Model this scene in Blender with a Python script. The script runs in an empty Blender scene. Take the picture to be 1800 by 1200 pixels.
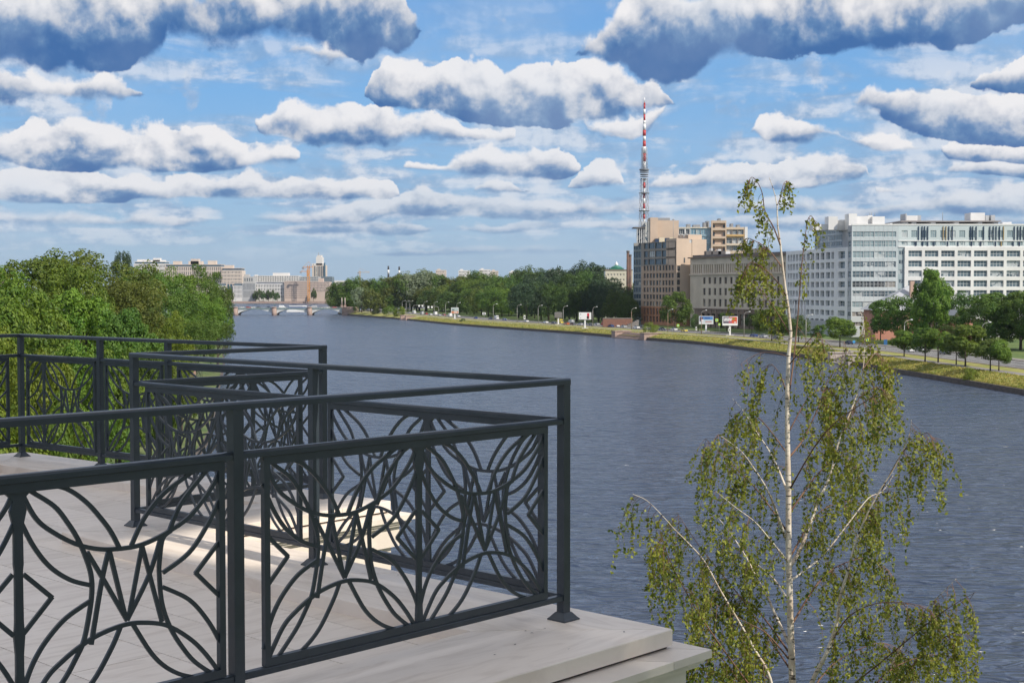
import bpy, math, random
import numpy as np
from mathutils import Vector, Matrix
random.seed(7); RNG = np.random.default_rng(7)
R = math.radians
scene = bpy.context.scene
# ------------------------------------------------------------------ camera
HC = 22.5                      # eye height above the river (z = 0)
FPX = 2430.0; PITCH = math.atan(93 / FPX)
cam_d = bpy.data.cameras.new('camera'); cam = bpy.data.objects.new('camera', cam_d)
scene.collection.objects.link(cam)
cam.location = (0, 0, HC); cam.rotation_euler = (math.pi / 2 - PITCH, 0, 0)
cam_d.sensor_width = 36; cam_d.lens = 36 * FPX / 1800; cam_d.clip_start = 0.1; cam_d.clip_end = 30000
scene.camera = cam
# ------------------------------------------------------------------ light
SUN_AZ, SUN_EL = 128.0, 40.0
sun_d = bpy.data.lights.new('sun', 'SUN'); sun = bpy.data.objects.new('sun', sun_d)
scene.collection.objects.link(sun)
sun_d.energy = 3.7; sun_d.angle = R(0.5); sun_d.color = (1.0, 0.93, 0.82)
sv = Vector((math.sin(R(SUN_AZ)) * math.cos(R(SUN_EL)), math.cos(R(SUN_AZ)) * math.cos(R(SUN_EL)), math.sin(R(SUN_EL))))
sun.rotation_euler = sv.to_track_quat('Z', 'Y').to_euler()
vs = scene.view_settings
vs.view_transform = 'Standard'; vs.look = 'None'; vs.exposure = 0.40; vs.gamma = 1; vs.use_curve_mapping = False
scene.render.engine = 'CYCLES'
cy = scene.cycles
cy.use_denoising = True; cy.max_bounces = 6; cy.diffuse_bounces = 3; cy.glossy_bounces = 3
cy.transmission_bounces = 4; cy.transparent_max_bounces = 6; cy.caustics_reflective = False; cy.caustics_refractive = False
cy.sample_clamp_indirect = 4.0; cy.sample_clamp_direct = 2.5

def ray(px, py):
    x = (px - 900) / FPX; y = -(py - 600) / FPX; c, s = math.cos(PITCH), math.sin(PITCH)
    return (x, c + y * s, -s + y * c)

# ------------------------------------------------------------------ world: sky + procedural clouds
world = bpy.data.worlds.new('World'); scene.world = world; world.use_nodes = True
wt = world.node_tree; wt.nodes.clear()
class NT:
    """tiny helper for building node maths"""
    def __init__(s, tree): s.t = tree; s.n = tree.nodes; s.l = tree.links
    def new(s, kind, **kw):
        n = s.n.new(kind)
        for k, v in kw.items(): setattr(n, k, v)
        return n
    def put(s, sock, v):
        if hasattr(v, 'is_output') or isinstance(v, bpy.types.NodeSocket): s.l.new(v, sock)
        elif v is not None: sock.default_value = v
    def m(s, op, a, b=None, c=None, clamp=False):
        n = s.n.new('ShaderNodeMath'); n.operation = op; n.use_clamp = clamp
        for i, v in enumerate((a, b, c)):
            if v is not None: s.put(n.inputs[i], v)
        return n.outputs[0]
    def step(s, x, a, b, smooth=True):
        n = s.n.new('ShaderNodeMapRange'); n.interpolation_type = 'SMOOTHSTEP' if smooth else 'LINEAR'; n.clamp = True
        s.put(n.inputs[0], x); s.put(n.inputs[1], a); s.put(n.inputs[2], b); return n.outputs[0]
    def mix(s, f, a, b, mode='MIX'):
        n = s.n.new('ShaderNodeMix'); n.data_type = 'RGBA'; n.blend_type = mode
        s.put(n.inputs[0], f); s.put(n.inputs[6], a); s.put(n.inputs[7], b); return n.outputs[2]
    def noise(s, vec, scale, detail=4, rough=0.55, dist=0.0, lac=2.0):
        n = s.n.new('ShaderNodeTexNoise'); n.noise_dimensions = '3D'
        if vec is not None: s.l.new(vec, n.inputs['Vector'])
        n.inputs['Scale'].default_value = scale; n.inputs['Detail'].default_value = detail
        n.inputs['Roughness'].default_value = rough; n.inputs['Distortion'].default_value = dist
        n.inputs['Lacunarity'].default_value = lac
        return n.outputs[0]
    def ramp(s, x, stops):
        n = s.n.new('ShaderNodeValToRGB'); e = n.color_ramp.elements
        while len(e) < len(stops): e.new(0.5)
        for el, (p, c) in zip(e, stops): el.position = p; el.color = (*c, 1)
        s.l.new(x, n.inputs[0]); return n.outputs[0]

def lin(r, g, b):
    f = lambda v: (v / 255 / 12.92) if v <= 10 else ((v / 255 + 0.055) / 1.055) ** 2.4
    return (f(r), f(g), f(b))

def build_sky():
    W = NT(wt)
    out = W.new('ShaderNodeOutputWorld')
    tc = W.new('ShaderNodeTexCoord'); sep = W.new('ShaderNodeSeparateXYZ'); W.l.new(tc.outputs['Generated'], sep.inputs[0])
    dx, dy, dz = sep.outputs
    az = W.m('ARCTAN2', dx, dy)
    hyp = W.m('SQRT', W.m('ADD', W.m('MULTIPLY', dx, dx), W.m('MULTIPLY', dy, dy)))
    el = W.m('ARCTAN2', dz, hyp)
    A0, A1, EN = 0.47, 0.94, 0.25
    an = W.m('DIVIDE', W.m('PINGPONG', W.m('ADD', az, A0), A1), A1)
    en = W.m('DIVIDE', el, EN)
    sky = W.new('ShaderNodeTexSky', sky_type='NISHITA'); sky.sun_disc = False
    sky.sun_elevation = R(SUN_EL); sky.sun_rotation = R(SUN_AZ); sky.air_density = 1.0; sky.dust_density = 0.25; sky.ozone_density = 3.0; sky.altitude = 0
    hs = W.new('ShaderNodeHueSaturation'); hs.inputs['Saturation'].default_value = 1.12; hs.inputs['Value'].default_value = 1.0
    W.l.new(sky.outputs[0], hs.inputs['Color'])
    # low sky: clear cool northern air, less yellow than the standard sky
    low = W.ramp(W.step(el, -0.02, 0.30, False), [(0.0, (2.9, 4.4, 6.1)), (0.16, (3.0, 4.8, 6.9)), (0.5, (1.8, 4.2, 7.7)), (1.0, (1.2, 3.1, 7.2))])
    skyc = W.mix(W.m('MULTIPLY', W.m('SUBTRACT', 1.0, W.step(el, 0.15, 0.6)), 0.85), hs.outputs[0], low)
    bg = W.new('ShaderNodeBackground'); W.l.new(skyc, bg.inputs[0]); bg.inputs[1].default_value = 0.080
    # noise fields (angular coordinates, finer towards the horizon)
    fs = W.m('DIVIDE', 1.0, W.m('ADD', W.m('MAXIMUM', el, 0.0), 0.075))
    comb = W.new('ShaderNodeCombineXYZ')
    W.l.new(W.m('MULTIPLY', W.m('SINE', az), 13.0), comb.inputs[0])
    W.l.new(W.m('MULTIPLY', W.m('COSINE', az), 13.0), comb.inputs[1])
    W.l.new(W.m('MULTIPLY', W.m('LOGARITHM', W.m('ADD', W.m('MAXIMUM', el, -0.02), 0.09), 2.718), 3.1), comb.inputs[2])
    V = comb.outputs[0]
    big = W.m('SUBTRACT', W.noise(V, 1.1, 3, 0.5), 0.5)
    puff_n = W.noise(V, 3.0, 10, 0.56, 0.1)
    puff = W.m('SUBTRACT', puff_n, 0.5)
    vor = W.new('ShaderNodeTexVoronoi'); vor.feature = 'SMOOTH_F1'; vor.inputs['Smoothness'].default_value = 0.6; vor.inputs['Scale'].default_value = 3.6
    vd = W.new('ShaderNodeVectorMath', operation='ADD'); sc_ = W.new('ShaderNodeVectorMath', operation='SCALE')
    nc = W.new('ShaderNodeTexNoise'); W.l.new(V, nc.inputs['Vector']); nc.inputs['Scale'].default_value = 5.0; nc.inputs['Detail'].default_value = 6
    W.l.new(nc.outputs[1], sc_.inputs[0]); sc_.inputs[3].default_value = 0.32; W.l.new(V, vd.inputs[0]); W.l.new(sc_.outputs[0], vd.inputs[1])
    W.l.new(vd.outputs[0], vor.inputs['Vector'])
    cell = W.m('SUBTRACT', 0.45, vor.outputs['Distance'])
    lump = W.m('SUBTRACT', W.noise(V, 1.9, 4, 0.5, 0.3), 0.5)
    # shifted sample towards the sun gives the relief of the billows
    sh = W.new('ShaderNodeVectorMath', operation='ADD'); W.l.new(V, sh.inputs[0]); sh.inputs[1].default_value = (0.06, 0.0, 0.10)
    puff2 = W.noise(sh.outputs[0], 3.0, 10, 0.56, 0.1)
    relief = W.m('MULTIPLY', W.m('SUBTRACT', puff_n, puff2), 1.5)
    amp = W.m('ADD', W.m('MULTIPLY', W.m('MAXIMUM', en, 0.0), 0.10), 0.020)
    BANDS = [  # far to near: (px, top, base) in the photograph's rows; where top = base there is no cloud
     (0.55, 0.55, [(-300,448,448),(630,446,446),(660,440,449),(760,438,450),(800,432,450),(900,432,449),(1000,431,449),(1060,440,447),(1100,436,450),(1300,432,450),(1800,436,450),(2100,440,450)]),
     (0.75, 0.35, [(-300,402,414),(60,400,414),(110,408,410),(300,412,412),(320,404,414),(360,410,412),(480,400,400),(520,388,410),(620,382,412),(700,386,414),(780,398,404),(860,392,410),(960,384,406),(1080,388,408),(1160,380,404),(1290,372,402),(1380,380,404),(1500,372,400),(1600,384,398),(1800,376,404),(2100,376,404)]),
     (0.85, 0.32, [(-300,368,398),(0,366,398),(50,370,402),(100,362,402),(200,378,402),(250,368,404),(340,380,400),(400,390,390),(440,384,392),(490,378,394),(560,366,398),(630,352,396),(650,350,392),(700,342,378),(740,330,380),(800,338,382),(900,348,384),(950,352,388),(1030,350,384),(1100,346,380),(1180,350,378),(1250,338,376),(1330,344,378),(1440,350,380),(1520,352,384),(1600,344,380),(1660,336,378),(1720,332,380),(1800,318,382),(2100,318,382)]),
     (1.0, 0.22, [(-300,296,356),(0,300,358),(50,291,360),(130,292,362),(180,298,358),(215,312,356),(240,308,352),(270,312,352),(320,306,352),(370,303,352),(440,301,354),(480,308,354),(540,300,354),(590,312,352),(640,318,350),(680,312,348),(702,334,342),(716,340,340),(800,340,340),(825,336,336),(840,322,340),(880,316,340),(930,330,338),(960,334,334),(990,322,326),(1030,290,330),(1060,280,332),(1085,286,330),(1105,326,328),(1125,330,330),(1155,312,336),(1220,296,334),(1250,284,332),(1300,292,330),(1360,282,332),(1420,270,332),(1480,263,326),(1510,272,322),(1524,292,310),(1540,330,342),(1580,326,342),(1640,340,340),(1665,290,306),(1720,280,308),(1800,278,312),(2100,280,312)]),
     (1.0, 0.24, [(-300,226,290),(0,232,284),(40,214,292),(90,206,296),(140,204,298),(170,212,300),(210,214,300),(260,216,302),(330,222,304),(380,222,302),(410,234,300),(425,250,298),(445,262,296),(470,254,296),(500,254,294),(522,266,290),(535,280,280),(690,290,290),(720,284,298),(780,282,304),(800,268,308),(850,263,314),(930,261,314),(980,264,312),(1012,282,302),(1030,290,290),(1300,240,240),(1322,228,236),(1345,206,250),(1385,200,254),(1420,208,256),(1450,218,246),(1490,232,252),(1530,236,266),(1580,240,272),(1620,258,266),(1650,262,262),(1665,250,282),(1730,246,284),(1800,246,286),(2100,246,286)]),
     (1.0, 0.28, [(-300,176,176),(430,206,206),(452,212,226),(465,194,244),(500,180,256),(540,178,262),(600,168,264),(640,172,262),(700,188,256),(760,206,254),(820,214,252),(870,218,256),(900,224,250),(912,240,240),(1010,222,222),(1050,212,242),(1110,206,244),(1160,190,214),(1185,190,190),(1480,190,190),(1506,160,194),(1530,144,204),(1570,152,214),(1600,146,226),(1632,168,238),(1680,164,246),(1740,160,248),(1800,158,250),(2100,160,250)]),
     (1.0, 0.38, [(-300,112,190),(0,116,190),(60,122,188),(120,128,188),(170,134,188),(215,140,182),(245,152,176),(262,164,164),(470,112,112),(486,86,100),(520,80,112),(560,80,116),(600,84,108),(624,96,96),(630,150,150),(648,136,160),(668,118,188),(700,110,196),(740,104,202),(800,96,206),(850,104,214),(900,112,218),(950,104,222),(985,92,222),(1020,88,224),(1050,98,222),(1085,116,216),(1120,126,208),(1160,140,198),(1190,176,184),(1204,182,182),(1690,140,140),(1712,134,150),(1740,112,162),(1800,104,158),(2100,104,160)]),
     (1.0, 0.60, [(-300,-90,124),(0,-24,126),(60,-24,130),(130,-24,131),(200,-24,130),(250,-24,122),(285,-40,106),(300,-24,78),(330,-24,76),(360,-24,92),(400,-24,96),(450,-24,92),(500,-50,84),(560,-50,92),(620,-50,100),(680,-30,100),(715,0,88),(738,24,56),(750,46,46),(1000,84,84),(1012,66,88),(1050,46,112),(1090,0,130),(1120,-40,140),(1170,-24,148),(1215,-24,138),(1250,-24,120),(1320,-24,104),(1400,-24,96),(1500,-24,94),(1600,-24,86),(1680,-24,82),(1730,-40,64),(1765,-30,40),(1800,-40,24),(2100,-90,60)]),
    ]
    def conv(px, py):
        r = ray(px, py); a = math.atan2(r[0], r[1]); e = math.atan2(r[2], math.hypot(r[0], r[1]))
        return (a + A0) / A1, e / EN
    cshade = [(0.0, lin(58, 104, 162)), (0.22, lin(92, 130, 176)), (0.42, lin(142, 162, 192)), (0.62, lin(190, 196, 208)), (0.82, lin(216, 217, 223)), (1.0, lin(238, 236, 237))]
    skyh = lin(150, 180, 208)
    # thin layered cloud filling the low sky
    lv = W.new('ShaderNodeMapping'); W.l.new(V, lv.inputs[0]); lv.inputs['Scale'].default_value = (0.42, 0.42, 1.5); ln_ = W.noise(lv.outputs[0], 2.2, 7, 0.55, 0.3)
    win_ = W.m('MULTIPLY', W.step(en, 0.05, 0.20), W.m('SUBTRACT', 1.0, W.step(en, 0.50, 0.95)))
    alpha = W.m('MULTIPLY', W.m('MULTIPLY', W.step(ln_, 0.40, 0.60), win_), 0.80)
    col = W.ramp(W.step(W.m('ADD', ln_, W.m('MULTIPLY', relief, 0.6)), 0.40, 0.66), [(0.0, lin(138, 166, 200)), (0.5, lin(176, 192, 214)), (1.0, lin(220, 224, 232))])
    for bi, (soft, dark, pts) in enumerate(BANDS):
        c = W.new('ShaderNodeRGBCurve'); mp = c.mapping; mp.use_clip = False
        P = [(conv(px, t), conv(px, b)) for px, t, b in pts]
        for ci in (0, 1):
            cur = mp.curves[ci]
            L = sorted((max(0, min(1, p[ci][0])), p[ci][1]) for p in P)
            cur.points[0].location = L[0]; cur.points[1].location = L[-1]
            for q in L[1:-1]: cur.points.new(*q)
            for q in cur.points: q.handle_type = 'AUTO_CLAMPED'
        mp.update()
        cc = W.new('ShaderNodeCombineColor'); W.l.new(an, cc.inputs[0]); W.l.new(an, cc.inputs[1])
        W.l.new(cc.outputs[0], c.inputs['Color'])
        sp = W.new('ShaderNodeSeparateColor'); W.l.new(c.outputs[0], sp.inputs[0])
        top0, base0 = sp.outputs[0], sp.outputs[1]
        thick = W.m('SUBTRACT', top0, base0)
        amp_b = W.m('MULTIPLY', amp, soft)
        # no cloud where thickness is nearly nil
        top = W.m('ADD', top0, W.m('MULTIPLY', W.m('ADD', W.m('MULTIPLY', puff, 1.45), W.m('MULTIPLY', cell, 0.65)), amp_b))
        base = W.m('ADD', base0, W.m('MULTIPLY', W.m('ADD', puff, big), W.m('MULTIPLY', amp_b, 0.95 if bi < 5 else 1.7)))
        d = W.m('MINIMUM', W.m('SUBTRACT', top, en), W.m('SUBTRACT', en, base))
        d = W.m('MINIMUM', d, W.m('MULTIPLY', W.m('SUBTRACT', thick, 0.012), 1.2))
        # soft edges, a little ragged
        a = W.step(W.m('ADD', d, W.m('MULTIPLY', puff, W.m('MULTIPLY', amp_b, 0.5))), W.m('MULTIPLY', amp, -0.06 if bi < 3 else -0.02), W.m('MULTIPLY', amp, W.m('ADD', 0.16 if bi < 3 else 0.07, W.m('MULTIPLY', W.step(big, -0.10, 0.18), 0.6 if bi < 3 else 0.34))))
        t = W.m('DIVIDE', W.m('SUBTRACT', en, base), W.m('MAXIMUM', W.m('SUBTRACT', top, base), 0.02))
        x = W.m('ADD', t, W.m('MULTIPLY', puff, 0.25)); x = W.m('ADD', x, W.m('MULTIPLY', big, 0.5)); x = W.m('ADD', x, relief)
        x = W.m('ADD', x, W.m('MULTIPLY', cell, 0.30))
        x = W.m('ADD', x, W.m('MULTIPLY', lump, 1.0)); L = W.step(x, dark - 0.50, dark + 0.50)
        # clouds far down the sky are paler
        ccol = W.ramp(L, cshade)
        if bi < 4: ccol = W.mix((0.52, 0.40, 0.26, 0.10)[bi], ccol, (*skyh, 1))
        a = W.m('MULTIPLY', a, (0.7, 0.8, 0.9, 0.96, 0.97, 0.97, 1.0, 1.0)[bi])
        if col is None: col, alpha = ccol, a
        else:
            col = W.mix(W.m('DIVIDE', a, W.m('MAXIMUM', W.m('SUBTRACT', W.m('ADD', a, alpha), W.m('MULTIPLY', a, alpha)), 0.001)), col, ccol)
            alpha = W.m('SUBTRACT', W.m('ADD', a, alpha), W.m('MULTIPLY', a, alpha))
    # scattered puffs between the banks
    sn = W.m('ADD', W.noise(V, 2.3, 7, 0.55, 0.2), W.m('MULTIPLY', puff, 0.25))
    sa = W.m('MULTIPLY', W.m('MULTIPLY', W.step(sn, 0.575, 0.66), W.step(en, 0.10, 0.2)), W.m('SUBTRACT', 1.0, W.step(en, 0.75, 0.9)))
    sa = W.m('MULTIPLY', sa, 0.5)
    scol = W.ramp(W.step(W.m('ADD', W.m('ADD', relief, 0.5), lump), 0.1, 0.9), [(0.0, lin(140, 165, 200)), (0.6, lin(196, 204, 218)), (1.0, lin(236, 236, 240))])
    tot = W.m('SUBTRACT', W.m('ADD', sa, alpha), W.m('MULTIPLY', sa, alpha))
    col = W.mix(W.m('DIVIDE', alpha, W.m('MAXIMUM', tot, 0.001), clamp=True), scol, col); alpha = tot
    # overhead: unseen cumulus above the frame, made whiter and fuller to raise ambient light
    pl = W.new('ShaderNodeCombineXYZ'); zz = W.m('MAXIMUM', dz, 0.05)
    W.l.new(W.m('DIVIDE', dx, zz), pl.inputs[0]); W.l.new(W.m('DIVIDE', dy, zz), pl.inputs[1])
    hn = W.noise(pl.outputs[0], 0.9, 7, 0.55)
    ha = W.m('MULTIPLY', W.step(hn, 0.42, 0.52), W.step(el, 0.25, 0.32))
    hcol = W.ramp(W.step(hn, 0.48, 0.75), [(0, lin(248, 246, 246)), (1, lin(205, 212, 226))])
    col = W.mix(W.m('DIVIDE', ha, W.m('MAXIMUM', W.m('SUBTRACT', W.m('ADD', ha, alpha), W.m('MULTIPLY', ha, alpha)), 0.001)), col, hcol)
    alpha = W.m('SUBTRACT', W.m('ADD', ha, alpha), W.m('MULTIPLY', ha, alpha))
    # thin veil of high cirrus between the cumulus
    veil = W.m('MULTIPLY', W.step(W.noise(V, 0.8, 5, 0.5), 0.42, 0.75), 0.30)
    col = W.mix(W.m('DIVIDE', alpha, W.m('MAXIMUM', W.m('ADD', alpha, veil), 0.001), clamp=True), (*lin(188, 206, 226), 1), col)
    alpha = W.m('SUBTRACT', W.m('ADD', alpha, veil), W.m('MULTIPLY', alpha, veil))
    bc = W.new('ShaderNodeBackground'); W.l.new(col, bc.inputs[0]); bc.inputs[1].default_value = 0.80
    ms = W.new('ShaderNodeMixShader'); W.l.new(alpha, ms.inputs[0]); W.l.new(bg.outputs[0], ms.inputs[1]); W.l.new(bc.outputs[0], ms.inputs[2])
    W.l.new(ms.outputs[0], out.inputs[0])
build_sky()
world.cycles.sampling_method = 'MANUAL'; world.cycles.sample_map_resolution = 512
# ------------------------------------------------------------------ projection helpers (survey of the photograph)
def onz(px, py, z):
    r = ray(px, py); k = (z - HC) / r[2]; return (r[0] * k, r[1] * k)
def atd(px, d):                      # x of a point seen at px, d metres ahead
    return (px - 900) / FPX * d
def zat(py, d):                      # height seen at row py, d metres ahead
    r = ray(900, py); return HC + r[2] / r[1] * d
# ------------------------------------------------------------------ materials
MATS = {}
def _new(name):
    m = bpy.data.materials.new(name); m.use_nodes = True; t = m.node_tree; t.nodes.clear(); return m, NT(t)
def mat(name, c, c2=None, scale=3.0, rough=0.7, metal=0.0, bump=0.0, bscale=None, stretch=(1, 1, 1), detail=5, spec=0.5, rnd=0.0, world=False, lo=0.35, hi=0.65, dist=0.0):
    """base colour c mottled towards c2 by noise, per-object variation rnd, fine relief bump"""
    if name in MATS: return MATS[name]
    m, N = _new(name)
    out = N.new('ShaderNodeOutputMaterial'); b = N.new('ShaderNodeBsdfPrincipled')
    b.inputs['Roughness'].default_value = rough; b.inputs['Metallic'].default_value = metal; b.inputs['Specular IOR Level'].default_value = spec
    N.l.new(b.outputs[0], out.inputs[0])
    tc = N.new('ShaderNodeTexCoord'); mp = N.new('ShaderNodeMapping'); mp.inputs['Scale'].default_value = stretch
    if world:
        g = N.new('ShaderNodeNewGeometry'); N.l.new(g.outputs['Position'], mp.inputs[0])
    else:
        oi = N.new('ShaderNodeObjectInfo'); ad = N.new('ShaderNodeVectorMath', operation='ADD')
        mu = N.new('ShaderNodeMath', operation='MULTIPLY'); N.l.new(oi.outputs['Random'], mu.inputs[0]); mu.inputs[1].default_value = 40
        N.l.new(tc.outputs['Object'], ad.inputs[0]); N.l.new(mu.outputs[0], ad.inputs[1]); N.l.new(ad.outputs[0], mp.inputs[0])
    f = N.noise(mp.outputs[0], scale, detail, 0.55, dist)
    col = (*c, 1)
    if c2: col = N.mix(N.step(f, lo, hi), (*c, 1), (*c2, 1))
    if rnd:
        oi2 = N.new('ShaderNodeObjectInfo'); hs = N.new('ShaderNodeHueSaturation')
        N.put(hs.inputs['Color'], col); N.l.new(N.step(oi2.outputs['Random'], -1.0, 2.0, False), hs.inputs['Value'])
        v = N.m('ADD', 1 - rnd, N.m('MULTIPLY', oi2.outputs['Random'], 2 * rnd)); N.l.new(v, hs.inputs['Value']); col = hs.outputs[0]
    N.put(b.inputs['Base Color'], col)
    if bump:
        bn = N.noise(mp.outputs[0], bscale or scale * 6, 6, 0.6); bp = N.new('ShaderNodeBump'); bp.inputs['Strength'].default_value = 1.0
        bp.inputs['Distance'].default_value = bump; N.l.new(bn, bp.inputs['Height']); N.l.new(bp.outputs[0], b.inputs['Normal'])
    MATS[name] = m; return m
def leafmat(name, c, c2, hue=0.0, cl=0.35, trans=0.30, rnd=0.18):
    if name in MATS: return MATS[name]
    m, N = _new(name)
    out = N.new('ShaderNodeOutputMaterial'); g = N.new('ShaderNodeNewGeometry'); oi = N.new('ShaderNodeObjectInfo')
    n1 = N.noise(g.outputs['Position'], cl, 3, 0.6)
    col = N.mix(N.step(N.m('ADD', N.m('MULTIPLY', n1, 0.9), N.m('MULTIPLY', g.outputs['Random Per Island'], 0.45)), 0.35, 0.95), (*c, 1), (*c2, 1))
    hs = N.new('ShaderNodeHueSaturation'); N.l.new(col, hs.inputs['Color'])
    N.l.new(N.m('ADD', 1 - rnd, N.m('MULTIPLY', oi.outputs['Random'], 2 * rnd)), hs.inputs['Value'])
    N.l.new(N.m('ADD', 0.485, N.m('MULTIPLY', oi.outputs['Random'], 0.03)), hs.inputs['Hue'])
    df = N.new('ShaderNodeBsdfPrincipled'); df.inputs['Roughness'].default_value = 0.55; df.inputs['Specular IOR Level'].default_value = 0.3
    tr = N.new('ShaderNodeBsdfTranslucent'); ms = N.new('ShaderNodeMixShader'); ms.inputs[0].default_value = trans
    N.l.new(hs.outputs[0], df.inputs['Base Color'])
    br = N.mix(1.0, hs.outputs[0], (1.5, 1.35, 0.55, 1), 'MULTIPLY'); N.l.new(br, tr.inputs[0])
    N.l.new(df.outputs[0], ms.inputs[1]); N.l.new(tr.outputs[0], ms.inputs[2]); N.l.new(ms.outputs[0], out.inputs[0])
    MATS[name] = m; return m
def glassmat(name, c, c2, rough=0.08, spec=1.0, blind=0.25, bcol=(0.45, 0.45, 0.42)):
    """window glass seen from outside: dark room or pale blind behind, reflecting the sky"""
    if name in MATS: return MATS[name]
    m, N = _new(name)
    out = N.new('ShaderNodeOutputMaterial'); b = N.new('ShaderNodeBsdfPrincipled'); N.l.new(b.outputs[0], out.inputs[0])
    oi = N.new('ShaderNodeObjectInfo'); g = N.new('ShaderNodeNewGeometry')
    w = N.new('ShaderNodeTexWhiteNoise'); w.noise_dimensions = '1D'; N.l.new(N.m('MULTIPLY', oi.outputs['Random'], 917.0), w.inputs['W'])
    w2 = N.noise(g.outputs['Position'], 0.45, 2, 0.6)
    col = N.mix(oi.outputs['Random'], (*c, 1), (*c2, 1)); col = N.mix(N.step(w2, 0.35, 0.7), col, (*c2, 1))
    col = N.mix(N.m('MULTIPLY', N.m('LESS_THAN', w.outputs[0], blind), N.step(w2, 0.40, 0.46)), col, (*bcol, 1))
    N.l.new(col, b.inputs['Base Color']); b.inputs['Roughness'].default_value = rough; b.inputs['Specular IOR Level'].default_value = spec
    bp = N.new('ShaderNodeBump'); bp.inputs['Distance'].default_value = 0.03; N.l.new(N.noise(g.outputs['Position'], 0.8, 2), bp.inputs['Height']); N.l.new(bp.outputs[0], b.inputs['Normal'])
    MATS[name] = m; return m

paint = mat('railing_paint', (0.024, 0.033, 0.044), (0.032, 0.042, 0.054), 9, rough=0.36, bump=0.0004, bscale=60)
stone = mat('terrace_limestone', (0.80, 0.70, 0.605), (0.68, 0.58, 0.49), 2.2, rough=0.5, bump=0.0006, bscale=30, stretch=(1.0, 5.0, 1.0), rnd=0.05, lo=0.42, hi=0.72, dist=1.2)
stone2 = mat('cornice_limestone', (0.79, 0.705, 0.615), (0.69, 0.61, 0.53), 3, rough=0.6, bump=0.0008, bscale=40, rnd=0.04)
joint = mat('joint_mortar', (0.09, 0.075, 0.06), rough=0.9)
birch_bark = None
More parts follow.
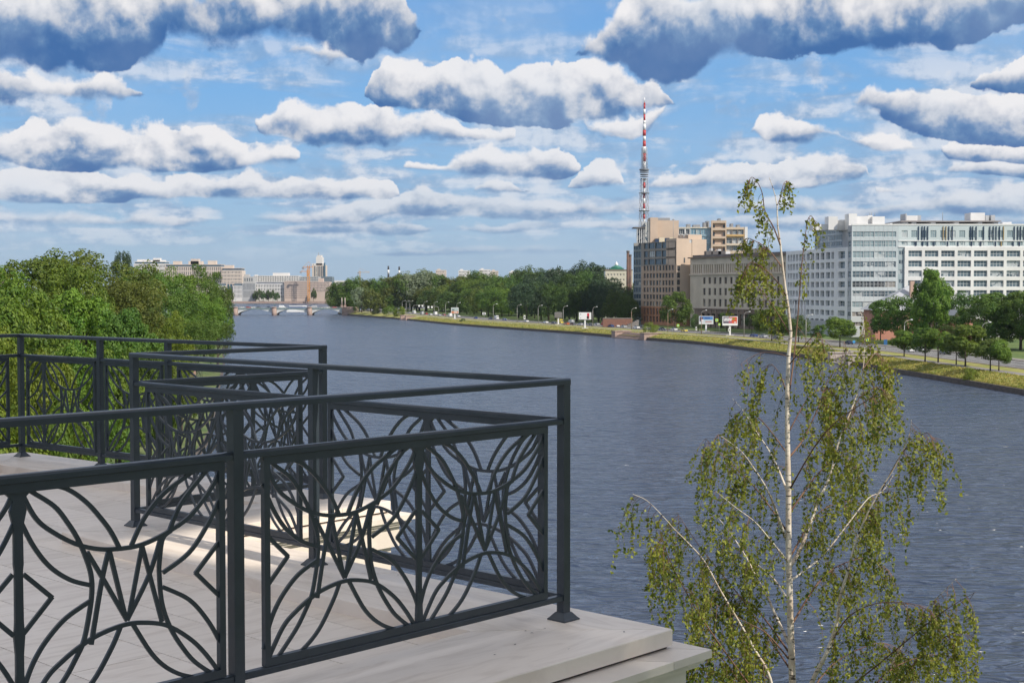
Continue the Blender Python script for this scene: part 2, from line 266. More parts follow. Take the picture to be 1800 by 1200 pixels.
# ------------------------------------------------------------------ mesh building
COL = scene.collection
class MB:
    def __init__(s): s.v = []; s.f = []; s.mi = []; s.sm = []
    def quad(s, a, b, c, d, mi=0):
        n = len(s.v); s.v += [a, b, c, d]; s.f.append((n, n + 1, n + 2, n + 3)); s.mi.append(mi); s.sm.append(False)
    def poly(s, pts, mi=0):
        n = len(s.v); s.v += list(pts); s.f.append(tuple(range(n, n + len(pts)))); s.mi.append(mi); s.sm.append(False)
    def box(s, x0, x1, y0, y1, z0, z1, mi=0, rot=None, org=(0, 0, 0)):
        P = [(x0, y0, z0), (x1, y0, z0), (x1, y1, z0), (x0, y1, z0), (x0, y0, z1), (x1, y0, z1), (x1, y1, z1), (x0, y1, z1)]
        if rot is not None:
            c, q = math.cos(rot), math.sin(rot); P = [(x * c - y * q + org[0], x * q + y * c + org[1], z + org[2]) for x, y, z in P]
        n = len(s.v); s.v += P
        for f in ((0, 3, 2, 1), (4, 5, 6, 7), (0, 1, 5, 4), (1, 2, 6, 5), (2, 3, 7, 6), (3, 0, 4, 7)):
            s.f.append(tuple(n + i for i in f)); s.mi.append(mi); s.sm.append(False)
        return s
    def prism(s, pts, z0, z1, mi=0):            # pts counter-clockwise from above
        k = len(pts); n = len(s.v); s.v += [(x, y, z0) for x, y in pts] + [(x, y, z1) for x, y in pts]
        s.f.append(tuple(n + i for i in reversed(range(k)))); s.f.append(tuple(n + k + i for i in range(k)))
        for i in range(k): s.f.append((n + i, n + (i + 1) % k, n + k + (i + 1) % k, n + k + i))
        s.mi += [mi] * (k + 2); s.sm += [False] * (k + 2); return s
    def bar(s, p, q, w, h, mi=0, up=(0, 0, 1)):  # rectangular bar between two points, w across, h along up
        p, q = Vector(p), Vector(q); d = (q - p).normalized(); up = Vector(up)
        x = d.cross(up)
        if x.length < 1e-4: x = d.cross(Vector((0, 1, 0)))
        x.normalize(); u = x.cross(d); x *= w / 2; u *= h / 2; n = len(s.v)
        for c in (p, q): s.v += [tuple(c - x - u), tuple(c + x - u), tuple(c + x + u), tuple(c - x + u)]
        for f in ((3, 2, 1, 0), (4, 5, 6, 7), (0, 1, 5, 4), (1, 2, 6, 5), (2, 3, 7, 6), (3, 0, 4, 7)):
            s.f.append(tuple(n + i for i in f)); s.mi.append(mi); s.sm.append(False)
        return s
    def tube(s, pts, rad, k=6, mi=0, cap=True):
        pts = [Vector(p) for p in pts]; m = len(pts); n = len(s.v)
        if not hasattr(rad, '__len__'): rad = [rad] * m
        px = None
        for i, p in enumerate(pts):
            d = (pts[min(i + 1, m - 1)] - pts[max(i - 1, 0)]); d = d.normalized() if d.length > 1e-9 else Vector((0, 0, 1))
            if px is None: px = d.cross(Vector((0.31, 0.95, 0.02))); px = px.normalized() if px.length > 1e-3 else Vector((1, 0, 0))
            px = (px - d * px.dot(d)).normalized(); py = d.cross(px)
            for j in range(k):
                a = 2 * math.pi * j / k; s.v.append(tuple(p + (px * math.cos(a) + py * math.sin(a)) * rad[i]))
        for i in range(m - 1):
            for j in range(k):
                a = n + i * k + j; b = n + i * k + (j + 1) % k
                s.f.append((a, b, b + k, a + k)); s.mi.append(mi); s.sm.append(True)
        if cap:
            s.f.append(tuple(n + j for j in reversed(range(k)))); s.f.append(tuple(n + (m - 1) * k + j for j in range(k))); s.mi += [mi, mi]; s.sm += [False, False]
        return s
    def lathe(s, prof, c=(0, 0, 0), k=12, mi=0):
        return s.tube_l([(c[0], c[1], c[2] + z) for r, z in prof], [r for r, z in prof], k, mi)
    def tube_l(s, pts, rad, k, mi):
        n = len(s.v); m = len(pts)
        for p, r in zip(pts, rad):
            for j in range(k):
                a = 2 * math.pi * j / k; s.v.append((p[0] + r * math.cos(a), p[1] + r * math.sin(a), p[2]))
        for i in range(m - 1):
            for j in range(k):
                a = n + i * k + j; b = n + i * k + (j + 1) % k
                s.f.append((a, b, b + k, a + k)); s.mi.append(mi); s.sm.append(True)
        s.f.append(tuple(n + j for j in reversed(range(k)))); s.f.append(tuple(n + (m - 1) * k + j for j in range(k))); s.mi += [mi, mi]; s.sm += [False, False]
        return s
    def mesh(s, name, mats):
        me = bpy.data.meshes.new(name); me.from_pydata([tuple(v) for v in s.v], [], s.f)
        me.polygons.foreach_set('material_index', s.mi); me.polygons.foreach_set('use_smooth', s.sm)
        for m in (mats if isinstance(mats, (list, tuple)) else [mats]): me.materials.append(m)
        me.update(); return me
WL = {}
def link(name, me, parent=None, loc=(0, 0, 0), rz=0.0, local=False):
    """link mesh me as ONE object; loc is in world metres unless local (then in the parent's own frame)"""
    o = bpy.data.objects.new(name, me); COL.objects.link(o); loc = Vector(loc)
    if parent is not None:
        o.parent = parent
        if not local: loc = loc - WL[parent.name]
    o.location = loc; o.rotation_euler = (0, 0, rz)
    WL[o.name] = (WL[parent.name] + loc) if parent is not None else loc.copy()
    return o
def tag(o, label=None, cat=None, group=None, kind=None):
    if label: o['label'] = label
    if cat: o['category'] = cat
    if group: o['group'] = group
    if kind: o['kind'] = kind
    return o
def empty(name, loc=(0, 0, 0), label=None, cat=None, group=None):
    o = bpy.data.objects.new(name, None); COL.objects.link(o); o.location = loc; o.empty_display_size = 0.2
    WL[o.name] = Vector(loc); return tag(o, label, cat, group)
def part(name, mb, mats, parent, kind=None):     # mb in world coordinates -> stored relative to the parent
    w = WL[parent.name]; mb.v = [(v[0] - w.x, v[1] - w.y, v[2] - w.z) for v in mb.v]
    o = link(name, mb.mesh(name, mats), parent, (0, 0, 0), 0, True)
    if kind: o['kind'] = kind
    return o
def lpart(name, mb, mats, parent):               # mb already in the parent's own frame
    return link(name, mb.mesh(name, mats), parent, (0, 0, 0), 0, True)
def struct(name, mb, mats):
    o = link(name, mb.mesh(name, mats)); o['kind'] = 'structure'; return o
KIDS = {}
def copy_tree(o, loc, rz=0.0, sc=None, label=None, group=None):
    c = o.copy(); COL.objects.link(c); c.location = loc; c.rotation_euler = (0, 0, rz)
    if sc is not None: c.scale = sc if hasattr(sc, '__len__') else (sc, sc, sc)
    if label: c['label'] = label
    if group: c['group'] = group
    if o.name not in KIDS: KIDS[o.name] = [(ch, list(ch.children)) for ch in bpy.data.objects if ch.parent == o]
    for ch, gs in KIDS[o.name]:
        d = ch.copy(); COL.objects.link(d); d.parent = c
        for g in gs:
            e = g.copy(); COL.objects.link(e); e.parent = d
    return c

# ------------------------------------------------------------------ river, banks, roads
def offset_curve(pts, off):
    out = []
    for i, p in enumerate(pts):
        a = pts[max(i - 1, 0)]; b = pts[min(i + 1, len(pts) - 1)]; dx, dy = b[0] - a[0], b[1] - a[1]; l = math.hypot(dx, dy)
        out.append((p[0] + dy / l * off, p[1] - dx / l * off))
    return out
def catmull(pts, n=6):
    P = [pts[0]] + list(pts) + [pts[-1]]; out = []
    for i in range(1, len(P) - 2):
        for k in range(n):
            t = k / n; out.append(tuple(0.5 * (2 * b + (c - a) * t + (2 * a - 5 * b + 4 * c - d) * t * t + (3 * b - a - 3 * c + d) * t ** 3) for a, b, c, d in zip(P[i - 1], P[i], P[i + 1], P[i + 2])))
    out.append(tuple(P[-2])); return out
SH = catmull([(118, -60), (116, 60), (113, 180), (108, 291), (102, 367), (98, 420), (88, 484), (75, 556), (54, 614), (28, 692), (0, 759), (-37, 854), (-76, 985), (-110, 1085), (-146, 1190), (-152, 1260), (-100, 1400), (60, 1700), (200, 2100)], 6)
def shx(y):                                       # x of the right-bank waterline at distance y
    for a, b in zip(SH, SH[1:]):
        if a[1] <= y <= b[1]: t = (y - a[1]) / (b[1] - a[1]); return a[0] + (b[0] - a[0]) * t
    return SH[-1][0]
def strip(name, spec, mats, ys=None):
    """spec: list of (offset, z, material index of the band that starts here)"""
    mb = MB(); cs = [offset_curve(SH, o) for o, z, mi in spec]
    for (o, z, mi), (o2, z2, _), c, c2 in zip(spec, spec[1:], cs, cs[1:]):
        for i in range(len(SH) - 1):
            if ys and not (ys[0] <= SH[i][1] and SH[i + 1][1] <= ys[1]): continue
            mb.quad((*c[i], z), (*c2[i], z2), (*c2[i + 1], z2), (*c[i + 1], z), mi)
    return struct(name, mb, mats)
grass_m = mat('cut_grass', (0.19, 0.22, 0.04), (0.33, 0.29, 0.085), 0.35, rough=0.95, bump=0.12, bscale=2.2, world=True, detail=8)
grass2_m = mat('park_grass', (0.06, 0.11, 0.02), (0.12, 0.16, 0.035), 0.12, rough=0.95, bump=0.08, bscale=2.0, world=True, detail=7)
asph = mat('asphalt', (0.125, 0.122, 0.122), (0.17, 0.165, 0.160), 0.25, rough=0.9, world=True, stretch=(1, 0.25, 1))
pathm = mat('path_asphalt', (0.19, 0.175, 0.165), (0.24, 0.22, 0.205), 0.4, rough=0.9, world=True)
soil = mat('town_ground', (0.10, 0.105, 0.06), (0.16, 0.15, 0.11), 0.02, rough=0.95, world=True)
granite_d = mat('wet_quay_granite', (0.060, 0.048, 0.042), (0.105, 0.085, 0.070), 0.6, rough=0.8, bump=0.05, bscale=1.5, world=True, stretch=(1, 1, 3))
granite_p = mat('pink_granite', (0.40, 0.29, 0.24), (0.30, 0.22, 0.19), 0.8, rough=0.8, bump=0.01, world=True)
line_w = mat('road_paint', (0.62, 0.62, 0.60), rough=0.7)
def wmat():
    m, N = _new('river_water'); out = N.new('ShaderNodeOutputMaterial'); b = N.new('ShaderNodeBsdfPrincipled'); N.l.new(b.outputs[0], out.inputs[0])
    g = N.new('ShaderNodeNewGeometry'); P = g.outputs['Position']
    mp = N.new('ShaderNodeMapping'); mp.inputs['Rotation'].default_value = (0, 0, R(8)); mp.inputs['Scale'].default_value = (0.55, 1.15, 1); N.l.new(P, mp.inputs[0])
    big = N.noise(mp.outputs[0], 0.018, 4, 0.6); mid = N.noise(mp.outputs[0], 0.22, 2, 0.5, 0.6); sm = N.m('ABSOLUTE', N.m('SUBTRACT', N.noise(mp.outputs[0], 0.62, 2, 0.45, 0.6), 0.5))
    patch = N.step(big, 0.35, 0.68)
    h = N.m('ADD', N.m('MULTIPLY', mid, 2.8), N.m('MULTIPLY', sm, N.m('ADD', 1.6, N.m('MULTIPLY', patch, 0.85))))
    bp = N.new('ShaderNodeBump'); bp.inputs['Strength'].default_value = 1.0; bp.inputs['Distance'].default_value = -0.75; N.l.new(h, bp.inputs['Height']); N.l.new(bp.outputs[0], b.inputs['Normal'])
    N.put(b.inputs['Base Color'], N.mix(patch, (0.038, 0.056, 0.098, 1), (0.054, 0.072, 0.115, 1)))
    b.inputs['Roughness'].default_value = 0.21; b.inputs['IOR'].default_value = 1.33; return m
water_m = wmat()
mb = MB()
for i in range(12):
    for j in range(16):
        mb.quad((-2600 + i * 400, -400 + j * 250, 0), (-2600 + i * 400 + 400, -400 + j * 250, 0), (-2600 + i * 400 + 400, -400 + j * 250 + 250, 0), (-2600 + i * 400, -400 + j * 250 + 250, 0))
struct('river', mb, [water_m])
strip('embankment_wall', [(0.0, -1.0, 0), (0.25, 1.15, 0), (0.9, 1.16, 0), (0.9, 1.0, 0)], [granite_d])
strip('grass_bank', [(0.9, 1.08, 0), (3.5, 1.9, 0), (6.5, 2.55, 0), (9.0, 2.75, 0)], [grass_m])
strip('promenade_path', [(9.0, 2.752, 0), (13.5, 2.80, 0)], [pathm])
strip('lawn', [(13.5, 2.79, 0), (19.4, 2.88, 0)], [grass_m])
strip('kerb', [(19.4, 2.88, 0), (19.4, 3.02, 0), (19.7, 3.02, 0), (19.7, 2.86, 0)], [granite_p])
strip('road', [(19.7, 2.88, 0), (36.0, 2.90, 0)], [asph])
strip('pavement', [(36.0, 3.02, 0), (40.0, 3.03, 0)], [pathm])
def bank_pt(y0, off):                              # point on the right bank: nearest to (waterline at y0), off metres inland
    a = (shx(y0 - 4), y0 - 4); b = (shx(y0 + 4), y0 + 4); dx, dy = b[0] - a[0], b[1] - a[1]; l = math.hypot(dx, dy)
    return (shx(y0) + dy / l * off, y0 - dx / l * off), math.atan2(dy, dx)
# lane lines: dashes, each a sheet 5 mm above the asphalt, joined as one
mb = MB()
for off in (23.7, 31.8):
    y = 250
    while y < 1150:
        p, a = bank_pt(y, off); mb.box(-2, 2, -0.10, 0.10, 0, 0.004, rot=a, org=(p[0], p[1], 2.905)); y += 9
for off in (27.6, 27.95):
    y = 250
    while y < 1150:
        p, a = bank_pt(y, off); mb.box(-4.6, 4.6, -0.08, 0.08, 0, 0.004, rot=a, org=(p[0], p[1], 2.905)); y += 9
o = struct('lane_markings', mb, [line_w])
# land behind the right bank, reaching the horizon
mb = MB(); c = offset_curve(SH, 40.0)
for i in range(len(SH) - 1):
    a, b = c[i], c[i + 1]; xs = [0, 60, 200, 600, 2000, 9000]
    for u, v in zip(xs, xs[1:]): mb.quad((a[0] + u, a[1], 2.95), (a[0] + v, a[1], 2.95), (b[0] + v, b[1], 2.95), (b[0] + u, b[1], 2.95), 0 if u < 200 else 1)
struct('park_ground', mb, [grass2_m, soil])
# far shore beyond the bridge
mb = MB(); FY = 2100
mb.quad((-9000, FY + 0.8, 2.9), (9000, FY + 0.8, 2.9), (14000, 16000, 2.9), (-14000, 16000, 2.9), 1)
struct('far_ground', mb, [grass2_m, soil])
mb = MB(); mb.box(-2600, 205, FY - 0.5, FY + 0.8, -1, 3.1, 0); mb.box(-2600, 205, FY + 0.8, FY + 14, 2.91, 2.96, 1)
struct('far_embankment_wall', mb, [granite_p, pathm])
# near bank (our island): low ground under the terrace and the trees on the left
LB = catmull([(420, -30), (260, 20), (120, 46), (40, 58), (0, 70), (-22, 100), (-36, 150), (-45, 208), (-60, 283), (-85, 411), (-104, 500), (-113, 553), (-128, 585), (-170, 610), (-400, 640), (-2600, 640)], 5)
mb = MB(); k = len(LB); cen = (-500, 0)
def insetz(c, off):
    return offset_curve(c, off)
L0, L1, L2 = LB, offset_curve(LB, -1.0), offset_curve(LB, -9.0)
for i in range(k - 1):
    mb.quad((*L0[i], -0.6), (*L0[i + 1], -0.6), (*L1[i + 1], 0.8), (*L1[i], 0.8), 1)
    mb.quad((*L1[i], 0.8), (*L1[i + 1], 0.8), (*L2[i + 1], 2.3), (*L2[i], 2.3), 0)
for i in range(k - 1): mb.poly([(*L2[i], 2.3), (*L2[i + 1], 2.3), (-700, -300, 2.3)], 0)
mb.quad((-700, -300, 2.3), (L2[0][0], L2[0][1], 2.3), (700, -900, 2.3), (-700, -900, 2.3), 0)
struct('island_ground', mb, [mat('garden_lawn', (0.06, 0.10, 0.025), (0.13, 0.15, 0.05), 0.15, rough=0.95, world=True), granite_d])
mb = MB()
gp = [(-62, 186), (-58, 230), (-66, 285), (-90, 395), (-108, 480)]
gq = catmull(gp, 5); go = offset_curve(gq, -2.6)
for i in range(len(gq) - 1): mb.quad((*gq[i], 2.306), (*gq[i + 1], 2.306), (*go[i + 1], 2.306), (*go[i], 2.306))
struct('garden_path', mb, [mat('red_gravel_path', (0.30, 0.17, 0.12), (0.36, 0.23, 0.17), 1.0, rough=0.9, world=True)])
# ------------------------------------------------------------------ terrace and railing
ZF = HC - 1.573                       # top of the raised stone border
u2 = Vector((math.sin(R(43.4)), math.cos(R(43.4)))); v2 = Vector((-u2.y, u2.x))
A = Vector((0.245, 6.53)); B = Vector((-2.500, 9.13)); C = Vector((-1.420, 10.36)); E_ = Vector((-4.60, 12.93))
F_ = A - u2 * 6.2; G_ = E_ - u2 * 6.0
terr = empty('terrace_building', (-3, 8, 2.3), 'pale limestone house terrace with raised stone border and cornice under the dark railing', 'building')
def seg_off(p, q, off):               # shift a segment to its right by off
    d = (q - p).normalized(); n = Vector((d.y, -d.x)); return p + n * off, q + n * off
def isect(p, q, r, s):
    d1 = q - p; d2 = s - r; den = d1.x * d2.y - d1.y * d2.x; t = ((r.x - p.x) * d2.y - (r.y - p.y) * d2.x) / den; return p + d1 * t
RAIL = [F_, A, B, C, E_, G_]          # going this way the outside is on the right
def outline(offs):
    S = [seg_off(RAIL[i], RAIL[i + 1], offs[i]) for i in range(5)]
    P = [S[0][0]] + [isect(*S[i], *S[i + 1]) for i in range(4)] + [S[4][1]]
    return P
OUT = outline([0.49, 0.21, 0.49, 0.21, 0.33])
INN = outline([-0.02, -0.455, -0.16, -0.455, -0.40])
INN = outline([-0.16, -0.455, -0.16, -0.455, -0.40])
# raised border stones: quads between inner and outer outline, cut into lengths, a child each
def border(lens, i):
    a0, a1, b0, b1 = OUT[i], OUT[i + 1], INN[i], INN[i + 1]
    t0 = 0.0; L = (a1 - a0).length
    cuts = [0.0]
    while cuts[-1] + lens / L < 0.9: cuts.append(cuts[-1] + lens / L)
    cuts.append(1.0)
    g = 0.003 / L
    for c0, c1 in zip(cuts, cuts[1:]):
        e0 = c0 + (g if c0 > 0 else g); e1 = c1 - g
        q = [a0.lerp(a1, e0), a0.lerp(a1, e1), b0.lerp(b1, e1), b0.lerp(b1, e0)]
        cen = (q[0] + q[1] + q[2] + q[3]) / 4
        d = (a1 - a0).normalized(); ang = math.atan2(d.y, d.x); cs, sn = math.cos(-ang), math.sin(-ang)
        loc = [((p - cen).x * cs - (p - cen).y * sn, (p - cen).x * sn + (p - cen).y * cs) for p in q]
        mb = MB(); ch = 0.004
        ar = sum(loc[k][0] * loc[(k + 1) % 4][1] - loc[(k + 1) % 4][0] * loc[k][1] for k in range(4))
        if ar < 0: loc = loc[::-1]
        mb.prism(loc, -0.075, -ch); n = len(mb.v)
        top = [(x * (1 - ch / max(abs(x), .05)), y * (1 - ch / max(abs(y), .05))) for x, y in loc]
        # bevelled arris
        mb.v += [(x, y, 0.0) for x, y in top]
        for k in range(4): mb.f.append((4 + k, 4 + (k + 1) % 4, n + (k + 1) % 4, n + k)); mb.mi.append(0); mb.sm.append(False)
        mb.f.append((n, n + 1, n + 2, n + 3)); mb.mi.append(0); mb.sm.append(False)
        o = link('border_stone', mb.mesh('border_stone', [stone]), terr, (cen.x, cen.y, ZF), ang)
for i, l in enumerate([1.62, 1.85, 1.2, 1.7, 1.5]): border(l, i)
# bedding under the stones so that joints look deep
mb = MB(); big = [(p.x, p.y) for p in outline([0.47, 0.19, 0.47, 0.19, 0.31])]; poly = big
pp = [Vector(p) for p in poly]
def area(P): return sum(P[i][0] * P[(i + 1) % len(P)][1] - P[(i + 1) % len(P)][0] * P[i][1] for i in range(len(P)))
if area(poly) < 0: poly = poly[::-1]
mb.prism(poly, ZF - 0.30, ZF - 0.078); part('floor_bed', mb, [joint], terr)
# floor tiles 0.6 x 1.2 laid along v, running bond
tile_me = {}
def tile_mesh(w, l):
    k = (round(w, 3), round(l, 3))
    if k not in tile_me:
        mb = MB(); g = 0.0025; mb.box(-w / 2 + g, w / 2 - g, -l / 2 + g, l / 2 - g, -0.03, 0); tile_me[k] = mb.mesh('tile', [stone])
    return tile_me[k]
IP = [(p.x, p.y) for p in outline([-0.10, -0.40, -0.10, -0.40, -0.34])]
def inside(x, y, P):
    c = False; j = len(P) - 1
    for i in range(len(P)):
        if (P[i][1] > y) != (P[j][1] > y) and x < (P[j][0] - P[i][0]) * (y - P[i][1]) / (P[j][1] - P[i][1]) + P[i][0]: c = not c
        j = i
    return c
zt = ZF - 0.0745 + 0.001
ang = math.atan2(v2.y, v2.x) - math.pi / 2
for iu in range(-14, 5):
    for iv in range(-2, 9):
        cu = (iu + 0.5) * 0.45 - 0.15; cv = (iv + 0.5) * 1.2 + (0.6 if iu % 2 else 0) - 0.1
        u0, u1, w0, w1 = cu - 0.225, cu + 0.225, cv - 0.6, cv + 0.6
        w0 = max(w0, -0.40); w1 = min(w1, 7.9)
        if w0 < 3.2: u1 = min(u1, 0.10)
        if w0 < 3.2 and w1 > 3.4 and u0 > 0.0: w0 = 3.45
        if u1 - u0 < 0.05 or w1 - w0 < 0.05: continue
        c = A + u2 * ((u0 + u1) / 2) + v2 * ((w0 + w1) / 2)
        cor = [A + u2 * a + v2 * b for a in (u0, u1) for b in (w0, (w0 + w1) / 2, w1)]
        if not any(inside(p.x, p.y, IP) for p in cor): continue
        if not all(inside(p.x, p.y, poly) for p in cor): continue
        link('tile', tile_mesh(u1 - u0, w1 - w0), terr, (c.x, c.y, zt - 0.001), ang)
# cornice courses below, then the wall down to the ground
def course(name, offs, z0, z1, m, seg=None):
    P = [(p.x, p.y) for p in outline(offs)]
    if area(P) < 0: P = P[::-1]
    if not seg:
        mb = MB(); mb.prism(P, z0, z1); return part(name, mb, [m], terr)
def course_stones(name, oo, oi, z0, z1, z1i, lens, m):
    """a ring of separate cornice stones between two outlines; sloped top (z1 outside, z1i inside)"""
    O = outline(oo); I = outline(oi)
    for i in range(5):
        a0, a1, b0, b1 = O[i], O[i + 1], I[i], I[i + 1]; L = (a1 - a0).length; n = max(1, round(L / lens)); g = 0.003 / L
        cuts = [0.0] + [k / n for k in range(1, n)] + [1.0]
        if i == 0: cuts = [0.0, 0.25, 0.52, 0.77, 0.955, 1.0]
        for c0, c1 in zip(cuts, cuts[1:]):
            q = [a0.lerp(a1, c0 + g), a0.lerp(a1, c1 - g), b0.lerp(b1, c1 - g), b0.lerp(b1, c0 + g)]; zz = [z1, z1, z1i, z1i]
            if sum(q[k].x * q[(k + 1) % 4].y - q[(k + 1) % 4].x * q[k].y for k in range(4)) < 0: q = q[::-1]; zz = zz[::-1]
            cen = (q[0] + q[2]) / 2; mb = MB(); n0 = 0
            mb.v = [(p.x - cen.x, p.y - cen.y, z0 - ZF) for p in q] + [(p.x - cen.x, p.y - cen.y, z - ZF) for p, z in zip(q, zz)]
            for f in ((3, 2, 1, 0), (4, 5, 6, 7), (0, 1, 5, 4), (1, 2, 6, 5), (2, 3, 7, 6), (3, 0, 4, 7)): mb.f.append(f); mb.mi.append(0); mb.sm.append(False)
            link(name, mb.mesh(name, [m]), terr, (cen.x, cen.y, ZF))
def add(offs, d): return [o + d for o in offs]
BASE = [0.49, 0.21, 0.49, 0.21, 0.33]
course_stones('cornice_stone', add(BASE, 0.13), add(BASE, -0.20), ZF - 0.135, ZF - 0.098, ZF - 0.082, 1.3, stone2)
course('cornice_moulding', add(BASE, 0.105), ZF - 0.158, ZF - 0.137, stone2)
course('cornice_moulding', add(BASE, 0.085), ZF - 0.178, ZF - 0.160, stone2)
course_stones('frieze_stone', add(BASE, 0.045), add(BASE, -0.30), ZF - 0.335, ZF - 0.180, ZF - 0.180, 0.9, stone2)
course('architrave', add(BASE, 0.0), ZF - 0.75, ZF - 0.338, stone2)
course('wall', add(BASE, -0.10), 2.3, ZF - 0.752, mat('mansion_wall', (0.60, 0.55, 0.48), (0.54, 0.49, 0.43), 1.5, rough=0.8, bump=0.002))
# pilasters under the cornice
for (p, q, off) in ((F_, A, 0.49), (A, B, 0.21), (B, C, 0.49), (C, E_, 0.21)):
    d = (q - p).normalized(); n = Vector((d.y, -d.x)); L = (q - p).length; k = max(2, round(L / 1.6))
    for j in range(k + 1):
        c = p + d * (L * j / k) + n * (off - 0.03) + (d * (0.12 if j == k and q in (A, C) else 0)); mb = MB()
        mb.box(-0.19, 0.19, -0.06, 0.06, 2.3, ZF - 0.752, rot=math.atan2(d.y, d.x), org=(c.x, c.y, 0)); mb.box(-0.23, 0.23, -0.09, 0.09, ZF - 0.85, ZF - 0.753, rot=math.atan2(d.y, d.x), org=(c.x, c.y, 0))
        part('pilaster', mb, [stone2], terr)

rail = empty('terrace_railing', (A.x, A.y, ZF), 'dark blue-grey steel railing with curved cut-out panels zigzagging along the terrace edge', 'railing')
PAT = dict(
 P1=[(0.030, .925), (0.041, .905), (.13, .841), (.182, .774), (.218, .714), (.244, .654), (.264, .589), (.267, .526), (.255, .447), (.234, .363), (.203, .307), (.162, .247), (.10, .18), (.03, .11)],
 P2=[(0.005, .925), (.016, .896), (.065, .806), (.129, .75), (.215, .699), (.303, .671), (.394, .662), (.473, .667), (.569, .696), (.668, .746), (.762, .842), (.80, .915)],
 P3=[(.07, .928), (.092, .921), (.177, .894), (.25, .84), (.311, .77), (.345, .722), (.375, .665)],
 P4=[(0.0, .83), (.014, .795), (.057, .711), (.114, .636), (.186, .582), (.258, .553)],
 P5=[(.018, .626), (.120, .531)], P5b=[(.120, .535), (.015, .428)],
 P6=[(.262, .498), (.171, .455), (.105, .399), (.059, .341), (.026, .275), (0.0, .19)],
 P7=[(0.01, .13), (.09, .256), (.156, .31), (.23, .351), (.299, .376), (.39, .391), (.469, .385), (.565, .357), (.663, .289), (.732, .216), (.795, .130)],
 P8=[(.376, .387), (.34, .318), (.269, .218), (.19, .155), (.10, .115)],
 W1=[(.250, .668), (.308, .57), (.402, .405)], W2=[(.262, .345), (.305, .558), (.334, .665)], W3=[(.336, .66), (.395, .42)], W4=[(.465, .66), (.41, .42)],
 W5=[(.545, .690), (.493, .554), (.402, .405)], W6=[(.465, .66), (.543, .375)],
 R1=[(.585, .70), (.55, .676), (.536, .60), (.534, .548), (.544, .442), (.576, .351), (.625, .27), (.685, .198), (.79, .118)],
 R2=[(.422, .667), (.474, .757), (.548, .832), (.64, .885), (.72, .925)], R3=[(.576, .698), (.63, .797), (.739, .905), (.76, .925)],
 R4=[(.549, .552), (.659, .609), (.737, .698), (.793, .792), (.808, .84)],
 R5=[(.79, .631), (.685, .528)], R5b=[(.685, .532), (.79, .428)],
 R6=[(.548, .5), (.657, .437), (.734, .35), (.788, .259), (.808, .20)],
 R7=[(.426, .385), (.512, .252), (.608, .174), (.731, .129), (.78, .117)])
WEBS = []
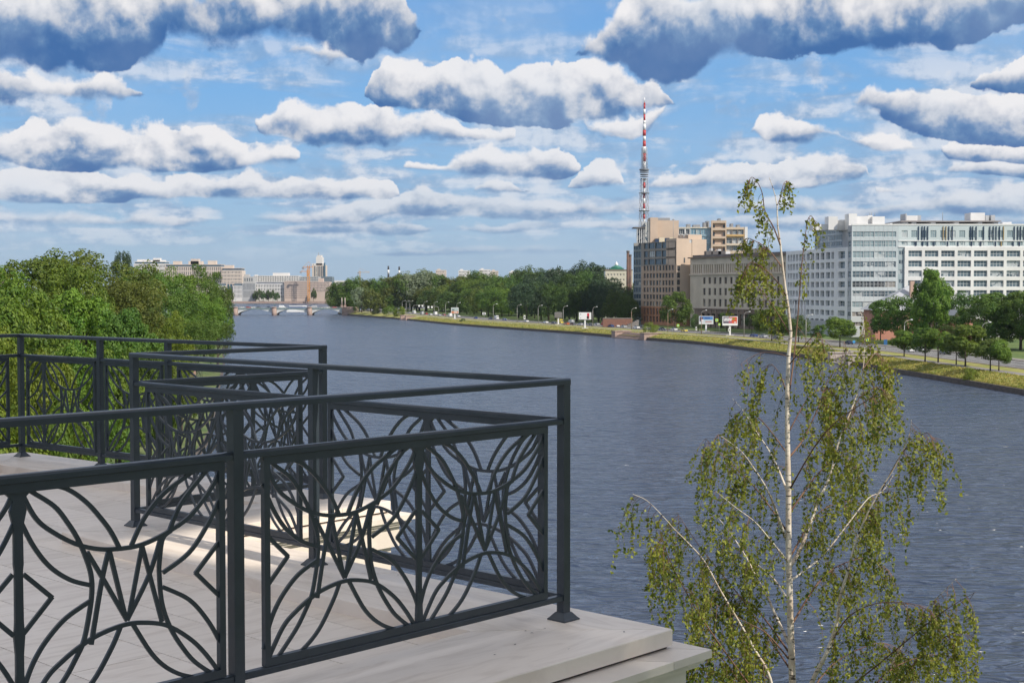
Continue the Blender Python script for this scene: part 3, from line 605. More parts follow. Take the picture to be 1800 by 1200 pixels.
def panel(p, q, x0, units, clip, parent):
    """p,q: vectors of the segment; panel starts x0 metres along; units list of unit widths (0.81 each, clip shortens the last)"""
    d = (q - p).normalized(); a = math.atan2(d.y, d.x); W = 0.81 * units if not clip else clip
    org = p + d * x0
    pan = MB(); ZT, ZB = 0.932, 0.122; fw = 0.032; th = 0.026
    pan.box(0, W, -th / 2, th / 2, ZT - fw, ZT); pan.box(0, W, -th / 2, th / 2, ZB, ZB + fw)
    pan.box(0, fw * .8, -th / 2 + .0007, th / 2 - .0007, ZB + fw, ZT - fw); pan.box(W - fw * .8, W, -th / 2 + .0007, th / 2 - .0007, ZB + fw, ZT - fw)
    o = link('panel', pan.mesh('panel_frame', [paint]), parent, (org.x, org.y, ZF), a)
    tr = MB(); cnt = 0
    k = 0
    while k * 0.81 < W - 0.05:
        x_0 = k * 0.81
        items = [(catmull(v, 6) if len(v) > 2 else v, 0.0155) for v in PAT.values()]
        for pts, w in items:
            cnt += 1; t = 0.004 + (cnt % 9) * 0.00013
            poly = [(x_0 + x, z) for x, z in pts]
            poly = [(x, z) for x, z in poly if x <= W - 0.012 and ZB + 0.004 < z < ZT - 0.004]
            if len(poly) < 2: continue
            n = len(tr.v); m = len(poly)
            for i, (x, z) in enumerate(poly):
                xa, za = poly[max(i - 1, 0)]; xb, zb = poly[min(i + 1, m - 1)]; l = math.hypot(xb - xa, zb - za) or 1
                nx, nz = -(zb - za) / l * w / 2, (xb - xa) / l * w / 2
                tr.v += [(x - nx, -t, z - nz), (x + nx, -t, z + nz), (x + nx, t, z + nz), (x - nx, t, z - nz)]
            for i in range(m - 1):
                b = n + 4 * i
                for e in ((0, 1), (1, 2), (2, 3), (3, 0)): tr.f.append((b + e[0], b + e[1], b + 4 + e[1], b + 4 + e[0])); tr.mi.append(0); tr.sm.append(False)
            tr.f.append((n, n + 3, n + 2, n + 1)); e = n + 4 * (m - 1); tr.f.append((e, e + 1, e + 2, e + 3)); tr.mi += [0, 0]; tr.sm += [False, False]
        for wi, wb in enumerate(WEBS):
            t = 0.0038 - wi * 0.0001; P = [(x_0 + x, z) for x, z in wb]
            if max(x for x, z in P) > W: continue
            tr.poly([(x, -t, z) for x, z in P]); tr.poly([(x, t, z) for x, z in reversed(P)])
        k += 1
        if k * 0.81 < W - 0.05:                 # spine between units, swelling at top and where arcs meet
            xc = k * 0.81; t = 0.0058
            prof = [(ZB, .020), (.18, .019), (.30, .014), (.36, .014), (.42, .019), (.47, .015), (.64, .014), (.66, .017), (.78, .016), (.84, .030), (.875, .018), (.90, .045), (ZT - fw, .050)]
            for (za, wa), (zb, wb) in zip(prof, prof[1:]):
                tr.v += [(xc - wa, -t, za), (xc + wa, -t, za), (xc + wb, -t, zb), (xc - wb, -t, zb), (xc - wa, t, za), (xc + wa, t, za), (xc + wb, t, zb), (xc - wb, t, zb)]; n = len(tr.v) - 8
                for f in ((0, 1, 2, 3), (7, 6, 5, 4), (1, 5, 6, 2), (4, 0, 3, 7)): tr.f.append(tuple(n + i for i in f)); tr.mi.append(0); tr.sm.append(False)
    link('tracery', tr.mesh('tracery', [paint]), o, (0, 0, 0), 0, True)
    return W
post_me = None
def post(c, a):
    global post_me
    s = 0.0225
    if post_me is None:
        mb = MB(); mb.box(-s, s, -s, s, 0.0, 1.1195); post_me = (mb.mesh('post', [paint]),)
        b = MB(); n = 0
        prof = [(0.055, 0.0), (0.055, 0.006), (0.048, 0.012), (0.030, 0.034), (0.0245, 0.038)]
        for (r0, z0), (r1, z1) in zip(prof, prof[1:]):
            P0 = [(-r0, -r0, z0), (r0, -r0, z0), (r0, r0, z0), (-r0, r0, z0)]; P1 = [(-r1, -r1, z1), (r1, -r1, z1), (r1, r1, z1), (-r1, r1, z1)]
            for i in range(4): b.quad(P0[i], P0[(i + 1) % 4], P1[(i + 1) % 4], P1[i])
        post_me = (post_me[0], b.mesh('base_shoe', [paint]))
    o = link('post', post_me[0], rail, (c.x, c.y, ZF), a); link('base_shoe', post_me[1], o, (0, 0, 0), 0, True)
def rail_profile(mb, p, q, w, z0, z1, r):
    """handrail bar with rounded upper edges from p to q"""
    d = (q - p).normalized(); n = Vector((d.y, -d.x)); k = len(mb.v)
    prof = [(-w / 2, z0), (w / 2, z0), (w / 2, z1 - r), (w / 2 - r * .3, z1 - r * .3), (w / 2 - r, z1), (-w / 2 + r, z1), (-w / 2 + r * .3, z1 - r * .3), (-w / 2, z1 - r)]
    for c in (p, q): mb.v += [(c.x + n.x * x, c.y + n.y * x, ZF + z) for x, z in prof]
    m = len(prof)
    for i in range(m): mb.f.append((k + i, k + m + i, k + m + (i + 1) % m, k + (i + 1) % m)); mb.mi.append(0); mb.sm.append(i in (2, 3, 5, 6))
    mb.f.append(tuple(k + i for i in range(m))); mb.f.append(tuple(k + m + i for i in reversed(range(m)))); mb.mi += [0, 0]; mb.sm += [False, False]
def run(p, q, posts, panels, ext0=0.0, ext1=0.0, dz=0.0, skip0=False):
    d = (q - p).normalized(); a = math.atan2(d.y, d.x); L = (q - p).length
    for t in posts: post(p + d * t, a)
    mb = MB(); rail_profile(mb, p - d * ext0, q + d * ext1, 0.048, 1.120 - dz, 1.150 - dz, 0.010); part('top_rail', mb, [paint], rail)
    ps = [0.0] + [t for t in posts if 0 < t < L] + [L]
    for s, e in zip(sorted(set(ps)), sorted(set(ps))[1:]):
        a0, a1 = p + d * (s + 0.0225), p + d * (e - 0.0225)
        if a1 is None or (a1 - a0).length < 0.1: continue
        mb = MB(); rail_profile(mb, a0, a1, 0.040, 0.934, 0.962, 0.010); part('middle_rail', mb, [paint], rail)
        mb = MB(); rail_profile(mb, a0, a1, 0.034, 0.094, 0.120, 0.004); part('bottom_rail', mb, [paint], rail)
    for x0, un, cl in panels: panel(p, q, x0, un, cl, rail)
# segments are walked with the outside on the right hand; the panel's local x runs along the walk
Lf = (A - F_).length
run(F_, A, [Lf - 5.61, Lf - 3.74, Lf - 1.87, Lf], [(Lf - 1.745, 2, None), (Lf - 3.545, 2, None), (Lf - 5.47, 2, None)], ext1=0.024)
Lb = (B - A).length
run(A, B, [Lb / 2, Lb], [(0.13, 2, None), (Lb / 2 + 0.12, 2, None)], ext0=-0.024, ext1=0.024, dz=0.0004)
Lc = (C - B).length
run(B, C, [Lc], [(0.17, 2, 1.26)], ext0=-0.024, ext1=0.024, dz=0.0)
Le = (E_ - C).length
run(C, E_, [1.87, 2.83, Le - 0.0], [(0.12, 2, None), (1.96, 1, None), (2.93, 1, Le - 2.93 - 0.12 if Le - 2.93 < 1 else None)] if Le < 4.0 else [(0.12, 2, None), (1.945, 1, None), (2.90, 1, min(1.62, Le - 3.0))], ext0=-0.024, ext1=0.024, dz=0.0004)
Lg = (G_ - E_).length
run(E_, G_, [1.87, 3.74, 5.6], [(0.12, 2, None), (1.99, 2, None), (3.86, 2, None)], ext0=-0.024)

# ------------------------------------------------------------------ unseen thin walls added to shade the terrace, with an opening for sun
hd = Vector((math.sin(R(SUN_AZ)), math.cos(R(SUN_AZ)))); pd = Vector((-hd.y, hd.x))
def hw(h, w): return hd * h + pd * w
shade_root = empty('shade_walls', (8, -6, 2.3), 'unseen pale walls added out of view to shade the terrace', 'building')
wm = mat('shade_wall_render', (0.62, 0.56, 0.47), (0.56, 0.51, 0.43), 0.8, rough=0.85, bump=0.002)
def shade_wall(h0, h1, w0, w1, z1):
    q = [hw(h0, w0), hw(h1, w0), hw(h1, w1), hw(h0, w1)]; P = [(p.x, p.y) for p in q]
    if area(P) < 0: P = P[::-1]
    mb = MB(); mb.prism(P, 2.3, z1); part('shade_wall', mb, [wm], shade_root)
    q = [hw(h0 - .3, w0 - .3), hw(h1 + .3, w0 - .3), hw(h1 + .3, w1 + .3), hw(h0 - .3, w1 + .3)]; P = [(p.x, p.y) for p in q]
    if area(P) < 0: P = P[::-1]
    mb = MB(); mb.prism(P, z1 + .002, z1 + 0.35); part('shade_wall_cap', mb, [stone2], shade_root)
shade_wall(14.0, 14.3, -0.5, 5.18, ZF + 23.0)
shade_wall(14.0, 14.3, 5.19, 7.90, ZF + 16.05)  # lower middle wall, its height sets the near edge of the sun patch
shade_wall(14.0, 14.3, 7.91, 10.0, ZF + 23.0)
q = [hw(14.0, 5.19), hw(14.3, 5.19), hw(14.3, 7.90), hw(14.0, 7.90)]; P = [(p.x, p.y) for p in q]
if area(P) < 0: P = P[::-1]
mb = MB(); mb.prism(P, ZF + 18.0, ZF + 23.0); part('upper_shade_wall', mb, [wm], shade_root)  # added above the opening to cut off the far edge of the sun patch
# ------------------------------------------------------------------ trees
def mesh_np(name, V, Fq, mats, mi=None, smooth=False):
    me = bpy.data.meshes.new(name); nv, nf, k = len(V), len(Fq), Fq.shape[1]
    me.vertices.add(nv); me.vertices.foreach_set('co', V.astype(np.float32).ravel())
    me.loops.add(nf * k); me.loops.foreach_set('vertex_index', Fq.astype(np.int32).ravel())
    me.polygons.add(nf); me.polygons.foreach_set('loop_start', np.arange(0, nf * k, k, dtype=np.int32)); me.polygons.foreach_set('loop_total', np.full(nf, k, dtype=np.int32))
    if mi is not None: me.polygons.foreach_set('material_index', mi.astype(np.int32))
    for m in mats: me.materials.append(m)
    me.update(calc_edges=True); return me
def unit(a): return a / np.maximum(np.linalg.norm(a, axis=1, keepdims=True), 1e-9)
def leaf_quads(P, Nrm, size, rng, aspect=0.62):
    """one bent-looking rhombus per point, facing roughly Nrm"""
    n = len(P); t = unit(np.cross(Nrm, rng.normal(size=(n, 3)))); b = np.cross(Nrm, t)
    s = size * rng.uniform(0.65, 1.35, (n, 1)); V = np.stack([P - t * s, P - b * s * aspect + Nrm * s * 0.15, P + t * s, P + b * s * aspect + Nrm * s * 0.15], axis=1).reshape(-1, 3)
    return V, np.arange(4 * n).reshape(n, 4)
def crown_mesh(name, m, kind, n, leaf, seed):
    """crown in a unit of height 1 (z 0..1), radius about r; made of many leaf clumps on uneven boughs"""
    rng = np.random.default_rng(seed)
    if kind == 'broad': nb, r, zc, hz = 34, 0.34, 0.56, 0.43
    elif kind == 'park': nb, r, zc, hz = 40, 0.36, 0.50, 0.50
    elif kind == 'tall': nb, r, zc, hz = 30, 0.22, 0.55, 0.45
    elif kind == 'young': nb, r, zc, hz = 16, 0.33, 0.60, 0.37
    elif kind == 'bush': nb, r, zc, hz = 16, 0.50, 0.48, 0.50
    elif kind == 'ball': nb, r, zc, hz = 20, 0.44, 0.52, 0.46
    else: nb, r, zc, hz = 26, 0.30, 0.55, 0.44
    if kind in ('broad', 'tall', 'park'): nb = int(nb * 0.72)
    th = rng.uniform(0, 2 * np.pi, nb); ph = np.arccos(rng.uniform(-0.75, 1, nb)); rr = rng.uniform(0.55, 0.92, nb) ** 0.8
    if kind == 'ball': rr = rng.uniform(0.7, 0.8, nb)
    ctr = np.stack([np.cos(th) * np.sin(ph) * r * rr, np.sin(th) * np.sin(ph) * r * rr, zc + np.cos(ph) * hz * rr * 0.86], 1)
    br = rng.uniform(0.36, 0.58, nb) * r
    if kind == 'ball': br = rng.uniform(0.32, 0.40, nb) * r
    if kind in ('broad', 'tall', 'park'):       # every bough carries smaller billows
        m_ = 9; dd = unit(rng.normal(size=(nb * m_, 3)) + [0, 0, 0.25]); par = np.repeat(np.arange(nb), m_)
        out_ = unit(ctr - [0, 0, zc * 0.85])[par]; dd = unit(dd + out_ * 0.8)
        sub = ctr[par] + dd * (br[par] * rng.uniform(0.70, 1.05, nb * m_))[:, None] * [1, 1, 1.0]; sbr = br[par] * rng.uniform(0.28, 0.44, nb * m_)
        ctr = np.vstack([ctr, sub]); br = np.concatenate([br * 0.72, sbr]); nb = len(br)
    w = br ** 2; idx = rng.choice(nb, n, p=w / w.sum())
    d = unit(rng.normal(size=(n, 3))); flip = (d * unit(ctr[idx] - [0, 0, zc * 0.8])).sum(1) < -0.35; d[flip] *= -1
    rad = br[idx] * rng.uniform(0.88, 1.05, n) * (1 + 0.12 * np.sin(d[:, 0] * 7 + ctr[idx, 1] * 40) * np.cos(d[:, 1] * 6 + ctr[idx, 0] * 50) + 0.08 * np.sin(d[:, 2] * 11 + ctr[idx, 0] * 90))
    P = ctr[idx] + d * rad[:, None] * [1, 1, 0.92]
    keep = P[:, 2] > (0.10 if kind not in ('bush', 'ball', 'park') else 0.0); P, d = P[keep], d[keep]
    nr = unit(d * 1.5 + rng.normal(size=d.shape) * 0.45 + [0, 0, 0.25])
    V, Fq = leaf_quads(P, nr, leaf, rng); return mesh_np(name, V, Fq, [m])
def trunk_mesh(name, m, seed, thick=0.018, lim=7, zt=0.75, low=0.16):
    rng = random.Random(seed); mb = MB()
    mb.tube([(0, 0, -0.01), (0.003, 0, 0.15), (0.0, 0.006, 0.4), (0.004, 0.0, zt)], [thick * 1.25, thick, thick * .7, thick * .2], 7)
    for i in range(lim):
        z = low + (zt - low) * (0.15 + 0.75 * i / lim); a = rng.uniform(0, 6.28); L = rng.uniform(0.14, 0.24)
        mb.tube([(0, 0, z), (math.cos(a) * L * .5, math.sin(a) * L * .5, z + L * .35), (math.cos(a) * L, math.sin(a) * L, z + L * .8)], [thick * .5, thick * .3, thick * .1], 5)
    return mb.mesh(name, [m])
bark = mat('bark', (0.055, 0.042, 0.032), (0.10, 0.08, 0.06), 2.0, rough=0.9, bump=0.01)
LM = dict(
 fresh=leafmat('leaves_fresh', (0.058, 0.125, 0.013), (0.160, 0.235, 0.028), rnd=0.2, cl=0.25),
 dark=leafmat('leaves_dark', (0.042, 0.090, 0.018), (0.085, 0.140, 0.028), cl=0.2),
 mid=leafmat('leaves_mid', (0.050, 0.108, 0.016), (0.120, 0.185, 0.028), cl=0.25),
 olive=leafmat('leaves_olive', (0.070, 0.110, 0.018), (0.150, 0.185, 0.032), cl=0.25),
 silver=leafmat('leaves_silver', (0.145, 0.196, 0.123), (0.246, 0.290, 0.189), cl=0.25),
 yellow=leafmat('leaves_yellowgreen', (0.085, 0.140, 0.014), (0.190, 0.235, 0.026), cl=0.4),
 pine=leafmat('leaves_blackgreen', (0.021, 0.049, 0.021), (0.049, 0.085, 0.034), cl=0.2, trans=0.12))
CR = {}; TR = [trunk_mesh('trunk', bark, s, 0.016 + 0.004 * (s % 3)) for s in range(4)]
TRY = trunk_mesh('trunk', bark, 11, 0.020, 5, 0.7, 0.3)
def crown(kind, col, n, leaf, var):
    k = (kind, col, n, leaf, var)
    if k not in CR: CR[k] = crown_mesh('crown', LM[col], kind, n, leaf, abs(hash((kind, n, var, int(leaf * 1e5)))) % 9999 if False else (len(kind) * 131 + n + var * 977 + int(leaf * 1e5)) % 9973)
    return CR[k]
TREES = []
def tree(name, x, y, z, h, kind, col, label, group, n=7000, leaf=0.016, var=0, wid=1.0, trunk=True, cat='tree'):
    t = empty(name, (x, y, z), label, cat, group)
    c = link('crown' if trunk else 'foliage', crown(kind, col, n, leaf, var), t, (0, 0, 0), RNG.uniform(0, 6.28), True); c.scale = (h * wid, h * wid, h)
    if trunk:
        k = link('trunk', TRY if kind == 'young' else TR[var % 4], t, (0, 0, 0), RNG.uniform(0, 6.28), True); k.scale = (h, h, h)
    TREES.append((t, x, y)); return t
def tree_px(name, px, ytop, d, wpx, kind, col, label, group, z0=2.95, **kw):
    h = zat(ytop, d) - z0; base = {'park': 0.84, 'broad': 0.82, 'tall': 0.56, 'young': 0.80, 'bush': 1.15, 'ball': 1.0}[kind]
    wid = (wpx / FPX * d) / (h * base); return tree(name, atd(px, d), d, z0, h, kind, col, label, group, wid=wid, **kw)
# left mass on the island: (px, top row, distance, width px, colour, words)
G = 'large trees on the near island at left'
LEFT = [
 (-35, 432, 235, 150, 'fresh', 'tall bright green tree cut by the left edge of the photo'),
 (62, 448, 262, 175, 'fresh', 'broad bright green tree with two small spikes at its crest'),
 (172, 443, 300, 180, 'olive', 'highest olive green crown on the crest of the left tree mass'),
 (120, 470, 238, 150, 'fresh', 'sunlit tree directly in front of the olive crown'),
 (18, 505, 190, 150, 'fresh', 'lower bright green tree at the left edge above the far railing'),
 (218, 442, 420, 34, 'pine', 'small black-green treetop sticking up beside the white far block'),
 (262, 470, 360, 110, 'mid', 'mid green tree right of the black-green treetop'),
 (305, 477, 420, 110, 'fresh', 'yellowish green crown below the roofs of the far white block'),
 (352, 480, 455, 84, 'mid', 'rounded mid green crown next to the far block with blue glass'),
 (384, 503, 480, 48, 'mid', 'outermost waterside tree of the left mass, leaning over the river'),
 (230, 500, 270, 150, 'olive', 'wide olive tree in the middle of the left mass'),
 (300, 510, 330, 130, 'mid', 'dark-centred green tree beside the river end of the left mass'),
 (358, 525, 400, 84, 'fresh', 'low sunlit waterside tree under the rounded mid green crown'),
 (150, 525, 200, 130, 'fresh', 'bright green crown behind the double post of the far railing'),
 (75, 545, 165, 130, 'fresh', 'bright tree filling the view behind the far railing corner'),
 (225, 555, 190, 105, 'mid', 'deep green tree above the second far railing panel'),
 (300, 562, 215, 78, 'yellow', 'slim pale yellow-green tree seen just above the far handrail'),
 (346, 565, 300, 64, 'mid', 'dark green waterside tree just above the far handrail'),
 (382, 560, 350, 48, 'mid', 'narrow green tree at the very edge of the river, lowest of the left mass'),
 (-10, 590, 128, 120, 'yellow', 'yellow-green tree crown below the left end of the far handrail'),
 (70, 612, 118, 110, 'yellow', 'bright yellow-green crown behind the first far railing panel'),
 (140, 625, 128, 110, 'fresh', 'light green crown behind the spine of the first far railing panel'),
 (205, 600, 145, 100, 'fresh', 'green crown behind the doubled railing posts'),
 (262, 628, 150, 84, 'mid', 'green bushy crown behind the notch corner of the railing'),
 (318, 655, 190, 46, 'fresh', 'small bright tree beside the red garden path'),
]
for i, (px, yt, d, w, col, lab) in enumerate(LEFT):
    tree_px('island_tree', px, yt, d, w * 1.12, 'broad', col, lab, G, z0=2.3, n=24000 if d < 300 else 17000, leaf=0.0100 if d > 200 else 0.012, var=i % 4)
G = 'low shrubs along the island garden under the trees'
for i, (px, yt, d, w, col, lab) in enumerate([
 (300, 705, 235, 40, 'dark', 'dark shrub seen through the far railing beside the red garden path'), (338, 632, 262, 30, 'silver', 'pale silvery shrub near the river behind the far railing'),
 (374, 618, 420, 30, 'olive', 'low olive shrub at the water edge behind the railing'), (250, 690, 170, 60, 'fresh', 'bright round shrub behind the notch post of the railing'),
 (100, 700, 112, 110, 'fresh', 'wide low shrub just beyond the far stone border'), (190, 715, 118, 100, 'mid', 'dense green shrub just beyond the far stone border, near the notch post'), (20, 705, 108, 120, 'yellow', 'yellow-green shrub beyond the stone border by the railing corner post')]):
    tree_px('island_shrub', px, yt, d, w, 'bush', col, lab, G, z0=2.3, n=5000, leaf=0.022, var=i % 3, trunk=False, cat='shrub')

# park trees behind the road, back rows first
topline = [(588, 497), (600, 492), (622, 488), (650, 489), (672, 490), (700, 484), (722, 477), (745, 476), (768, 481), (790, 487), (810, 486), (828, 479), (850, 478), (872, 484), (900, 487), (922, 468), (940, 474), (960, 480), (978, 474), (1000, 477), (1020, 468), (1040, 464), (1058, 470), (1080, 488), (1098, 496), (1112, 500)]
def top_at(px):
    for a, b in zip(topline, topline[1:]):
        if a[0] <= px <= b[0]: return a[1] + (b[1] - a[1]) * (px - a[0]) / (b[0] - a[0])
    return 495
def road_d(px, off):                  # distance at which the line of sight px meets the curve off metres inland of the waterline
    lo, hi = 200.0, 2000.0; c = offset_curve(SH, off)
    for a, b in zip(c, c[1:]):
        fa = a[0] - atd(px, a[1]); fb = b[0] - atd(px, b[1])
        if a[1] > 100 and fa * fb <= 0 and fa != fb: t = fa / (fa - fb); return a[1] + (b[1] - a[1]) * t
    return 1200.0
MARK = [(606, 'the bridge obelisks'), (690, 'the low quay steps by the bridge'), (740, 'the traffic queue'), (800, 'the picture billboard'), (890, 'the parked white van'), (930, 'the white hatchback on the open road'), (985, 'the grey billboard'), (1028, 'the white billboard with the red figure'), (1105, 'the dark brick chimney')]
ORD = ['first', 'second', 'third', 'fourth', 'fifth', 'sixth', 'seventh', 'eighth', 'ninth', 'tenth', 'eleventh', 'twelfth', 'thirteenth', 'fourteenth', 'fifteenth', 'sixteenth', 'seventeenth', 'eighteenth', 'nineteenth', 'twentieth', 'twenty-first', 'twenty-second', 'twenty-third', 'twenty-fourth', 'twenty-fifth', 'twenty-sixth', 'twenty-seventh', 'twenty-eighth', 'twenty-ninth', 'thirtieth', 'thirty-first', 'thirty-second', 'thirty-third', 'thirty-fourth', 'thirty-fifth', 'thirty-sixth', 'thirty-seventh', 'thirty-eighth', 'thirty-ninth', 'fortieth']
WORD = dict(fresh='bright green', dark='dark green', mid='mid green', olive='olive green', silver='silvery', yellow='yellow-green', pine='black-green')
def park_col(px, row):
    r = random.random()
    if 715 < px < 765 and row == 0: return 'silver' if r < 0.75 else 'mid'
    if 910 < px < 1075: return 'pine' if r < 0.55 else 'dark'
    if px > 1075: return 'dark'
    if px < 660: return 'mid' if r < .4 else ('dark' if r < .6 else 'olive')
    return 'mid' if r < 0.4 else ('fresh' if r < .55 else ('olive' if r < .75 else 'dark'))
rows = [(0, 135, 15.5, 0.0, 58), (1, 88, 15.0, 9.0, 52), (2, 58, 14.0, 18.0, 44)]
for ri, off, step, drop, w in rows:
    px = 592 + ri * 5; k = 0
    while px < 1116:
        d = road_d(px, off + random.uniform(-8, 8)); col = park_col(px, ri)
        dr = drop * (1 + .6 * random.random()) if ri else 0
        if ri == 2 and (px < 640): dr += 4
        yt = top_at(px) + dr + random.uniform(-2.0, 3.0)
        word = ('back', 'middle', 'front')[ri]
        tree_px('park_tree', px, yt, d, w * random.uniform(0.8, 1.25) * (0.7 if px < 660 else 1.0), 'park', col, f"{WORD[col]} tree, {ORD[k]} from the bridge in the {word} row of the park treeline", 'park trees behind the embankment road', n=8500, leaf=0.0155, var=k % 4)
        px += step * random.uniform(0.8, 1.2); k += 1
for i, (px, yt, yb, w, kind, col, lab) in enumerate([
 (660, 541, 567, 16, 'bush', 'olive', 'olive bush at the waterline beside the pink bridge abutment'),
 (627, 531, 556, 12, 'bush', 'mid', 'low green bush against the pink bridge abutment'),
 (636, 505, 556, 34, 'broad', 'silver', 'silvery willow hanging over the water by the bridge end'),
 (652, 508, 562, 36, 'broad', 'olive', 'olive waterside tree right of the silvery willow'),
 (668, 528, 565, 26, 'broad', 'olive', 'slender olive tree leaning over the grassy bank near the bridge'),
 (685, 538, 562, 26, 'bush', 'fresh', 'bright green bush left of the small pink quay steps'),
 (702, 537, 563, 22, 'bush', 'yellow', 'yellow-green bush touching the small pink quay steps'),
 (813, 560, 573, 11, 'bush', 'dark', 'small dark bush on the grass bank near the picture billboard'),
 (1144, 567, 591, 26, 'bush', 'yellow', 'bright yellow-green bush at the end of the pink granite landing'),
 (1705, 642, 673, 30, 'bush', 'yellow', 'vivid green bush growing on the quay wall at right'),
 (1443, 609, 630, 30, 'bush', 'mid', 'green bush beside the pale quay steps'),
 (1460, 613, 628, 18, 'bush', 'olive', 'small olive bush beside the pale quay steps'),
 (1404, 606, 624, 20, 'bush', 'olive', 'olive scrub on the quay bank behind the birch'),
 (1319, 598, 611, 10, 'bush', 'mid', 'tiny green shrub on the wall edge below the red billboard')]):
    sh = None
    d = road_d(px, 1.6 if px > 1600 else (5.5 if kind == 'bush' else 8))
    tree_px('bank_bush' if kind == 'bush' else 'bank_tree', px, yt, d, w, kind, col, lab, 'bushes and trees on the grassy quay bank', z0=0.4 if px > 1600 else 2.0, n=2600, leaf=0.030, var=i % 3, trunk=kind != 'bush', cat='bush' if kind == 'bush' else 'tree')
G = 'street trees in front of the office buildings'
for i, (px, yt, d, w, kind, col, lab, n) in enumerate([
 (1187, 515, 655, 46, 'broad', 'mid', 'big round green tree in front of the brown brick facade', 8000),
 (1228, 549, 640, 28, 'ball', 'dark', 'clipped dark tree left of the blue billboard', 4000),
 (1278, 546, 635, 28, 'ball', 'dark', 'clipped dark tree between the blue and red billboards', 4000),
 (1322, 549, 612, 28, 'ball', 'dark', 'clipped dark tree right of the red billboard', 4000),
 (1357, 540, 520, 54, 'broad', 'olive', 'wide olive tree left of the birch trunk', 8000),
 (1404, 558, 505, 34, 'broad', 'mid', 'rounded green tree just right of the birch trunk', 6000),
 (1440, 568, 500, 22, 'tall', 'mid', 'small dark-trunked tree by the grey ground floor', 4000),
 (1477, 556, 462, 50, 'young', 'fresh', 'bright green lawn tree in front of the white facade corner', 7000),
 (1548, 540, 520, 30, 'tall', 'dark', 'narrow dark tree against the pink house wall', 5000),
 (1578, 518, 500, 66, 'broad', 'mid', 'broad green tree in front of the grey hipped roof', 9000),
 (1636, 482, 480, 60, 'broad', 'fresh', 'tallest round-topped tree hiding the grey hipped roof', 16000),
 (1690, 520, 520, 60, 'broad', 'dark', 'thin dark tree beside the small gabled house', 6000),
 (1662, 556, 500, 60, 'broad', 'dark', 'dark low tree behind the young lawn trees', 6000),
 (1730, 518, 450, 90, 'broad', 'mid', 'large green tree at right beside the tall round one', 11000),
 (1795, 516, 440, 84, 'broad', 'mid', 'large green tree cut by the right edge of the photo', 11000),
 (1860, 500, 430, 90, 'broad', 'dark', 'large tree just outside the right edge', 5000)]):
    tree_px('street_tree', px, yt, d, w * 1.22, kind, col, lab, G, n=int(n * 1.7), leaf=0.0145, var=i % 4)
G = 'young trees on the lawn beside the promenade'
for i, (px, yt, yb, w, lab) in enumerate([
 (1590, 579, 626, 44, 'first young lawn tree, standing over the white car'), (1627, 576, 634, 36, 'second young lawn tree right of the white car'),
 (1650, 574, 636, 40, 'third young lawn tree, close beside the second'), (1682, 590, 640, 34, 'low spreading young lawn tree, fourth from the white car'),
 (1698, 571, 643, 56, 'largest young lawn tree with three dark stems'), (1742, 592, 650, 40, 'young lawn tree second from the right edge'), (1757, 596, 651, 34, 'rightmost young lawn tree, shadow on the path')]):
    d = 19.6 * FPX / (yb - 507); tree_px('lawn_tree', px, yt, d, w * 1.3, 'young', 'mid' if i % 2 else 'fresh', lab, G, z0=2.85, n=8500, leaf=0.019, var=i % 3)

for i, (px, yt, w) in enumerate([(449, 513, 9), (456, 510, 13), (464, 513, 10), (472, 511, 12), (480, 512, 12), (488, 515, 9), (551, 509, 10), (588, 500, 22), (597, 503, 18)]):
    lab = ['leftmost small tree on the far embankment', 'second small tree on the far embankment, tallest of the left group', 'third small tree of the far embankment row', 'fourth small tree of the far embankment row', 'fifth small tree of the far embankment row', 'last small tree of the far embankment row, in front of the white block', 'small dark tree at the foot of the orange crane', 'dark tree behind the bridge end beside the slate block', 'dark tree just behind the bridge obelisks'][i]
    tree_px('embankment_tree', px, yt, 2106 if i < 7 else 1900, w, 'broad', 'dark', lab, 'small trees on the far embankment', z0=2.96 if i < 7 else 0.5, n=1500, leaf=0.05, var=i % 2)
# rough grass and weeds standing on the quay slope, and along the wall edge
def tufts():
    rg = np.random.default_rng(12); P = []
    for k in range(42000):
        y = 250 * math.exp(rg.random() * 1.35); r_ = rg.random(); off = (1.0 + 8.0 * r_) if rg.random() < .75 else (1.0 + rg.random() * .5)
        if off > 9.0: continue
        p, a = bank_pt(y, off); z = 1.08 + (1.9 - 1.08) * min(1, (off - .9) / 2.6) + max(0, off - 3.5) * (.65 / 3) * .9
        P.append((p[0], p[1], min(z, 2.72)))
    P = np.array(P); n = len(P); nr = unit(rg.normal(size=(n, 3)) * [1, 1, .25] + [0, -1.2, .2]); b = np.cross(nr, [0, 0, 1.0]); b = unit(b); h = rg.uniform(.08, .34, (n, 1)); w = h * rg.uniform(.35, .9, (n, 1)); up = np.array([0, 0, 1.0])
    V = np.stack([P - b * w, P + b * w, P + b * w * .5 + up * h, P - b * w * .6 + up * h * .8], 1).reshape(-1, 3)
    me = mesh_np('grass_tufts', V, np.arange(4 * n).reshape(n, 4), [leafmat('dry_grass', (0.15, 0.20, 0.035), (0.38, 0.33, 0.10), cl=0.12, trans=.2, rnd=0)])
    o = link('grass_tufts', me); tag(o, 'rough yellow-green grass and weeds on the sloping quay bank', 'grass', None, 'stuff')
tufts()
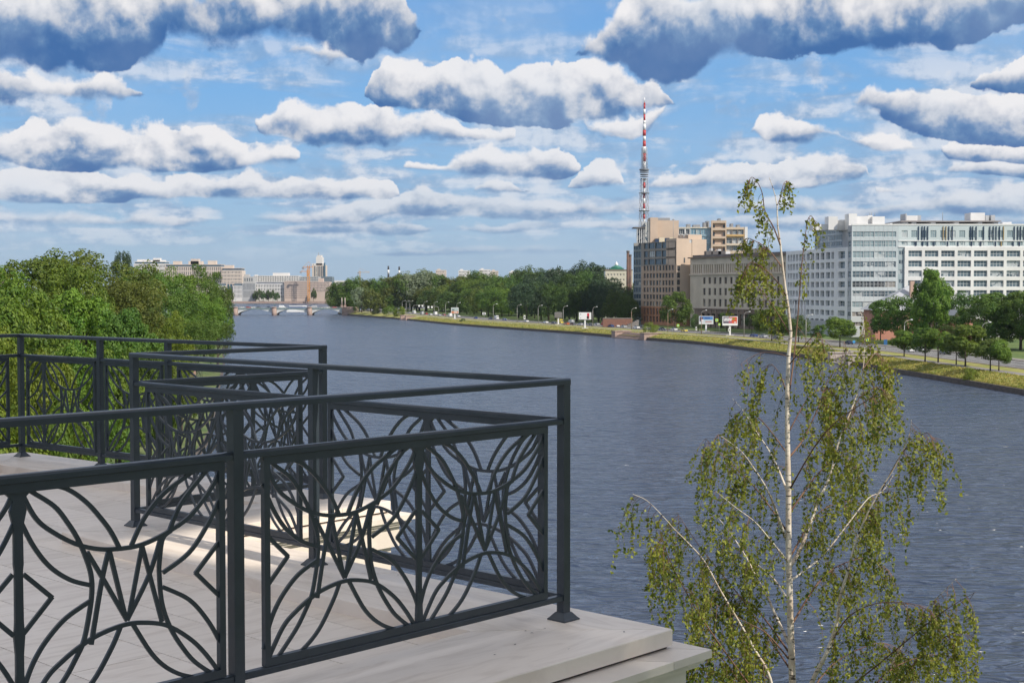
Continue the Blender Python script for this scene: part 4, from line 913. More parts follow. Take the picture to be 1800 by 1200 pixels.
# ------------------------------------------------------------------ the birch in front of the river
def birch():
    m, N = _new('birch_bark'); out = N.new('ShaderNodeOutputMaterial'); b = N.new('ShaderNodeBsdfPrincipled'); N.l.new(b.outputs[0], out.inputs[0])
    g = N.new('ShaderNodeNewGeometry'); mp = N.new('ShaderNodeMapping'); mp.inputs['Scale'].default_value = (1, 1, 5.0); N.l.new(g.outputs['Position'], mp.inputs[0])
    f = N.noise(mp.outputs[0], 6.5, 4, 0.6); f2 = N.noise(g.outputs['Position'], 3.0, 3)
    col = N.mix(N.step(f2, 0.35, 0.7), (0.70, 0.63, 0.54, 1), (0.50, 0.40, 0.31, 1)); col = N.mix(N.step(f, 0.57, 0.62), col, (0.04, 0.03, 0.025, 1))
    N.l.new(col, b.inputs['Base Color']); b.inputs['Roughness'].default_value = 0.75
    tw = mat('birch_twig', (0.10, 0.050, 0.035), (0.20, 0.11, 0.07), 1.5, rough=0.8, world=True)
    lm = leafmat('birch_leaves', (0.060, 0.100, 0.018), (0.290, 0.310, 0.050), cl=1.6, trans=0.35, rnd=0.0)
    D = 20.0; rng = random.Random(5)
    def W(px, py, dd=0.0): r = ray(px, py); k = (D + dd) / r[1]; return Vector((r[0] * k, D + dd, HC + r[2] * k))
    base = W(1389, 1200); root = Vector((base.x + .15, D, 2.3))
    t = empty('birch_tree', tuple(root), 'slender white birch with drooping yellow-green foliage rising in front of the river', 'tree')
    tr = [(1393, 1200), (1389, 1080), (1386, 960), (1386, 860), (1384, 760), (1384, 690), (1386, 628), (1390, 585), (1386, 544), (1380, 504), (1376, 472), (1372, 432), (1367, 396), (1366, 362), (1363, 345), (1358, 328), (1352, 312)]
    rp = [12.0, 11.0, 10.0, 9.2, 8.2, 7.2, 6.4, 5.6, 4.8, 4.2, 3.8, 3.2, 2.6, 1.9, 1.5, 1.1, 0.7]
    pts = [root, root.lerp(base, .5) + Vector((.06, 0, 0))] + [W(*p) for p in tr]; rad = [0.16, 0.10] + [r / FPX * D / 2 * 1.05 for r in rp]
    P = []; Rr = []
    for i in range(len(pts) - 1):
        for k in range(3): f = k / 3; P.append(pts[i].lerp(pts[i + 1], f)); Rr.append(rad[i] * (1 - f) + rad[i + 1] * f)
    P.append(pts[-1]); Rr.append(rad[-1])
    mb = MB(); mb.tube(P, Rr, 10); part('trunk', mb, [m], t)
    c2 = lambda x, y: (1060 + x / 2.4, 700 + y / 2.4)
    c1 = lambda x, y: (1060 + x / 2.5, 280 + y / 2.5)
    # limbs: (points, start width px, end width px, depth drift metres, foliage density, bark?)
    LB_ = [
     ([c2(778, 395), c2(740, 300), c2(700, 220), c2(640, 130), c2(590, 50), c2(545, 0)], 5, 2, 1.1, 1.0),
     ([c2(768, 585), c2(725, 460), c2(690, 380), c2(640, 300), c2(580, 220), c2(485, 150)], 6, 2, -0.9, 1.5),
     ([(1372, 1290), c2(705, 1180), c2(640, 1060), c2(590, 970), c2(555, 910), c2(490, 800), c2(430, 690), c2(370, 620), c2(300, 550), c2(265, 510), (1138, 880), (1112, 868)], 7, 2, -1.4, 1.4),
     ([c2(785, 1035), c2(740, 940), c2(690, 830), c2(640, 740), c2(610, 680), c2(560, 600), c2(500, 520), c2(440, 450)], 7, 2, 0.9, 1.5),
     ([c2(785, 855), c2(720, 760), c2(640, 690), c2(560, 600), c2(440, 535)], 5, 1.6, 1.6, 1.3),
     ([c2(782, 690), c2(700, 590), c2(640, 520), c2(560, 460), c2(475, 390)], 5, 1.6, -1.7, 1.4),
     ([c2(790, 705), c2(830, 640), c2(870, 540), c2(910, 430), c2(960, 320), c2(990, 200), c2(1030, 90), c2(1065, 0), (1516, 655), (1520, 608), (1518, 570), (1512, 545)], 8, 1.6, 1.0, 1.5),
     ([(1400, 1290), c2(880, 1200), c2(940, 1080), c2(985, 950), c2(1000, 840), c2(1030, 740), c2(1065, 610), c2(1100, 520), c2(1160, 400), c2(1230, 290), c2(1290, 160), (1602, 738)], 10, 1.8, -1.3, 1.3),
     ([c2(788, 245), c2(840, 180), c2(880, 100), c2(920, 10), (1455, 668), (1478, 640), (1484, 600)], 4, 1.5, 1.4, 1.4),
     ([(1530, 1290), c2(1180, 1200), c2(1240, 1080), c2(1300, 970), c2(1380, 870), c2(1430, 820), c2(1490, 760)], 6, 1.6, -0.8, 1.4),
     ([c2(782, 1095), c2(690, 990), c2(600, 940), c2(430, 840)], 4, 1.5, -0.7, 1.6),
     ([c2(790, 770), c2(850, 725), c2(930, 660), c2(1040, 520), c2(1120, 420), c2(1180, 390), (1570, 835)], 5, 1.6, 0.8, 1.5),
     ([(1386, 700), (1394, 640), (1402, 560), (1408, 480), (1414, 425), (1420, 388), (1426, 379), (1434, 392)], 3.4, 1.0, 0.7, 1.0),
     ([(1384, 626), (1362, 620), (1338, 620), (1316, 630), (1302, 641)], 1.4, 1.0, -0.8, 0.5),
     ([(1372, 432), (1360, 400), (1345, 372), (1340, 340), (1330, 318), (1320, 312), (1316, 330)], 3.0, 1.0, -0.5, 3.8),
     ([(1366, 362), (1372, 345), (1378, 322), (1384, 318)], 1.8, 0.8, 0.4, 3.4),
     ([(1376, 472), (1352, 440), (1330, 425), (1310, 420), (1302, 450)], 2.6, 1.0, 0.9, 3.8),
     ([(1382, 520), (1362, 490), (1340, 470), (1318, 462), (1305, 490)], 2.8, 1.0, -1.1, 3.8),
     ([(1390, 590), (1360, 540), (1330, 500), (1312, 480), (1298, 510)], 2.8, 1.0, 0.6, 3.3),
     ([(1386, 700), (1372, 660), (1352, 640), (1340, 680)], 2.4, 1.0, 0.8, 1.6),
     ([(1388, 640), (1420, 600), (1440, 585), (1450, 620)], 2.4, 1.0, -1.0, 1.6),
     ([(1386, 760), (1420, 700), (1450, 680), (1470, 700)], 3.0, 1.0, 1.5, 1.9),
     ([(1386, 800), (1340, 740), (1305, 720), (1290, 750)], 3.0, 1.0, 1.9, 1.9),
     ([(1516, 650), (1540, 620), (1552, 640)], 2.0, 1.0, 0.8, 2.3),
     ([(1484, 760), (1510, 700), (1545, 680), (1560, 700)], 2.6, 1.0, 0.2, 1.9),
     ([(1550, 860), (1590, 790), (1630, 760), (1642, 790)], 2.6, 1.0, -1.5, 1.5),
     ([(1388, 900), (1440, 830), (1480, 800), (1500, 820)], 4.0, 1.2, 1.6, 1.9),
     ([(1388, 980), (1440, 900), (1500, 880), (1530, 900)], 4.0, 1.2, 2.0, 2.1),
     ([(1390, 1100), (1450, 1010), (1520, 980), (1560, 1000)], 4.5, 1.2, 1.4, 2.3),
     ([(1390, 1150), (1320, 1060), (1260, 1040), (1230, 1070)], 4.5, 1.2, 1.9, 2.3),
     ([(1455, 1140), (1490, 1085), (1540, 1060), (1600, 1060), (1640, 1075)], 3.5, 1.2, -1.4, 2.2),
     ([(1560, 1230), (1620, 1150), (1680, 1110), (1712, 1120)], 3.5, 1.2, -1.2, 1.3),
     ([(1400, 1260), (1460, 1170), (1540, 1130), (1580, 1140)], 4.5, 1.2, 1.0, 2.6),
     ([(1340, 1260), (1280, 1170), (1240, 1130), (1222, 1150)], 4.5, 1.2, -0.9, 2.5),
     ([(1390, 1250), (1340, 1180), (1300, 1150), (1280, 1170)], 4.5, 1.2, 0.5, 2.4),
     ([(1392, 1300), (1300, 1180), (1230, 1080), (1180, 990), (1160, 930)], 4.5, 1.2, -1.8, 1.7),
     ([(1392, 1180), (1310, 1060), (1230, 960), (1190, 900)], 4.0, 1.2, 2.2, 1.6),
     ([(1388, 940), (1330, 860), (1270, 800), (1240, 770)], 3.5, 1.2, 0.3, 1.7),
     ([(1390, 1290), (1540, 1170), (1650, 1080), (1715, 1040)], 4.0, 1.2, -1.9, 0.7),
     ([(1388, 860), (1450, 760), (1530, 700), (1560, 690)], 3.5, 1.2, -1.9, 1.5),
     ([(1500, 1260), (1560, 1180), (1640, 1150), (1700, 1160)], 4.5, 1.2, 0.4, 1.5),
    ]
    LP = []; LN = []; tw_mb = MB(); nleaf = 0
    def leaves_along(pts_, step, spread, dens=1.0):
        for a, b in zip(pts_, pts_[1:]):
            L = (b - a).length; n = max(1, int(L / step * dens + rng.random()))
            for k in range(n):
                p = a.lerp(b, rng.random()) + Vector((rng.gauss(0, spread), rng.gauss(0, spread), rng.gauss(0, spread * .6) - .012)); LP.append(p)
    def twig(p, L, drift, thick=0.0042, dens=1.0):
        n = 7; q = [p]; d = Vector((drift * rng.uniform(-.2, 1.0), rng.uniform(-.6, .6), rng.uniform(-.3, .4))).normalized()
        for k in range(n):
            d = (d * 0.66 + Vector((rng.gauss(0, .13), rng.gauss(0, .13), -0.62))).normalized(); q.append(q[-1] + d * L / n)
        tw_mb.tube(q, [thick * (1 - .12 * k) for k in range(n + 1)], 3, cap=False)
        leaves_along(q[1:], 0.030, 0.019, dens)
        if L > .35:
            for k in range(int(L / .34)):
                s = q[1 + rng.randrange(n - 1)]; dd = Vector((rng.gauss(0, 1), rng.gauss(0, 1), -.8)).normalized(); l2 = rng.uniform(.08, .18); e = s + dd * l2 * .6; e2 = e + Vector((rng.gauss(0, .02), rng.gauss(0, .02), -l2 * .6))
                tw_mb.tube([s, e, e2], [thick * .6, thick * .5, thick * .3], 3, cap=False); leaves_along([s, e, e2], 0.022, 0.028, dens)
    for pts_, w0, w1, dep, dens in LB_:
        n = len(pts_); Q = [W(px, py, dep * (i / (n - 1)) ** 0.8) for i, (px, py) in enumerate(pts_)]
        Q = [Vector(q) for q in catmull([tuple(q) for q in Q], 4)]; m_ = len(Q)
        rad = [(w0 * .85 + (0.5 - w0 * .85) * (i / (m_ - 1)) ** .7) / FPX * D / 2 * 1.15 for i in range(m_)]
        mb = MB(); mb.tube(Q, rad, 6); part('branch', mb, [m if w0 > 4.6 else tw], t)
        L = sum((b - a).length for a, b in zip(Q, Q[1:])); nt = int(L * 6.4 * dens) + 2
        for k in range(nt):
            f = 0.12 + 0.88 * rng.random() ** 0.9; i = min(m_ - 2, int(f * (m_ - 1))); p = Q[i].lerp(Q[i + 1], f * (m_ - 1) - i)
            low = p.z < HC - 0.5
            twig(p, rng.uniform(.15, .50) if not low else rng.uniform(.30, 1.25), 1 if Q[-1].x > Q[0].x else -1, dens=0.95 if low else 0.85)
    part('twig', tw_mb, [tw], t, 'stuff')
    w = WL[t.name]; Pn = np.array([tuple(p - w) for p in LP]); rg = np.random.default_rng(3)
    nr = unit(rg.normal(size=Pn.shape) * [1, 1, .6] + [0.25, -0.55, 0.15]); V, Fq = leaf_quads(Pn, nr, 0.0275, rg, 0.62)
    me = mesh_np('foliage', V, Fq, [lm]); o = link('foliage', me, t, (0, 0, 0), 0, True); o['kind'] = 'stuff'
    print('BIRCH leaves', len(LP))
birch()
# ------------------------------------------------------------------ buildings
glass_b = glassmat('blue_glass', (0.020, 0.045, 0.070), (0.055, 0.10, 0.135), blind=0.12)
glass_d = glassmat('dark_window_glass', (0.015, 0.018, 0.022), (0.05, 0.055, 0.06), blind=0.28, bcol=(0.30, 0.28, 0.25))
glass_w = glassmat('office_window_glass', (0.030, 0.050, 0.065), (0.11, 0.16, 0.19), blind=0.30, bcol=(0.42, 0.45, 0.46))
glass_c = glassmat('pale_curtain_glass', (0.16, 0.23, 0.26), (0.28, 0.36, 0.38), rough=0.12, blind=0.2, bcol=(0.5, 0.54, 0.54))
frame_w = mat('white_window_frame', (0.62, 0.62, 0.62), rough=0.5)
frame_d = mat('dark_window_frame', (0.06, 0.07, 0.08), rough=0.5)
frame_br = mat('brown_window_frame', (0.22, 0.17, 0.13), rough=0.6)
whitew = mat('white_cladding', (0.76, 0.75, 0.74), (0.68, 0.67, 0.66), 0.12, rough=0.55, world=True)
greyw = mat('grey_cladding', (0.46, 0.47, 0.48), (0.40, 0.41, 0.43), 0.15, rough=0.6, world=True)
beige = mat('beige_plaster', (0.54, 0.425, 0.33), (0.49, 0.385, 0.30), 0.12, rough=0.8, world=True)
brick_t = mat('terracotta_stone', (0.48, 0.355, 0.26), (0.42, 0.30, 0.215), 0.25, rough=0.8, world=True)
orange_t = mat('orange_stone', (0.46, 0.22, 0.12), (0.38, 0.18, 0.10), 0.3, rough=0.8, world=True)
sand = mat('old_sand_stone', (0.66, 0.57, 0.46), (0.56, 0.48, 0.385), 0.16, rough=0.9, bump=0.02, bscale=1.5, world=True, detail=8)
sand2 = mat('old_dark_stone', (0.26, 0.19, 0.15), (0.20, 0.15, 0.12), 0.2, rough=0.9, world=True)
roofd = mat('roof_dark', (0.12, 0.11, 0.11), (0.17, 0.16, 0.155), 0.2, rough=0.8, world=True)
zinc = mat('zinc_roof', (0.42, 0.43, 0.46), (0.36, 0.37, 0.40), 0.15, rough=0.45, world=True)
pinkw = mat('pink_plaster', (0.52, 0.25, 0.19), (0.46, 0.22, 0.17), 0.3, rough=0.85, world=True)
metal_g = mat('grey_metal', (0.30, 0.31, 0.32), rough=0.5, metal=0.3)
white_p = mat('white_paint', (0.78, 0.78, 0.77), rough=0.5)
WIN = {}
def win_mesh(w, h, nx, nz, fm, gm, fr=0.09, proud=0.06, hz=None):
    k = (round(w, 1), round(h, 1), nx, nz, fm.name, gm.name, fr)
    if k not in WIN:
        mb = MB(); mb.quad((0, 0, 0), (w, 0, 0), (w, 0, h), (0, 0, h), 0)
        mb.box(0, w, -proud, -.004, 0, fr, 1); mb.box(0, w, -proud, -.004, h - fr, h, 1)
        mb.box(0, fr, -proud + .003, -.004, fr, h - fr, 1); mb.box(w - fr, w, -proud + .003, -.004, fr, h - fr, 1)
        for i in range(1, nx): x = w * i / nx; mb.box(x - fr / 2, x + fr / 2, -proud + .006, -.004, fr, h - fr, 1)
        for j in range(1, nz): z = h * j / nz; mb.box(fr, w - fr, -proud + .010, -.004, z - fr / 2, z + fr / 2, 1)
        WIN[k] = mb.mesh('window', [gm, fm])
    return WIN[k]
class Plane:
    """vertical facade plane through ground points p0 (left as seen from outside) and p1"""
    def __init__(s, p0, p1):
        s.p0 = Vector(p0); s.p1 = Vector(p1); s.d = (s.p1 - s.p0).normalized(); s.L = (s.p1 - s.p0).length; s.n = Vector((s.d.y, -s.d.x)); s.a = math.atan2(s.d.y, s.d.x)
    def s_at(s, px):                    # distance along the facade of image column px
        r = ray(px, 500); k = (s.p0.x * s.n.x + s.p0.y * s.n.y) / (r[0] * s.n.x + r[1] * s.n.y); return (Vector((r[0] * k, r[1] * k)) - s.p0).dot(s.d)
    def z_at(s, px, py):
        r = ray(px, py); k = (s.p0.x * s.n.x + s.p0.y * s.n.y) / (r[0] * s.n.x + r[1] * s.n.y); return HC + r[2] * k
    def pt(s, t, out=0.0): return s.p0 + s.d * t + s.n * out
def facade(parent, pl, s0, s1, z0, z1, cols, rows, wm_, wmesh=None, depth=0.45, name='wall', out=0.0, skip=None, wname='window', stuff=False, z_floor=None):
    """wall sheet with real openings between s0..s1, z0..z1; cols / rows are opening intervals; windows set back by depth"""
    xs = sorted({s0, s1, *[c for q in cols for c in q]}); zs = sorted({z0, z1, *[c for q in rows for c in q]})
    cs = {round(a, 4): b for a, b in cols}; rs = {round(a, 4): b for a, b in rows}
    mb = MB(); O = pl.pt(s0, out)
    for i, (xa, xb) in enumerate(zip(xs, xs[1:])):
        for j, (za, zb) in enumerate(zip(zs, zs[1:])):
            op = round(xa, 4) in cs and round(za, 4) in rs and not (skip and skip(i, j, (xa + xb) / 2, (za + zb) / 2))
            x, X, z, Z = xa - s0, xb - s0, za, zb
            if not op: mb.quad((x, 0, z), (X, 0, z), (X, 0, Z), (x, 0, Z))
            else:
                mb.quad((x, 0, z), (x, depth, z), (x, depth, Z), (x, 0, Z)); mb.quad((X, depth, z), (X, 0, z), (X, 0, Z), (X, depth, Z))
                mb.quad((x, depth, Z), (X, depth, Z), (X, 0, Z), (x, 0, Z)); mb.quad((x, 0, z), (X, 0, z), (X, depth, z), (x, depth, z))
                if wmesh:
                    if callable(wmesh): me = wmesh(i, j, xb - xa, zb - za)
                    else: me = win_mesh(xb - xa, zb - za, *wmesh)
                    q = pl.pt(s0 + x, out); q = q - pl.n * (depth - 0.01)
                    link(wname, me, parent, (q.x, q.y, za), pl.a)
    L = s1 - s0
    mb.quad((0, depth, z0), (0, 0, z0), (0, 0, z1), (0, depth, z1)); mb.quad((L, 0, z0), (L, depth, z0), (L, depth, z1), (L, 0, z1)); mb.quad((0, 0, z1), (L, 0, z1), (L, depth, z1), (0, depth, z1))
    me = mb.mesh(name, [wm_]); return link(name, me, parent, (O.x, O.y, 0), pl.a)
def block(parent, pl, s0, s1, out0, out1, z0, z1, m, name='block'):
    """box along a facade plane: from out0 to out1 metres outward (negative = inside)"""
    mb = MB(); P = [pl.pt(s0, out1), pl.pt(s1, out1), pl.pt(s1, out0), pl.pt(s0, out0)]
    P = [(p.x, p.y) for p in P]
    if area(P) < 0: P = P[::-1]
    mb.prism(P, z0, z1); return part(name, mb, [m], parent)
def grid(a, b, n, frac, lead=0.0):
    st = (b - a) / n; return [(a + st * (i + (1 - frac) / 2 + lead), a + st * (i + (1 + frac) / 2 + lead)) for i in range(n)]
Z0 = 2.95
# --- white office building at right: frontal face and river face
K = (atd(1496, 558), 558.0)
front = Plane(K, (K[0] + 125, 558.0)); side = Plane((atd(1381, 634), 634.0), K)
wb = empty('white_office_building', (K[0], K[1], Z0), 'long white office building with gridded windows and a glassy top storey', 'office building')
zf = lambda py: front.z_at(1600, py)
sf = lambda px: front.s_at(px)
# glazed part with ribbon windows
gx0, gx1 = sf(1497.2), sf(1575.5)
ztop = zf(396)
block(wb, front, 0.5, 125, -60, -0.5, Z0, ztop - 1.2, greyw, 'core')
rows_g = [(zf(b), zf(a)) for a, b in [(407, 416.5), (423, 434), (441.5, 453), (459.5, 469.5), (476.5, 487.5), (494, 505), (511, 521.5), (530, 540), (548, 556), (566, 573)]]
gl = [glass_c, glass_c, glass_c, glass_w, glass_w, glass_d, glass_w, glass_c, glass_d, glass_d]
rows_g = rows_g[::-1]; gl = gl[::-1]
facade(wb, front, 0.02, gx1 + .6, Z0, ztop, grid(gx0 + .2, gx1 - .2, 4, 0.985), rows_g, mat('pale_glass_panels', (0.56, 0.60, 0.61), (0.50, 0.55, 0.57), 0.05, rough=0.25, world=True), wmesh=lambda i, j, w, h: win_mesh(w, h, 3, 2, frame_w, gl[min(9, (j - 1) // 2)], 0.10), depth=0.25)
# vertical joints of the glass panels
for px in range(1504, 1576, 8):
    block(wb, front, sf(px), sf(px) + .08, 0.0, 0.03, Z0 + 12, ztop - .1, greyw, 'joint_strip')
# narrow glass strip and upper glass storey
gs = facade(wb, front, gx1 + .62, sf(1588.5), Z0, zf(433.8), grid(gx1 + .8, sf(1588), 2, 0.9), [(zf(y + 7), zf(y)) for y in (575, 558, 541, 525, 508, 491, 474, 457, 441)], mat('green_grey_glass_panels', (0.33, 0.40, 0.42), (0.40, 0.46, 0.48), 0.1, rough=0.25, world=True), wmesh=(1, 1, frame_w, glass_w, 0.1), depth=0.2)
up = facade(wb, front, gx1 + .62, 124, zf(433.5), ztop, grid(gx1 + 1.2, 123.6, 27, 0.62), [(zf(431.5), zf(424.5)), (zf(417.5), zf(405))], mat('pale_curtain_panels', (0.50, 0.56, 0.57), (0.56, 0.62, 0.63), 0.05, rough=0.2, world=True), wmesh=(3, 1, frame_w, glass_c, 0.08), depth=0.2)
block(wb, front, gx1 + .62, 124, 0.0, 0.22, zf(424), zf(422.2), whitew, 'band')
block(wb, front, gx1 + .62, 124, 0.0, 0.22, zf(434.6), zf(432.8), whitew, 'band')
block(wb, front, 0.0, 124, -0.5, 0.15, ztop + .005, ztop + 0.55, whitew, 'parapet')
navy = mat('navy_fin', (0.020, 0.040, 0.085), rough=0.4); brassy = mat('brass_fin', (0.34, 0.24, 0.10), rough=0.4)
for px in (1613, 1619, 1623.5, 1629, 1666, 1672, 1727, 1704, 1708, 1714, 1738, 1744, 1749, 1755, 1781, 1787, 1792, 1798, 1824, 1830, 1860, 1866):
    block(wb, front, sf(px), sf(px) + .32, 0.01, 0.35, zf(422), zf(398), navy, 'fin')
for px in (1656, 1661, 1762): block(wb, front, sf(px), sf(px) + .28, 0.01, 0.35, zf(422), zf(398), brassy, 'fin')
for k, px in enumerate((1608, 1620, 1629, 1640, 1664, 1682, 1706, 1722, 1748, 1758, 1779, 1790)): block(wb, front, sf(px), sf(px) + .4, 0.01, 0.3, zf(432.6), zf(424.4), navy if k != 9 else brassy, 'fin')
# white grid
wc = [(sf(1595.5 + 28.75 * i), sf(1619.2 + 28.75 * i)) for i in range(12)]
wr = [(zf(b), zf(a)) for a, b in [(440.5, 451.3), (458, 469), (475.5, 486.2), (492.7, 504), (510, 520.7), (528, 539), (545, 556), (562, 573)]][::-1]
facade(wb, front, sf(1589), sf(1945), Z0, zf(434.8), wc, wr, whitew, wmesh=(4, 2, frame_w, glass_w, 0.10), depth=0.7, out=0.7)
# river face: white piers and openings with windows well back
zs_ = lambda py: side.z_at(1470, py)
ss = lambda px: side.s_at(px)
cols_s = [(ss(x0), ss(x1)) for x0, x1 in [(1384.5, 1387.5), (1388.7, 1392), (1393.3, 1397), (1398.6, 1402.4), (1404.2, 1408.5), (1410.5, 1415), (1417.4, 1422.5), (1425, 1430.6), (1433.4, 1439.4), (1442, 1448.6), (1451.6, 1458.6), (1460.8, 1465.6), (1473.5, 1485)]]
rows_s = [(zs_(b), zs_(a)) for a, b in [(442.5, 455), (460.5, 472), (478, 489), (495, 505), (511, 522), (528.5, 538), (545.5, 555), (562, 571)]][::-1]
facade(wb, side, 0.0, side.L - 4.0, Z0, zs_(435.5), cols_s, rows_s, mat('white_river_facade', (0.84, 0.83, 0.82), (0.78, 0.77, 0.76), 0.15, rough=0.6, world=True), wmesh=(3, 2, frame_w, glass_w, 0.10), depth=1.1)
facade(wb, side, side.L - 3.98, side.L - 0.03, Z0, ztop, [(side.L - 3.6, side.L - 0.5)], [(a, b) for a, b in rows_g], greyw, wmesh=(2, 2, frame_w, glass_w, 0.12), depth=0.3)
# glass storey set back above the river face
sb = Plane(tuple(side.pt(side.s_at(1420), -3)), tuple(side.pt(side.L - 3.0, -3)))
zt_ = lambda py: sb.z_at(1480, py)
facade(wb, sb, 0, sb.L - 1.4, zs_(436) - .3, zt_(397.5), grid(1, sb.L - 2, 16, 0.93), [(zt_(432), zt_(424)), (zt_(421), zt_(412)), (zt_(409), zt_(400.5))], mat('grey_glass_panels', (0.30, 0.34, 0.37), (0.36, 0.40, 0.43), 0.1, rough=0.2, world=True), wmesh=(2, 1, frame_w, glassmat('grey_blue_glass', (0.12, 0.16, 0.19), (0.22, 0.27, 0.30), blind=0.1), 0.08), depth=0.2)
block(wb, sb, -0.3, sb.L - 1.5, -14, 0.2, zt_(397.3), zt_(396), greyw, 'parapet')
block(wb, sb, 0, sb.L - 1.2, -14, -0.4, zs_(436), zt_(398.5), greyw, 'core')
# tall columns of the side entrance
for px in (1399, 1404, 1409, 1415): 
    p = side.pt(ss(px), 0.35); mb = MB(); mb.tube_l([(p.x, p.y, z) for z in (Z0, zs_(530))], [0.5, 0.45], 10, 0); part('column', mb, [whitew], wb)
block(wb, side, ss(1396), ss(1419), 0.0, 0.9, zs_(529), zs_(526), whitew, 'entrance_lintel')
block(wb, side, -0.3, side.L - 4, 0.0, 0.25, Z0, Z0 + 6, greyw, 'plinth')
# roof plant and penthouses
wr_i = 0
for px0, px1, yt, dep0, dep1 in [(1428, 1455, 394, 40, 12), (1455, 1471, 380.5, 30, 10), (1472, 1492, 386.5, 34, 14), (1490.5, 1505, 375.5, 14, 6), (1505, 1524, 380, 20, 8), (1524, 1532, 378.5, 22, 10), (1532, 1553.5, 380.5, 20, 8), (1563, 1567, 392.5, 9, 6)]:
    x0, x1 = atd(px0, 558 + dep1), atd(px1, 558 + dep1); mb = MB(); mb.box(x0, x1, 558 + dep1, 558 + dep1 + 7, ztop - 1.4, zat(yt, 558 + dep1)); part('penthouse', mb, [whitew], wb)
mb = MB(); mb.box(atd(1582, 583), atd(1758, 583), 583, 610, zat(389.8, 583), zat(387.8, 583)); part('roof_slab', mb, [mat('brown_grey_slab', (0.28, 0.26, 0.25), rough=0.8)], wb)
for px in (1592, 1606, 1640, 1681, 1722, 1750):
    mb = MB(); mb.box(atd(px - 4, 584), atd(px + 4, 584), 585, 600, ztop - 1.3, zat(389.9, 583)); part('roof_kiosk', mb, [whitew if px in (1640, 1681) else greyw], wb)
for px0, px1, yt, yb in [(1592, 1611, 379, 387.7), (1611, 1617, 378.5, 387.7), (1590, 1592, 375.5, 387.7), (1704, 1729, 374, 387.7), (1730, 1736, 378.5, 387.7), (1740, 1747, 378, 387.7)]:
    mb = MB(); mb.box(atd(px0, 590), atd(px1, 590), 590, 598, zat(yb, 590), zat(yt, 590)); part('roof_unit', mb, [whitew if px1 - px0 > 7 else greyw], wb)
for px0, px1, yt in [(1760, 1770, 390.5), (1770, 1776, 390)]: mb = MB(); mb.box(atd(px0, 577), atd(px1, 577), 577, 580, ztop - 1.3, zat(yt, 577)); part('roof_unit', mb, [whitew], wb)
for px, y0, y1 in [(1655, 388, 373), (1530, 380, 373), (1527, 380, 374.5), (1536, 380, 375)]: mb = MB(); mb.tube([(atd(px, 590), 590, zat(y0, 590)), (atd(px, 590), 590, zat(y1, 590))], 0.12, 5); part('aerial', mb, [metal_g], wb)
# --- old beige stone office building in the middle
pm = Plane((atd(1213, 719), 719.0), (atd(1387, 638), 638.0))
ob = empty('stone_office_building', (92.1, 715, Z0), 'old sand-coloured stone office block with a colonnaded attic, between the brown and white buildings', 'office building')
zm = lambda py: pm.z_at(1216, py); sm_ = lambda px: pm.s_at(px)
block(ob, pm, 0.6, pm.L, -50, -0.9, Z0, zm(454), sand, 'core')
c4 = lambda x: 1050 + x / 4.614
r4 = lambda y: 360 + y / 4.614
wcols = [(sm_(c4(x)), sm_(c4(x + 19))) for x in (858, 901, 944, 987, 1031, 1077, 1122, 1168, 1214, 1260, 1308, 1357, 1406, 1456, 1507)]
wrows = [(zm(r4(b)), zm(r4(a))) for a, b in [(590, 642), (675, 731), (761, 820)]][::-1]
facade(ob, pm, 0, pm.L, zm(r4(838)), zm(r4(566)), wcols, wrows, sand, wmesh=(2, 3, frame_br, glass_d, 0.14), depth=0.55)
sl = []
for k in range(8):
    a, b = sm_(c4(770)) + k * (pm.L - 4.5) / 8, 0; wdt = (pm.L - 4.5) / 8
    for q in range(5): sl.append((a + wdt * (0.06 + q * .185), a + wdt * (0.06 + q * .185 + .105)))
facade(ob, pm, 0, pm.L, zm(r4(562)), zm(r4(436)), sl, [(zm(r4(556)), zm(r4(487)))], sand, wmesh=(1, 2, frame_br, glass_d, 0.1), depth=1.1)
block(ob, pm, -0.5, pm.L, 0.0, 0.7, zm(r4(571)), zm(r4(561)), sand, 'ledge')
block(ob, pm, -0.9, pm.L, -1.0, 1.1, zm(r4(436)), zm(r4(426)), sand2, 'cornice')
block(ob, pm, 0.6, pm.L, -40, -1.0, zm(r4(426)), zm(r4(410)), roofd, 'roof')
gcols = [(c[0] - .5, c[1] + .5) for c in wcols]
facade(ob, pm, sm_(c4(797)), pm.L, Z0, zm(r4(844)), gcols, [(Z0 + 1.5, zm(r4(875)))], sand2, wmesh=(2, 4, frame_br, glass_d, 0.16), depth=0.8, out=0.6)
block(ob, pm, sm_(c4(790)), pm.L, -0.4, 1.0, zm(r4(844)), zm(r4(836)), sand2, 'ledge')
block(ob, pm, 0, sm_(c4(797)) - .02, -0.5, 0.0, Z0, zm(r4(838.5)), sand, 'wall')
for i, (a, b) in enumerate(gcols):
    c = pm.pt((b + gcols[i + 1][0]) / 2 if i + 1 < len(gcols) else b + 1, 0.75); mb = MB(); mb.tube_l([(c.x, c.y, z) for z in (Z0, zm(r4(846)))], [0.42, 0.36], 8, 0); part('half_column', mb, [sand2], ob)
for px0, px1, yt in [(1241, 1275, 441), (1250, 1252, 436), (1262, 1267, 438), (1275, 1283, 442), (1318, 1352, 437), (1338, 1350, 434)]:
    mb = MB(); mb.box(atd(px0, 708), atd(px1, 708), 708, 716, zm(454) - 1, zat(yt, 708)); part('roof_unit', mb, [roofd if px1 - px0 > 10 else whitew], ob)
